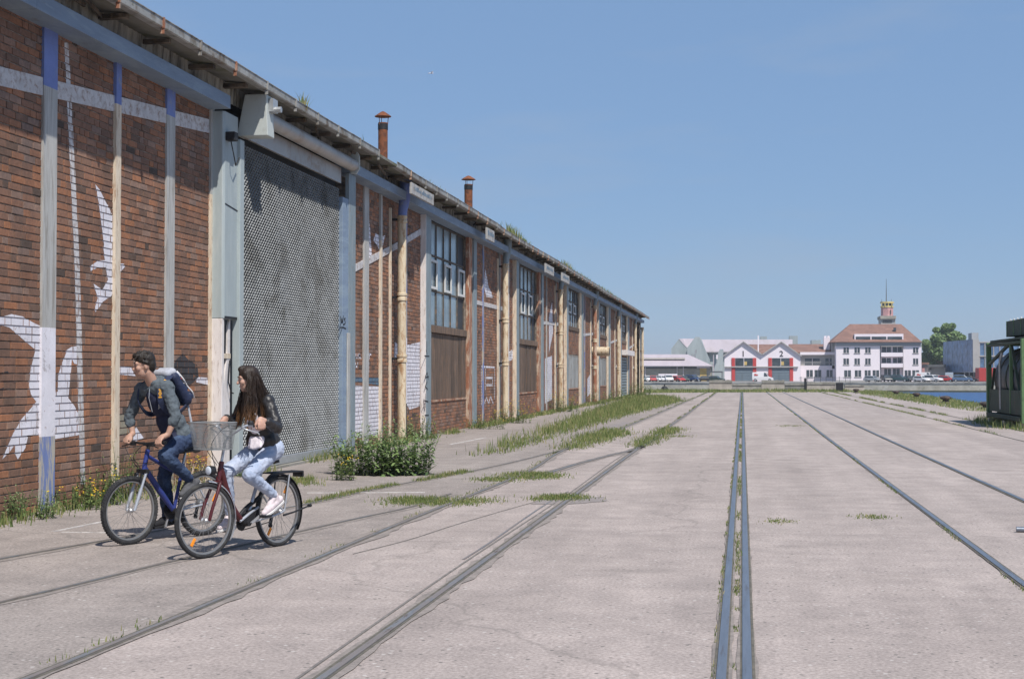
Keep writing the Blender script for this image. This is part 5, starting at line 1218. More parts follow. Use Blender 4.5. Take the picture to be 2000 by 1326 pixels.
def crank_set(t, bb, pl, pr, ring, chain_to, guard=False):
    g = MB(); g.lathe([(.03,-.045),(.03,.045)], bb, 14, 'Y'); g.build('bottom_bracket', [BLK], t)
    g = MB(); g.lathe([(ring-.012,-.058),(ring,-.056),(ring,-.052),(ring-.012,-.050)], bb, 32, 'Y'); cr = g.build('chainring', [BLK], t, 40)
    bb = Vector(bb)
    for p, sy in ((pl, 1), (pr, -1)):
        g = MB(); p = Vector(p); g.bar(bb+Vector((0,sy*.065,0)), Vector((p.x, sy*.075, p.z)), .018, .026, up=(0,1,0)); g.tube([(p.x, sy*.075, p.z), (p.x, sy*.10, p.z)], .008, 8); g.build('crank_arm', [ALU], t, bevel=.004)
    for p, sy in ((pl,1),(pr,-1)):
        g = MB(); g.box(p[0]-.045, p[0]+.045, sy*.10 if sy > 0 else -.185, .185 if sy > 0 else -.10, p[2]-.012, p[2]+.012); g.build('pedal', [BLK], t, bevel=.004)
    c = Vector(chain_to); g = MB()
    g.tube([(bb.x, -.054, bb.z+ring), (c.x, -.054, c.z+.04)], .005, 5); g.tube([(bb.x, -.054, bb.z-ring), (c.x+.03, -.054, c.z-.10)], .005, 5); g.build('chain', [BLK], t)
    g = MB(); g.lathe([(.045,-.062),(.045,-.035),(.03,-.03)], c, 18, 'Y'); g.build('sprockets', [SPK], t, 40)
    g = MB(); g.bar((c.x+.02,-.06,c.z-.03), (c.x+.045,-.06,c.z-.13), .03, .02, up=(0,1,0)); g.lathe([(.02,-.012),(.02,.012)], (c.x+.045,-.06,c.z-.14), 12, 'Y'); g.build('derailleur', [BLK], t)

# ------------------------------------------------------------------ blue mountain bike
MO, MRZ, MWB = bike_frame((254,1064), (396,1046))
MBK = thing('bicycle', 'blue mountain bicycle with silver suspension fork ridden nearest the brick wall', 'bicycle', MO, MRZ, 'bicycles being ridden')
MR = .338; mst = -.05; MH = (MWB, 0, MR); HTb, HTt = Vector((.795,0,.70)), Vector((.752,0,.905)); mc = (.80, 0)
wheel(MBK, (0,0,MR), MR, 0, .026, True); wheel(MBK, rotz(MH, mc, mst), MR, mst, .026, True)
BBm, STt = Vector((.40,0,.29)), Vector((.275,0,.76))
g = MB(); g.tube([HTb-Vector((-.01,0,.02)), HTt+Vector((-.008,0,.02))], .024, 14); g.tube([HTb+Vector((-.01,0,.045)), HTb.lerp(BBm,.5)+Vector((0,0,.02)), BBm], [.028,.032,.024], 12); g.tube([HTt-Vector((0,0,.04)), HTt.lerp(STt,.5)-Vector((0,0,.09)), STt-Vector((-.03,0,.11))], .019, 12); g.tube([BBm, STt], .0175, 12)
g.build('frame', [BLU], MBK, 60)
g = MB()
for s in (-1,1):
    g.tube([BBm+Vector((-.03,s*.03,.0)), (.10,s*.06,MR-.01), (0,s*.065,MR)], .011, 8); g.tube([STt+Vector((.02,s*.02,-.10)), (.14,s*.05,.56), (0,s*.065,MR)], .009, 8)
g.build('rear_triangle', [SIL], MBK, 60)
g = MB()
for s in (-1,1):
    a, b = Vector((.815,s*.062,.70)), Vector((MWB-.008,s*.062,MR)); mid = a.lerp(b,.42)
    g.tube([rotz(a,mc,mst), rotz(mid,mc,mst)], .0135, 10); g.tube([rotz(mid,mc,mst), rotz(a.lerp(b,.55),mc,mst), rotz(b,mc,mst)], [.019,.019,.015], 10)
FK = g.build('suspension_fork', [SIL], MBK, 60)
g = MB(); g.bar(rotz((.805,-.075,.715),mc,mst), rotz((.805,.075,.715),mc,mst), .05, .04); 
for s in (-1,1): g.bar(rotz((.872,s*.05,.60),mc,mst), rotz((.86,s*.045,.70),mc,mst), .014, .02, up=(0,1,0)); g.tube([rotz((.87,s*.06,.59),mc,mst), rotz((.875,s*.03,.655),mc,mst), rotz((.865,0,.70),mc,mst)], .005, 5)
g.build('fork_crown', [BLK], FK, bevel=.006)
g = MB(); g.tube([HTt+Vector((-.01,0,.02)), HTt+Vector((-.018,0,.07))], .016, 10); g.tube([HTt+Vector((-.018,0,.06)), rotz((.80,0,.99),mc,mst)], .016, 10); g.build('stem', [BLK], MBK, 60)
GL, GRp = rotz((.79,.25,1.005),mc,mst), rotz((.79,-.25,1.005),mc,mst)
bar = [rotz(p,mc,mst) for p in [(.775,-.31,1.005),(.785,-.2,1.003),(.80,-.06,.99),(.80,.06,.99),(.785,.2,1.003),(.775,.31,1.005)]]
g = MB(); g.tube(bar, .0125, 10); HB = g.build('handlebar', [BLK], MBK, 60)
for a, b in ((0,1),(5,4)): g = MB(); g.tube([bar[a], bar[a].lerp(bar[b],.95)], .0165, 10); g.build('grip', [BLK], HB, 60)
for s in (-1,1): g = MB(); g.tube([rotz((.80,s*.16,.995),mc,mst), rotz((.84,s*.19,.975),mc,mst), rotz((.845,s*.28,.955),mc,mst)], .006, 6); g.box(*sorted((rotz((.79,s*.15,0),mc,mst).x, rotz((.83,s*.15,0),mc,mst).x)), *sorted((s*.13,s*.17)), .965, 1.0); g.build('brake_lever', [BLK], HB, 60)
for s, e in ((1,(.83,.02,.72)),(-1,(.83,-.02,.74)),(1,(.70,.03,.80)),(-1,(.74,-.03,.62))):
    a = rotz((.83,s*.15,.98),mc,mst); e = Vector(e); g = MB(); g.tube(smooth([a, Vector((.93,s*.12,.97)), Vector((.95,s*.03,.87)), Vector((.90,s*.02,.80)), e]), .0032, 5); g.build('cable', [BLK], HB, 60)
g = MB(); g.tube([STt-Vector((-.02,0,.06)), Vector((.245,0,.875))], .0145, 10); g.build('seat_post', [ALU], MBK, 60)
def saddle(t, c, m):
    g = MB(); pts = [(-.13,.072,.0),(-.09,.078,.012),(-.02,.05,.008),(.05,.026,.004),(.12,.02,.0),(.14,.012,-.006)]
    vs = []
    for x, w_, z in pts: vs += [(c[0]+x,c[1]-w_,c[2]+z-.025),(c[0]+x,c[1]-w_*.8,c[2]+z+.012),(c[0]+x,c[1],c[2]+z+.02),(c[0]+x,c[1]+w_*.8,c[2]+z+.012),(c[0]+x,c[1]+w_,c[2]+z-.025),(c[0]+x,c[1],c[2]+z-.045)]
    n = len(pts); g.add(vs, [(i*6+j,i*6+(j+1)%6,(i+1)*6+(j+1)%6,(i+1)*6+j) for i in range(n-1) for j in range(6)]+[tuple(range(5,-1,-1)), tuple((n-1)*6+j for j in range(6))]); return g.build('saddle', [m], t, 50)
saddle(MBK, (.235,0,.905), BLK)
PLm, PRm = (.355,.14,.455), (.445,-.14,.125); crank_set(MBK, tuple(BBm), PLm, PRm, .085, (0,0,MR))

# ------------------------------------------------------------------ red city bike
WO, WRZ, WWB = bike_frame((403,1091), (543,1067))
WBK = thing('bicycle', 'dark red step-through city bicycle with a wire front basket and rear rack', 'bicycle', WO, WRZ, 'bicycles being ridden')
WR = .346; wst = -.15; wc = (.90, 0); Hw = Vector((WWB,0,WR)); hT, hB = Vector((.845,0,.87)), Vector((.895,0,.68))
def SW(p): return rotz(p, wc, wst)
wheel(WBK, (0,0,WR), WR, 0, .022, False, True); wheel(WBK, SW(Hw), WR, wst, .022, False, True)
BBw = Vector((.49,0,.275))
g = MB(); g.tube([hB-Vector((-.008,0,.03)), hT+Vector((-.004,0,.0))], .024, 14); g.tube(smooth([hT+Vector((.012,0,-.06)), Vector((.80,0,.66)), Vector((.70,0,.46)), Vector((.63,0,.37)), Vector((.58,0,.32))]), .031, 14); g.build('frame', [REDP], WBK, 60)
g = MB(); g.tube(smooth([Vector((.60,0,.34)), Vector((.48,0,.42)), Vector((.36,0,.47)), Vector((.30,0,.50))]), .02, 12); g.build('chain_guard_tube', [BLK], WBK, 60)
g = MB(); g.tube([BBw, Vector((.275,0,.74))], .017, 12); g.tube(smooth([Vector((.60,0.02,.30)), Vector((.45,0.025,.37)), Vector((.33,0.02,.41))]), .013, 10)
for s in (-1,1): g.tube([BBw+Vector((-.03,s*.03,0)), (.12,s*.06,WR-.03), (0,s*.068,WR)], .010, 8); g.tube([(.30,s*.02,.62), (.17,s*.05,.50), (0,s*.068,WR)], .009, 8)
g.build('rear_triangle', [SIL], WBK, 60)
g = MB(); g.prism([(.57,-.028,.30),(.50,-.028,.24),(.40,-.028,.27),(.34,-.028,.42),(.44,-.028,.40)], (0,.056,0)); g.build('chain_case', [BLK], WBK, bevel=.01)
g = MB()
for s in (-1,1): g.tube(smooth([SW((.905,s*.045,.68)), SW((.955,s*.058,.58)), SW((1.01,s*.062,.46)), SW((WWB,s*.062,WR))]), [.016]*18+[.010], 10)
g.tube([SW((.905,-.05,.685)), SW((.905,.05,.685))], .02, 10); g.build('fork', [REDP], WBK, 60)
def fender(name, c, r, a0, a1, w_, m, rz=0, cc=None):
    g = MB(); vs = []; n = 26
    for i in range(n):
        t = a0+(a1-a0)*i/(n-1)
        for yy, dr in ((-w_,-.012),(-w_*.6,.0),(0,.004),(w_*.6,.0),(w_,-.012)):
            p = Vector((c[0]+(r+dr)*math.cos(t), yy, c[2]+(r+dr)*math.sin(t))); vs.append(SW(p) if cc else p)
    g.add(vs, [(i*5+j,i*5+j+1,(i+1)*5+j+1,(i+1)*5+j) for i in range(n-1) for j in range(4)]); o = g.build(name, [m], WBK, 60)
    s = o.modifiers.new('solid', 'SOLIDIFY'); s.thickness = .003; return o
fender('rear_mudguard', (0,0,WR), WR+.018, R(55), R(215), .030, BLK); fender('front_mudguard', (WWB,0,WR), WR+.016, R(95), R(215), .026, SIL, cc=True)
g = MB()
for s in (-1,1): g.tube([(0,s*.07,WR), (-.06,s*.075,.70)], .007, 8); g.tube(smooth([Vector((.27,s*.03,.60)), Vector((.22,s*.06,.70)), Vector((.10,s*.075,.72)), Vector((-.30,s*.075,.715))]), .007, 8)
for i in range(3): g.tube([(.14,-.04+.04*i,.722), (-.30,-.04+.04*i,.718)], .005, 6)
for x in (.12,-.06,-.22,-.30): g.tube([(x,-.075,.718), (x,.075,.718)], .006, 6)
RK = g.build('rear_rack', [BLK], WBK, 60)
g = MB(); g.tube([(0,.075,WR), (-.07,.08,.70)], .010, 8); g.build('rack_stay', [ALU], RK, 60)
g = MB(); g.box(-.335,-.305,-.06,.06,.66,.72); g.build('tail_light', [BLK], WBK, bevel=.006); g = MB(); g.box(-.341,-.336,-.045,.045,.67,.70); g.build('tail_lens', [ORG], WBK)
g = MB(); g.tube([(.02,.08,.31), (-.12,.10,.33), (-.34,.12,.375)], [.011,.009,.009], 8); g.lathe([(.016,-.02),(.016,.02)], (-.345,.121,.376), 8, 'X'); g.build('kickstand', [BLK], WBK, 50)
g = MB(); g.tube([hT, Vector((.80,0,1.04)), SW((.765,0,1.10))], .0135, 10); ST_ = g.build('stem', [SIL], WBK, 60)
barw = [SW(p) for p in [(.585,-.27,1.20),(.66,-.25,1.205),(.73,-.19,1.20),(.765,-.09,1.14),(.77,0,1.10),(.765,.09,1.14),(.73,.19,1.20),(.66,.25,1.205),(.585,.27,1.20)]]
g = MB(); g.tube(smooth(barw), .0115, 10); HBw = g.build('handlebar', [SIL], WBK, 60)
for a, b in ((0,1),(8,7)): g = MB(); g.tube([barw[a], barw[a].lerp(barw[b],.98), barw[b].lerp(barw[b+(1 if b < 4 else -1)],.3)], .0165, 10); g.build('grip', [BLK], HBw, 60)
for s in (-1,1): g = MB(); g.tube(smooth([SW((.745,s*.17,1.195)), SW((.78,s*.20,1.185)), SW((.76,s*.25,1.165)), SW((.68,s*.285,1.14)), SW((.655,s*.29,1.12))]), .007, 8); g.build('brake_lever', [ALU], HBw, 60)
g = MB(); g.lathe([(.028,-.02),(.030,.0),(.02,.018)], SW((.70,.225,1.23)), 12); g.build('bell', [BLK], HBw, 50)
for k_, (s, e) in enumerate(((1,(.885,.02,.83)),(-1,(.885,-.02,.84)),(1,(.92,.03,.72)))):
    g = MB(); g.tube(smooth([SW((.75,s*.17,1.19)), SW((.90,s*.13,1.20)), SW((1.0,s*.08,1.10)), SW((1.0,s*.03,.98)), Vector(e)]), .0034, 5); g.build('cable', [BLK], HBw, 60)
# basket: open wire box carried ahead of the bars
BKP = thing('bike_basket', 'grey wire mesh basket on the front of the red bicycle', 'basket', WO, WRZ)
tp = [SW(p) for p in [(.83,-.18,1.235),(.83,.18,1.235),(1.10,.17,1.235),(1.10,-.17,1.235)]]; bt = [SW(p) for p in [(.85,-.14,.99),(.85,.14,.99),(1.07,.13,.99),(1.07,-.13,.99)]]
for i in range(4):
    a, b, c, d = tp[i], tp[(i+1)%4], bt[(i+1)%4], bt[i]; g = MB(); n1 = int((a-b).length/.0135); n2 = int((a-d).length/.0135)
    for j in range(n1+1): u = j/n1; g.tube([a.lerp(b,u), d.lerp(c,u)], .0017, 4, caps=False)
    for j in range(n2+1): u = j/n2; g.tube([a.lerp(d,u), b.lerp(c,u)], .0017, 4, caps=False)
    g.build('mesh_side', [WIRE], BKP)
g = MB()
for j in range(19): u = j/18; g.tube([bt[0].lerp(bt[1],u), bt[3].lerp(bt[2],u)], .0018, 4); g.tube([bt[0].lerp(bt[3],u), bt[1].lerp(bt[2],u)], .0018, 4)
g.build('mesh_floor', [WIRE], BKP)
for ring in (tp, bt): g = MB(); g.tube(ring+[ring[0]], .0045, 8); g.build('rim_wire', [WIRE], BKP, 60)
g = MB(); g.tube([SW((.835,-.1,1.2)), SW((.80,-.05,1.15)), SW((.80,.05,1.15)), SW((.835,.1,1.2))], .006, 6); g.build('hanger', [SIL], BKP, 60)
lp = SW((1.0,.03,.80)); g = MB(); g.lathe([(.012,-.05),(.038,-.03),(.045,.02),(.046,.035)], (0,0,0), 16, 'X'); LMP = g.build('headlamp', [BLK], WBK, 50); LMP.location = lp; LMP.rotation_euler = (0,0,wst)
g = MB(); g.lathe([(.040,.036),(.036,.042),(.015,.046)], (0,0,0), 16, 'X'); g.build('lamp_glass', [flat('lamp_glass', (.55,.60,.66), .15)], LMP, 50)
g = MB(); g.tube([SW((.90,0,.76)), SW((.985,.03,.80))], .006, 6); g.build('lamp_bracket', [BLK], WBK)
g = MB(); g.tube([(.275,0,.70), (.235,0,.83)], .0145, 10); g.build('seat_post', [ALU], WBK, 60); saddle(WBK, (.20,0,.85), BLK)
PLw, PRw = (.375,.14,.335), (.605,-.14,.205); crank_set(WBK, tuple(BBw), PLw, PRw, .075, (0,0,WR))

# ------------------------------------------------------------------ bodies
def capsule(mb, p0, p1, r0, r1, n=14):
    p0, p1 = Vector(p0), Vector(p1); d = p1-p0; L = d.length; d = d/L if L > 1e-6 else Vector((0,0,1))
    pts, rs = [], []
    for a in (-85,-60,-35,-12): pts.append(p0+d*r0*math.sin(R(a))); rs.append(r0*math.cos(R(a)))
    pts.append(p0); rs.append(r0); pts.append(p0.lerp(p1,.5)); rs.append((r0+r1)/2); pts.append(p1); rs.append(r1)
    for a in (12,35,60,85): pts.append(p1+d*r1*math.sin(R(a))); rs.append(r1*math.cos(R(a)))
    mb.tube(pts, rs, n)
def ellipsoid(mb, c, r, M=None, n=16):
    vs = []; m_ = n//2; c = Vector(c)
    for i in range(1, m_):
        t = math.pi*i/m_
        for j in range(n):
            u = 2*math.pi*j/n; v = Vector((r[0]*math.sin(t)*math.cos(u), r[1]*math.sin(t)*math.sin(u), r[2]*math.cos(t)))
            vs.append(c+(M @ v if M else v))
    vs += [c+(M @ Vector((0,0,r[2])) if M else Vector((0,0,r[2]))), c-(M @ Vector((0,0,r[2])) if M else Vector((0,0,r[2])))]
    fs = [((i)*n+j, (i+1)*n+j, (i+1)*n+(j+1)%n, i*n+(j+1)%n) for i in range(m_-2) for j in range(n)]
    T_, B_ = len(vs)-2, len(vs)-1; fs += [(T_, j, (j+1)%n) for j in range(n)] + [(B_, (m_-2)*n+(j+1)%n, (m_-2)*n+j) for j in range(n)]
    mb.add(vs, fs)
_texn = [0]
def blob(name, prims, vox, m, parent, sm=4, disp=0, dscale=.06):
    g = MB()
    for p in prims:
        if p[0] == 'c': capsule(g, *p[1:])
        else: ellipsoid(g, *p[1:])
    tmp = g.build('tmp', [m]); md = tmp.modifiers.new('r', 'REMESH'); md.mode = 'VOXEL'; md.voxel_size = vox; md.use_smooth_shade = True
    if sm: s = tmp.modifiers.new('s', 'SMOOTH'); s.factor = .5; s.iterations = sm
    if disp:
        tx = bpy.data.textures.new('folds%d' % _texn[0], 'CLOUDS'); _texn[0] += 1; tx.noise_scale = dscale; tx.noise_depth = 2
        dm = tmp.modifiers.new('d', 'DISPLACE'); dm.texture = tx; dm.strength = disp; dm.mid_level = .5
        s = tmp.modifiers.new('s2', 'SMOOTH'); s.factor = .4; s.iterations = 1
    dg = bpy.context.evaluated_depsgraph_get(); me = bpy.data.meshes.new_from_object(tmp.evaluated_get(dg)); me.name = name
    bpy.data.objects.remove(tmp)
    me.materials.clear(); me.materials.append(m); me.polygons.foreach_set('use_smooth', [True]*len(me.polygons))
    return link(name, me, parent)
def basis(z, x=(1,0,0)):
    z = Vector(z).normalized(); x = Vector(x); x = (x-z*x.dot(z)).normalized(); y = z.cross(x); return Matrix((x,y,z)).transposed()
def head_prims(C, M, nb, woman=False):
    k = .93 if woman else 1.0
    def q(v): return C + M @ (Vector(v)*k)
    P = [('e', q((-.008,0,.028)), (.097*k,.074*k,.108*k), M), ('e', q((.028,0,-.045)), (.062*k,.056*k,.075*k), M), ('e', q((.055,0,-.092)), (.030*k,.027*k,.022*k), M),
         ('c', q((.084,0,.028)), q((.110,0,-.018)), .009*k, .0145*k), ('c', q((.079,-.036,.038)), q((.079,.036,.038)), .015*k, .015*k),
         ('e', q((.060,.036,-.014)), (.032*k,.026*k,.030*k), M), ('e', q((.060,-.036,-.014)), (.032*k,.026*k,.030*k), M),
         ('c', q((.085,-.018,-.052)), q((.085,.018,-.052)), .010*k, .010*k), ('c', q((.083,-.014,-.066)), q((.083,.014,-.066)), .009*k, .009*k),
         ('e', q((-.006,.076,-.002)), (.020*k,.009*k,.032*k), M), ('e', q((-.006,-.076,-.002)), (.020*k,.009*k,.032*k), M),
         ('c', q((-.02,0,-.06)), Vector(nb), .055*k, .060*k)]
    return P, q
def hand_prims(wrist, gc, axis, sgn):
    """closed hand on a grip: axis points outwards (little finger side)"""
    wrist, gc, a = Vector(wrist), Vector(gc), Vector(axis).normalized(); f = gc-wrist; f = (f-a*f.dot(a)).normalized(); up = Vector((0,0,1)); up = (up-f*up.dot(f)-a*up.dot(a)).normalized()
    P = [('c', wrist, gc-f*.050+up*.022, .026, .030), ('e', gc-f*.028+up*.030, (.045,.043,.020), Matrix((f,a,up)).transposed())]
    for i, (o, l) in enumerate(((-.033,.95),(-.011,1.08),(.012,1.0),(.033,.82))):
        k0 = gc+a*o+f*.004+up*.034; k1 = gc+a*o+f*.036*l+up*.020; k2 = gc+a*o+f*.036*l-up*.014; k3 = gc+a*o+f*.008-up*.030
        P += [('c',k0,k1,.0105,.0095,8), ('c',k1,k2,.0095,.0088,8), ('c',k2,k3,.0088,.0078,8)]
    t0 = gc-a*.036-f*.035+up*.018; t1 = gc-a*.052-f*.004+up*.010; t2 = gc-a*.046+f*.026-up*.008
    P += [('c',t0,t1,.0135,.011,8), ('c',t1,t2,.011,.009,8)]
    return P
def foot_prims(ank, heel, toe, k=1.0):
    ank, heel, toe = Vector(ank), Vector(heel), Vector(toe); ball = heel.lerp(toe,.66); up = (ank-heel.lerp(toe,.3)).normalized()
    return [('c', ank, heel.lerp(toe,.22)+up*.03, .036*k,.036*k), ('c', heel+up*.032, ball+up*.026, .034*k,.040*k), ('c', ball+up*.026, toe+up*.018, .038*k,.026*k), ('c', ank, ball+up*.05, .034*k,.026*k)]
def sole(parent, heel, toe, upv, m, w_=.043):
    heel, toe = Vector(heel), Vector(toe); d = (toe-heel).normalized(); s = Vector((0,1,0)); u = s.cross(d); u = -u if u.dot(upv) < 0 else u; g = MB(); L = (toe-heel).length
    out = []
    for t, ww in ((-.045,.02),(-.03,.032),(.06,.036),(L*.45,.036),(L*.68,w_),(L*.9,.036),(L+.02,.022),(L+.035,.008)): out.append((t,ww))
    ring = [heel+d*t+s*ww for t, ww in out]+[heel+d*t-s*ww for t, ww in reversed(out)]
    g.prism([p-u*.012 for p in ring], u*.024); return g.build('sole', [m], parent, bevel=.005)
def skinmat(name, c):
    m = mat(name, c, .55, var=.08, scale=14, bp=.08, bs=120); b = m.node_tree.nodes['Principled BSDF']
    b.inputs['Subsurface Weight'].default_value = .12; b.inputs['Subsurface Radius'].default_value = (.012,.004,.002); b.inputs['Subsurface Scale'].default_value = .6; return m
SKM, SKW = skinmat('skin_tan', (.46,.275,.20)), skinmat('skin_fair', (.50,.30,.225))
def cloth(name, c, **k): return mat(name, c, k.pop('rough',.9), var=k.pop('var',.16), scale=k.pop('scale',22), bp=k.pop('bp',.35), bs=k.pop('bs',90), spec=k.pop('spec',.2), **k)
HOOD = cloth('grey_hoodie', (.105,.125,.14)); TEE = cloth('navy_tee', (.028,.032,.06)); JEAN = cloth('dark_jeans', (.032,.048,.095), c2=(.085,.13,.22), t2=.6, s2=5, soft=.15); JNW = cloth('light_jeans', (.44,.48,.58), c2=(.28,.35,.48), t2=.55, s2=6, soft=.15)
LEA = mat('black_leather', (.022,.019,.018), .42, var=.3, scale=18, bp=.35, bs=35, spec=.5); SHIRT = cloth('white_shirt', (.72,.66,.70)); SHB = cloth('black_shoe', (.025,.025,.028)); SHG = cloth('grey_shoe', (.10,.10,.105)); SHW = cloth('pale_sneaker', (.66,.57,.58)); WHT = cloth('white_rubber', (.66,.64,.62)); EYE = flat('eye_white', (.30,.27,.25), .4); IRIS = flat('iris', (.03,.02,.015), .3)
def hairmat(name, top_, low, z0, z1):
    m, t, b = newmat(name); tc = _n(t, 'TexCoord'); sx = _n(t, 'SeparateXYZ'); t.links.new(tc.outputs['Object'], sx.inputs[0])
    mr = _n(t, 'MapRange'); mr.inputs[1].default_value = z0; mr.inputs[2].default_value = z1; nz = noise(t, coord(t,(60,60,6)), 1.2, 5, .7)
    ad = _n(t, 'Math', operation='MULTIPLY_ADD'); ad.inputs[1].default_value = .22; t.links.new(nz, ad.inputs[0]); t.links.new(sx.outputs['Z'], ad.inputs[2]); t.links.new(ad.outputs[0], mr.inputs[0])
    c = ramp(t, mr.outputs[0], [(0,low),(.55,tuple((a+b_)/2 for a,b_ in zip(top_,low))),(1,top_)]); c = mixrgb(t, 1., c, ramp(t, nz, [(.35,(.55,.55,.55)),(.65,(1.4,1.35,1.3))]), 'MULTIPLY')
    t.links.new(c, b.inputs['Base Color']); b.inputs['Roughness'].default_value = .5; b.inputs['Specular IOR Level'].default_value = .35; bump(t, b, nz, .6, .01); return m

# ------------------------------------------------------------------ rider on the blue bicycle
def loc(o, rz): return Matrix.Translation(o) @ Matrix.Rotation(rz, 4, 'Z')
P1 = thing('person', 'person in a grey hoodie and dark jeans with a backpack riding the blue bicycle', 'person', MO, MRZ)
hipL, hipR, knL, knR, anL, anR = (.33,.09,1.03), (.31,-.09,1.02), (.665,.16,.865), (.43,-.11,.63), (.285,.115,.605), (.365,-.115,.205)
shL, shR = Vector((.665,.185,1.545)), Vector((.67,-.185,1.52)); elL, elR = Vector((.665,.31,1.265)), Vector((.71,-.32,1.235))
gl, gr = GL+Vector((0,.0,0)), GRp; wrL, wrR = Vector(gl)+Vector((-.075,.02,.075)), Vector(gr)+Vector((-.075,-.02,.07))
axL = (bar[5]-bar[4]).normalized(); axR = (bar[0]-bar[1]).normalized()
NB = Vector((.69,0,1.585)); SPN = (Vector((.69,0,1.60))-Vector((.32,0,1.04))).normalized(); MS = basis(SPN)
HC = Vector((.785,-.012,1.755)); HM = Matrix.Rotation(R(-34),3,'Z') @ Matrix.Rotation(R(8),3,'Y'); hp, hq = head_prims(HC, HM, NB)
ftL, htL = Vector((.40,.12,.445)), Vector((.195,.12,.548)); ftR, htR = Vector((.535,-.12,.138)), Vector((.285,-.12,.165))
body = hp + [('e', (.56,0,1.40), (.09,.14,.19), MS), ('e', (.42,0,1.17), (.09,.125,.18), MS), ('c', hipL, hipR, .09, .09), ('c', hipL, knL, .07, .05), ('c', knL, anL, .045, .032), ('c', hipR, knR, .07, .05), ('c', knR, anR, .045, .032),
        ('c', shL, shR, .05, .05), ('c', shL, elL, .045, .038), ('c', elL, wrL, .040, .027), ('c', shR, elR, .045, .038), ('c', elR, wrR, .040, .027)] + hand_prims(wrL, gl, axL, 1) + hand_prims(wrR, gr, axR, -1) + foot_prims(anL, htL, ftL, .8) + foot_prims(anR, htR, ftR, .8)
blob('body', body, .0062, SKM, P1, 3)
hood = [('e', (.545,0,1.40), (.125,.180,.21), MS), ('e', (.425,0,1.185), (.122,.158,.20), MS), ('c', (.36,.07,1.07), (.36,-.07,1.07), .118, .118), ('c', (.30,.06,1.00), (.30,-.06,1.00), .09, .09), ('c', shL, shR, .075, .075), ('c', shL, elL, .066, .053), ('c', elL, elL.lerp(wrL,.30), .054, .049), ('c', shR, elR, .065, .053), ('c', elR, elR.lerp(wrR,.30), .054, .049),
        ('c', (.63,.05,1.60), (.63,-.05,1.60), .062, .062), ('c', (.70,.055,1.585), (.70,-.055,1.575), .042, .042), ('c', elL.lerp(wrL,.26), elL.lerp(wrL,.34), .053, .053), ('c', elR.lerp(wrR,.26), elR.lerp(wrR,.34), .053, .053)]
blob('hoodie', hood, .0075, HOOD, P1, 3, .024, .04)
tee = [('e', (.60,0,1.385), (.105,.125,.19), MS), ('e', (.475,0,1.165), (.105,.118,.18), MS), ('c', (.43,.04,1.03), (.43,-.04,1.03), .10, .10)]
TE = blob('tshirt', tee, .0085, TEE, P1, 3, .012, .06)
jn = [('c', hipL, hipR, .115, .115), ('c', hipL, knL, .096, .073), ('c', knL, Vector(knL).lerp(Vector(anL),.9), .072, .056), ('c', hipR, knR, .096, .072), ('c', knR, Vector(knR).lerp(Vector(anR),.97), .072, .062), ('e', (.27,0,1.02), (.12,.15,.11))]
blob('jeans', jn, .0075, JEAN, P1, 3, .024, .04)
s1 = blob('shoe', foot_prims(anL, htL, ftL, 1.12), .006, SHG, P1, 2); sole(s1, htL-Vector((.018,0,.026))*.5, ftL-Vector((.018,0,.026))*.5, Vector((.3,0,.9)), WHT)
s2 = blob('shoe', foot_prims(anR, htR, ftR, 1.12), .006, SHB, P1, 2); sole(s2, htR-Vector((0,0,.012)), ftR-Vector((0,0,.012)), Vector((0,0,1)), SHB)
hr = [('e', hq((-.018,0,.062)), (.102,.084,.088), HM), ('e', hq((-.060,0,.01)), (.058,.076,.085), HM), ('e', hq((.055,.0,.112)), (.05,.066,.034), HM), ('c', hq((-.02,.074,.03)), hq((.015,.076,.05)), .022, .018), ('c', hq((-.02,-.074,.03)), hq((.015,-.076,.05)), .022, .018)]
rr = random.Random(3)
for i in range(46):
    a, b = rr.uniform(-1.9,1.9), rr.uniform(.15,1.4); d = Vector((math.cos(a)*math.cos(b)*(1 if rr.random()<.5 else -.9), math.sin(a)*math.cos(b)*.9, math.sin(b))); p = Vector((-.012,0,.055))+Vector((d.x*.095,d.y*.08,d.z*.085))
    if p.x > .05 and p.z < .09: continue
    hr.append(('c', hq(p), hq(p+Vector((d.x*.022+rr.uniform(-.015,.03), d.y*.022+rr.uniform(-.015,.015), d.z*.012+rr.uniform(-.01,.012)))), .017, .007, 7))
hr += [('c', hq((.06,-.03,.12)), hq((.105,-.04,.085)), .016, .006, 7), ('c', hq((.06,.02,.12)), hq((.112,.015,.088)), .018, .006, 7), ('c', hq((.06,.05,.11)), hq((.095,.058,.075)), .014, .006, 7)]
blob('hair', hr, .0055, hairmat('dark_hair', (.022,.017,.013), (.035,.025,.018), 1.6, 1.9), P1, 1)
def face_bits(P, hq, k=1.):
    for s in (-1,1):
        g = MB(); ellipsoid(g, hq((.0775,s*.033,.018)), (.0095,.0105,.0055)); e = g.build('eye', [EYE], P, 80); g = MB(); ellipsoid(g, hq((.0850,s*.033,.018)), (.0035,.0062,.0052)); g.build('iris', [IRIS], e, 80)
        g = MB(); g.tube([hq((.089,s*.014,.038)), hq((.093,s*.03,.044)), hq((.083,s*.05,.040))], [.004,.005,.003], 6); g.build('eyebrow', [IRIS], P, 60)
    g = MB(); g.tube([hq((.094,-.02,-.058)), hq((.0965,0,-.0575)), hq((.094,.02,-.058))], [.002,.0035,.002], 6); g.build('mouth', [flat('lip', (.34,.12,.11), .5)], P, 60)
face_bits(P1, hq)
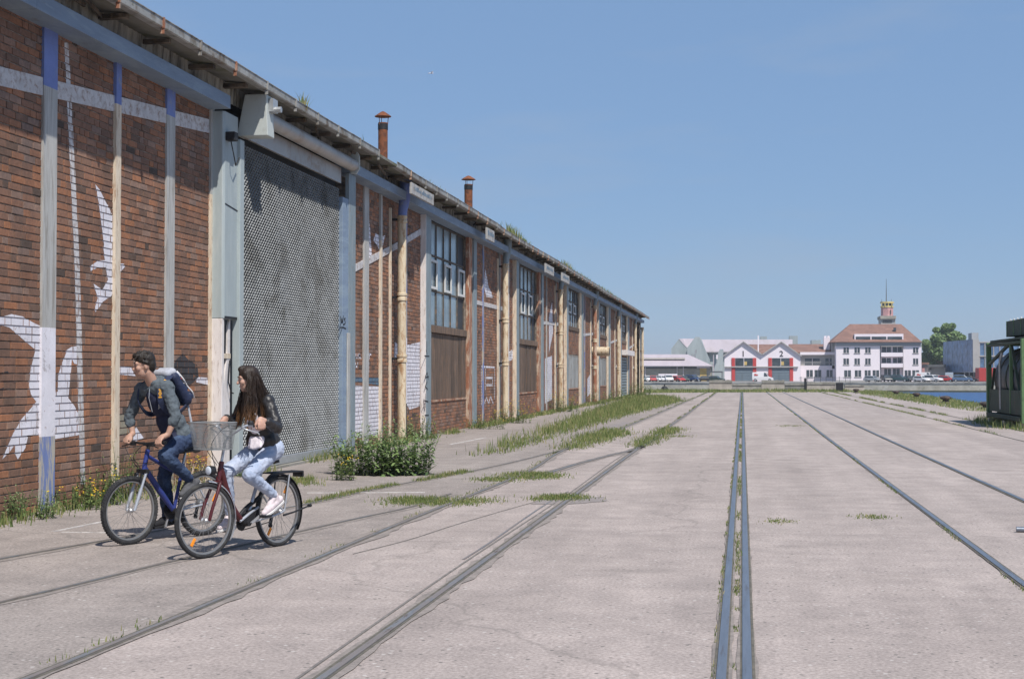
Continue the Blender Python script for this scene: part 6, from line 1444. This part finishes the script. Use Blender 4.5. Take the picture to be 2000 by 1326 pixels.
# chest print
c = bpy.data.curves.new('chest_print', 'FONT'); c.body = 'JAPA'; c.size = .055; c.extrude = .001; c.align_x = 'CENTER'; c.materials.append(WHT)
o = bpy.data.objects.new('chest_print', c); COL.objects.link(o); o.parent = P1
nv = Vector((.62,.66,-.35)).normalized(); font_mesh(o, Matrix.Translation((.655,.135,1.345)) @ basis(nv, (-.70,.70,.05)).to_4x4(), P1, WHT)
g = MB(); g.tube([(.735,.012,1.56),(.745,.012,1.44),(.70,.012,1.30)], .004, 5); g.build('zip', [SIL], P1)

# backpack
BP = thing('backpack', 'navy backpack with white piping on the back of the rider in grey', 'backpack', MO, MRZ)
bn = Vector((-SPN.z, 0, SPN.x)); bc = Vector((.545,0,1.42)) + bn*.225 + SPN*.03
MBp = Matrix((bn, Vector((0,1,0)), SPN)).transposed()
NAVY = cloth('navy_nylon', (.020,.028,.065), rough=.6, spec=.4); GRYB = cloth('pale_grey_nylon', (.42,.43,.47), rough=.7)
def bpt(n_, y, s): return bc+bn*n_+Vector((0,y,0))+SPN*s
blob('bag', [('c', bpt(-.05,.095,-.15), bpt(-.05,-.095,-.15), .062,.062), ('c', bpt(-.06,.09,.13), bpt(-.06,-.09,.13), .06,.06), ('c', bpt(-.05,.10,-.14), bpt(-.06,.095,.13), .058,.056), ('c', bpt(-.05,-.10,-.14), bpt(-.06,-.095,.13), .058,.056), ('c', bpt(-.02,.05,-.16), bpt(-.03,.05,.08), .07,.055), ('c', bpt(-.02,-.05,-.16), bpt(-.03,-.05,.08), .07,.055), ('c', bpt(-.05,.0,-.14), bpt(-.06,.0,.13), .062,.06)], .009, NAVY, BP, 2, .012, .07)
blob('pocket', [('c', bpt(.02,.07,-.15), bpt(.02,-.07,-.15), .052,.052), ('c', bpt(.015,.065,-.05), bpt(.015,-.065,-.05), .045,.045)], .009, NAVY, BP, 3)
blob('top_flap', [('c', bpt(-.10,.08,.20), bpt(-.10,-.08,.20), .042,.042), ('c', bpt(-.04,.08,.18), bpt(-.04,-.08,.18), .045,.045), ('c', bpt(-.01,.08,.12), bpt(-.01,-.08,.12), .042,.042)], .009, GRYB, BP, 2)
g = MB()
for s in (-1,1): g.tube(smooth([bpt(.01,s*.09,.16), bpt(.01,s*.13,.06), bpt(.035,s*.10,-.03), bpt(.05,s*.115,-.12), bpt(.06,s*.085,-.20)]), .008, 7)
g.tube(smooth([bpt(.035,.11,-.01), bpt(.068,.05,-.03), bpt(.068,-.05,-.03), bpt(.035,-.11,-.01)]), .006, 7); g.build('piping', [WHT], BP, 60)
g = MB(); g.tube(smooth([bpt(.03,.11,.03), bpt(.045,.05,.05), bpt(.045,-.05,.05), bpt(.03,-.11,.03)]), .005, 7); g.build('red_trim', [FRED], BP, 60)
for s in (-1,1):
    path = smooth([bpt(-.05,s*.08,.17), Vector((.58,s*.125,1.645)), Vector((.70,s*.155,1.575)), Vector((.735,s*.165,1.47)), Vector((.70,s*.165,1.36)), Vector((.55,s*.175,1.27)), bpt(-.06,s*.10,-.20)])
    g = MB()
    for i in range(len(path)-1): g.bar(path[i], path[i+1]+(path[i+1]-path[i])*.15, .055, .012, up=(path[i]-Vector((.50,0,1.38))).normalized())
    S_ = g.build('shoulder_strap', [NAVY], BP)
    if s > 0:
        g = MB()
        for i in range(9, 20): 
            d = (path[i]-Vector((.50,0,1.38))).normalized(); pp = path[i]+d*.0075; g.bar(pp, pp+(path[i+1]-path[i])*.62, .034 if i % 2 else .022, .003, up=d)
        g.build('strap_lettering', [flat('orange_print', (.72,.36,.04), .7)], S_)
g = MB(); g.tube(smooth([bpt(-.06,.10,-.21), Vector((.27,.13,1.12)), Vector((.24,.13,1.02)), Vector((.245,.12,.95))]), .012, 6); g.build('hanging_strap', [GRYB], BP, 60)

# ------------------------------------------------------------------ rider on the red bicycle
P2 = thing('person', 'person with long brown hair, black leather jacket and pale jeans on the red bicycle', 'person', WO, WRZ)
hipL, hipR, knL, knR, anL, anR = Vector((.20,.09,.955)), Vector((.20,-.09,.955)), Vector((.605,.13,.735)), Vector((.63,-.12,.755)), Vector((.235,.135,.520)), Vector((.555,-.135,.335))
gl = barw[8].lerp(barw[7],.45); gr = barw[0].lerp(barw[1],.45); axL = (barw[8]-barw[7]).normalized(); axR = (barw[0]-barw[1]).normalized()
shL, shR = Vector((.37,.165,1.415)), Vector((.30,-.175,1.42)); wrL, wrR = gl+Vector((-.08,.02,.03)), gr+Vector((-.08,-.01,.05)); elL, elR = Vector((.40,.295,1.17)), Vector((.28,-.33,1.19))
NB = Vector((.375,0,1.47)); SPN = (Vector((.36,0,1.45))-Vector((.20,0,.95))).normalized(); MS = basis(SPN)
HC = Vector((.455,-.01,1.622)); HM = Matrix.Rotation(R(-40),3,'Z') @ Matrix.Rotation(R(9),3,'Y'); hp, hq = head_prims(HC, HM, NB, True)
ftL, htL = Vector((.385,.135,.345)), Vector((.150,.135,.448)); ftR, htR = Vector((.70,-.135,.225)), Vector((.475,-.135,.265))
body = hp + [('e', (.32,0,1.30), (.08,.115,.16), MS), ('e', (.26,0,1.10), (.075,.105,.15), MS), ('c', hipL, hipR, .085, .085), ('c', hipL, knL, .066, .046), ('c', knL, anL, .043, .030), ('c', hipR, knR, .066, .046), ('c', knR, anR, .043, .030),
        ('c', shL, shR, .042, .042), ('c', shL, elL, .038, .033), ('c', elL, wrL, .034, .024), ('c', shR, elR, .038, .033), ('c', elR, wrR, .034, .024)] + hand_prims(wrL, gl, axL, 1) + hand_prims(wrR, gr, axR, -1) + foot_prims(anL, htL, ftL, .78) + foot_prims(anR, htR, ftR, .78)
blob('body', body, .0062, SKW, P2, 3)
jk = [('e', (.315,0,1.31), (.115,.158,.165), MS), ('e', (.262,0,1.13), (.108,.145,.16), MS), ('c', (.24,.06,1.04), (.24,-.06,1.04), .115, .115), ('c', shL, shR, .068, .068), ('c', shL, elL, .064, .056), ('c', elL, wrL, .056, .044), ('c', shR, elR, .064, .056), ('c', elR, wrR, .056, .044), ('c', (.38,.05,1.455), (.38,-.05,1.455), .045, .045), ('c', wrL-Vector((.02,0,0)), wrL, .045, .045)]
blob('leather_jacket', jk, .0085, LEA, P2, 3, .020, .05)
blob('shirt', [('e', (.335,0,1.25), (.105,.10,.18), MS), *[('c', (.335,y,1.06), (.385,y*1.1+.005,.968+abs(y)*.3), .032, .016) for y in (-.05,-.035,-.02,-.005,.01,.025,.04,.055,.07)], ('c', (.10,.03,1.0), (.10,-.03,1.0), .03, .03)], .008, SHIRT, P2, 2, .01, .05)
blob('jeans', [('c', hipL, hipR, .112, .112), ('e', (.17,0,.945), (.115,.155,.085)), ('c', hipL, knL, .096, .068), ('c', knL, knL.lerp(anL,.92), .064, .046), ('c', hipR, knR, .096, .068), ('c', knR, knR.lerp(anR,.92), .064, .046)], .0075, JNW, P2, 3, .020, .04)
for an, h_, f_ in ((anL, htL, ftL), (anR, htR, ftR)):
    s_ = blob('sneaker', foot_prims(an, h_, f_, 1.08), .006, SHW, P2, 2); d = (f_-h_).normalized(); u = Vector((-d.z,0,d.x)); u = -u if u.z < 0 else u
    sole(s_, h_-u*.010, f_-u*.010, u, WHT)
    g = MB()
    for i in range(4): pc = h_.lerp(f_,.45+.08*i)+u*(.078-.010*i); g.tube([pc+Vector((0,-.03,-.012)), pc, pc+Vector((0,.03,-.012))], .003, 5)
    g.build('laces', [WHT], s_, 60)
HRM = hairmat('brown_hair', (.028,.018,.013), (.22,.105,.038), 1.20, 1.52)
hr = [('e', hq((-.018,0,.055)), (.100,.082,.088), HM), ('e', hq((-.055,0,-.01)), (.065,.080,.10), HM), ('c', hq((.055,.0,.118)), hq((.03,0,.125)), .03, .03), ('c', hq((.03,.064,.075)), hq((-.012,.080,-.05)), .026, .028), ('c', hq((.03,-.064,.075)), hq((-.012,-.080,-.05)), .026, .028)]
rr = random.Random(5); STR = MB()
def lock(a0, r0, r1, L, fx, out):
    """one lock of hair hanging from the crown: a0 angle round the head (0 = face)"""
    pts = []
    for u in (0,.15,.35,.55,.78,1.):
        if u < .3: q0 = Vector((math.cos(a0)*.085*(.25+2.4*u)-.02, math.sin(a0)*.080*(.25+2.4*u), .125-.25*u)); p = hq(q0)
        else:
            q0 = Vector((math.cos(a0)*.085-.02, math.sin(a0)*.082, .02)); p = hq(q0)+Vector((fx*(u-.3), 0, -L*(u-.3)/.7)) + (HM @ Vector((math.cos(a0), math.sin(a0), 0)))*out*(u-.3) + Vector((rr.uniform(-.012,.012), rr.uniform(-.012,.012), 0))
        pts.append(p)
    return pts
for i in range(60):
    a0 = rr.uniform(1.25, 2*math.pi-1.25); L = rr.uniform(.30,.46); front = a0 < 1.9 or a0 > 4.4
    pts = lock(a0, 0, 0, L, .05 if front else -.10, .10)
    for k in range(5): hr.append(('c', pts[k], pts[k+1], .021-.002*k, .020-.0025*k, 7))
blob('hair', hr, .0065, HRM, P2, 1)
for i in range(420):
    a0 = rr.uniform(1.15, 2*math.pi-1.15); L = rr.uniform(.26,.50); front = a0 < 1.9 or a0 > 4.4
    pts = lock(a0, 0, 0, L, .05 if front else -.10, .12); ctr = sum(pts, Vector())/6
    pts = [p+(HM @ Vector((math.cos(a0), math.sin(a0), 0)))*(.016 if k else .010)+Vector((.008*math.sin(5*k+i), .008*math.cos(4*k+i), 0)) for k, p in enumerate(pts)]
    STR.tube(smooth(pts, 3), [.0030]*10+[.0024]*5+[.001], 4, caps=False)
so = STR.build('hair_strands', [HRM], P2, 80); so['kind'] = 'stuff'
face_bits(P2, hq)
# ================================================================== VEGETATION
grass_poly('long strip of tall grass beside the warehouse path', [(925,890),(985,882),(1110,842),(1225,808),(1320,783),(1290,774),(1245,776),(1180,798),(1085,833),(990,868)], 12000, .08, .36, 1.1, 1, .40, w=.011, edge=.14)
grass_poly('short turf under the long grass strip', [(915,893),(985,886),(1110,846),(1225,811),(1330,783),(1290,773),(1245,775),(1180,797),(1085,832),(985,868)], 14000, .03, .14, .7, 1, .28, w=.016)
grass_poly('grass wedge between the rails beyond the big weed', [(1095,882),(1130,874),(1215,848),(1200,838),(1150,850)], 3600, .03, .16, 1.5, 2, .38, w=.011, edge=.12)
grass_poly('grass clump growing in the crossover rails', [(1236,875),(1260,870),(1325,838),(1305,836),(1262,858)], 2200, .03, .14, 1.6, 3, .34, w=.011, edge=.10)
grass_poly('low weeds over the rail at the asphalt edge', [(948,938),(1000,941),(1078,934),(1060,925),(1000,926)], 3000, .012, .07, 2.2, 4, .46, w=.010, edge=.12)
grass_poly('flat weed patch across the rail before the grass strip', [(775,984),(880,986),(960,978),(930,970),(830,974),(780,972)], 3000, .012, .06, 2.0, 5, .50, w=.010, edge=.12)
grass_poly('weed patch beside the short check rail', [(1040,983),(1100,984),(1135,976),(1110,969),(1060,972)], 1500, .012, .06, 2.4, 6, .48, w=.010, edge=.10)
grass_poly('grassy verge along the water edge of the quay', [(1650,762),(1720,764),(1800,772),(1925,790),(1935,806),(1880,800),(1800,787),(1700,772)], 9000, .05, .20, .35, 7, .30, w=.018)
grass_poly('weeds at the foot of the tank container', [(1895,824),(1930,836),(2040,846),(2060,836),(1940,815)], 1500, .08, .38, 1.0, 8, .25)
grass_poly('grass band along the far end of the quay', [(1245,768),(1400,766.5),(1660,766),(1650,763.2),(1420,763.4),(1245,764)], 7000, .10, .38, .25, 9, .25, w=.02)
grass_line('moss and grass between the middle pair of rails', straight(-.05, 11, 142), 4600, .040, .012, .055, 11, .44, .5, w=.007)
grass_line('sparse weed tufts at the near end between the middle pair of rails', straight(-.05, 5.5, 13), 260, .035, .008, .03, 21, .58, 2.2, w=.006)
grass_line('thin weeds along the outer sides of the middle pair', straight(-.17, 5, 60), 700, .02, .01, .05, 12, .52, 1.6)
grass_line('thin weeds along the single rail right of the middle', straight(2.14, 9, 120), 1500, .03, .01, .05, 13, .5, .7)
grass_line('thin weeds along the joint right of all the tracks', straight(6.95, 12, 140), 2600, .07, .02, .10, 14, .42, .4)
grass_line('weeds along the outermost joint', straight(8.1, 24, 140), 3600, .10, .03, .14, 15, .40, .35)
grass_line('small tufts along the asphalt edge rail', smooth(L2), 2600, .09, .01, .05, 16, .46, 1.1, off=-.08)
grass_line('thin weeds along the far rail left of the middle', straight(-2.36, 30, 142), 1800, .06, .02, .10, 17, .42, .5)
grass_line('weeds along the curved rail behind the bicycles', smooth([gnd(*p) for p in [(590,985),(640,975),(700,961),(800,943),(915,922)]]), 1800, .10, .02, .11, 18, .36, .9)
grass_poly('weeds by the grille door threshold', [(560,938),(612,950),(600,936)], 500, .03, .12, 2.5, 19, .3)
grass_line('scruffy grass along the foot of the warehouse wall', [Vector((-8.12, y, 0)) for y in np.linspace(14, 118, 60)], 9000, .30, .04, .24, 20, .42, .35, w=.012)
for i, (x, y) in enumerate([(1527,1018),(1700,1010),(1330,852),(1545,832)]):
    grass_poly(['small green tuft in a crack right of the middle pair','faint tuft in the concrete towards the outer track','tuft in the concrete left of the middle pair','tuft in the far concrete right of the middle pair'][i], [(x-20,y-1.5),(x+16,y-2),(x+19,y+1.5),(x-14,y+2)], 180, .01, .04, 3, 30+i, .2)

def weed(name, label, base, h, stems, spread, leaf, m='weed', flowers=0, nl=14, cat='weed', group=None, curl=.5, dry=False, jag=False):
    t = thing(name, label, cat, base, 0, group)
    sm = MB(); V = []; Fc = []; rv = []; pet = MB()
    for s in range(stems):
        a = random.uniform(0, 2*math.pi); r0 = spread*math.sqrt(random.random())
        p0 = Vector((math.cos(a)*r0[0] if isinstance(r0, tuple) else math.cos(a)*r0, math.sin(a)*r0*.6, 0))
        hh = h*random.uniform(.55, 1.0)*(1-.35*(r0/spread)**2); la = random.uniform(0, 2*math.pi); ln = hh*random.uniform(.05,.32)
        out = Vector((math.cos(a), math.sin(a), 0))*hh*.22*(r0/spread) + Vector((math.cos(la), math.sin(la), 0))*ln
        pts = [p0 + out*(k/4)**1.6 + Vector((0,0,hh*k/4)) for k in range(5)]
        sm.tube(pts, [.006*h+.003, .005, .004, .003, .0015], 4)
        for k in range(nl):
            u = (k+random.random())/nl; u = u**.8; i = min(int(u*4), 3); q = pts[i].lerp(pts[i+1], u*4-i)
            b = random.uniform(0, 2*math.pi); el = random.uniform(-.2, .9); L = leaf*random.uniform(.5,1.15)*(1.15-.65*u)
            d = Vector((math.cos(b)*math.cos(el), math.sin(b)*math.cos(el), math.sin(el))); sd_ = d.cross(Vector((0,0,1))).normalized()
            wv = sd_*L*(.20 if not jag else .17); up = sd_.cross(d).normalized()
            droop = Vector((0,0,-curl*L*.5)); k0 = len(V)
            if jag:
                row = [q, q+d*L*.22+wv, q+d*L*.32+wv*.35, q+d*L*.52+wv*1.1+droop*.3, q+d*L*.62+wv*.35+droop*.4, q+d*L*.78+wv*.7+droop*.7, q+d*L+droop,
                       q+d*L*.78-wv*.7+droop*.7, q+d*L*.62-wv*.35+droop*.4, q+d*L*.52-wv*1.1+droop*.3, q+d*L*.32-wv*.35, q+d*L*.22-wv]
                V += row; Fc += [(k0,k0+1,k0+2,k0+10,k0+11),(k0+2,k0+3,k0+4,k0+8,k0+9,k0+10),(k0+4,k0+5,k0+6,k0+7,k0+8)]
            else:
                V += [q, q+d*L*.45+wv+up*L*.05, q+d*L*.55-droop*-.3, q+d*L*.45-wv+up*L*.05, q+d*L+droop]
                Fc += [(k0,k0+1,k0+2),(k0,k0+2,k0+3),(k0+2,k0+1,k0+4),]
                Fc[-1] = (k0+1,k0+4,k0+2); Fc.append((k0+2,k0+4,k0+3))
            rv.append(min(1, max(0, random.gauss(.35+.35*u, .18))))
        if random.random() < flowers:
            for f in range(random.randint(2,5)):
                c = pts[-1] + Vector((random.gauss(0,.03),random.gauss(0,.03),random.uniform(-.02,.03)))
                r = random.uniform(.008,.014)
                pet.add([c+Vector((math.cos(x)*r, math.sin(x)*r, .004)) for x in np.linspace(0, 2*math.pi, 7)[:-1]] + [c+Vector((0,0,.012)), c-Vector((0,0,.006))],
                        [(i,(i+1)%6,6) for i in range(6)] + [((i+1)%6,i,7) for i in range(6)])
    sm.build('stems', [MT['stem'] if not dry else MT['post_cream']], t)['kind'] = 'stuff'
    me = bpy.data.meshes.new('leaves'); me.from_pydata([tuple(v) for v in V], [], Fc); me.materials.append(MT[m])
    facerand(me, 3 if jag else 4, np.array(rv)); lo = link('leaves', me, t); lo['kind'] = 'stuff'
    if pet.f: po = pet.build('flowers', [MT['petal']], t); po['kind'] = 'stuff'
    return t
bb = gnd(752, 926)
weed('thistle_bush', 'big dark green thistle-like bush beside the grille door', (bb.x, bb.y, 0), 1.0, 130, .82, .21, 'bigweed', 0, 19, 'bush', jag=True)
def wb(x, y): p = gnd(x, y); return (max(p.x, -8.28), p.y, 0)
weed('ragwort', 'yellow flowering weed at the foot of the wide grey post', wb(120,994), .34, 34, .42, .09, 'weed', .18, 13, group='weeds along the warehouse wall')
weed('ragwort', 'yellow flowering weed between the wide post and the thin cream post', wb(168,985), .52, 36, .40, .10, 'weed', .15, 15, group='weeds along the warehouse wall')
weed('wall_weed', 'leafy tall weed growing up the thin cream post behind the blue bicycle', wb(205,975), .80, 34, .34, .10, 'weed', .1, 15, group='weeds along the warehouse wall')
weed('wall_weed', 'dark scruffy weed at the left edge of the wall foot', wb(15,1012), .42, 40, .40, .09, 'bigweed', .05, 11, group='weeds along the warehouse wall')
weed('wall_weed', 'dry straw-coloured weed behind the blue bicycle frame', wb(340,950), .52, 40, .50, .10, 'dryweed', 0, 9, dry=True, group='weeds along the warehouse wall')
weed('ragwort', 'yellow flowering weed behind the blue bicycle saddle', wb(360,945), .50, 16, .25, .09, 'weed', .7, 10, group='weeds along the warehouse wall')
weed('dock_weed', 'brown seeding weed at the torn column base behind the basket', wb(447,925), .85, 16, .25, .09, 'dryweed', .0, 12, dry=True, group='weeds along the warehouse wall')
weed('wall_weed', 'small green weed between the two riders', wb(410,930), .38, 24, .35, .09, 'weed', .0, 10, group='weeds along the warehouse wall')
weed('ragwort', 'yellow flowering weed tucked at the left side of the big bush', tuple(gnd(668,938)), .50, 22, .22, .10, 'weed', .55, 11, group='weeds along the warehouse wall')
weed('wall_weed', 'bushy weed at the foot of the first cream downpipe', wb(795,858), .75, 44, .55, .12, 'weed', .3, 13, group='weeds along the warehouse wall')
weed('ragwort', 'bright yellow-green weed at the foot of the second downpipe', wb(997,826), .80, 46, .70, .12, 'weed', .9, 12, group='weeds along the warehouse wall')
weed('wall_weed', 'low weed under the rusty boarded gate', wb(945,838), .55, 30, .6, .12, 'weed', .2, 12, group='weeds along the warehouse wall')
weed('ragwort', 'bright yellow-green weed at the foot of the third downpipe', wb(1092,804), 1.0, 46, .85, .14, 'weed', .9, 12, group='weeds along the warehouse wall')
weed('wall_weed', 'weed clump at the foot of the fourth downpipe', wb(1160,790), 1.1, 40, .9, .16, 'weed', .3, 12, group='weeds along the warehouse wall')
weed('wall_weed', 'weed clump by the louvred door', wb(1205,782), 1.1, 40, 1.0, .18, 'weed', .3, 12, group='weeds along the warehouse wall')
weed('corner_bush', 'green bush at the far corner of the warehouse', wb(1243,774), 1.5, 60, 1.2, .22, 'weed', .1, 12, 'bush')
# ================================================================== AIR
hm = bpy.data.materials.new('haze_air'); hm.use_nodes = True; ht = hm.node_tree; ht.nodes.clear()
hv = ht.nodes.new('ShaderNodeVolumePrincipled'); hv.inputs['Color'].default_value = (.84,.88,.94,1); hv.inputs['Density'].default_value = .00030; hv.inputs['Anisotropy'].default_value = .2
ho = ht.nodes.new('ShaderNodeOutputMaterial'); ht.links.new(hv.outputs[0], ho.inputs['Volume'])
g = MB(); g.box(-950, 950, -220, 4600, -5, 34); tag(g.build('haze', [hm]), kind='stuff')
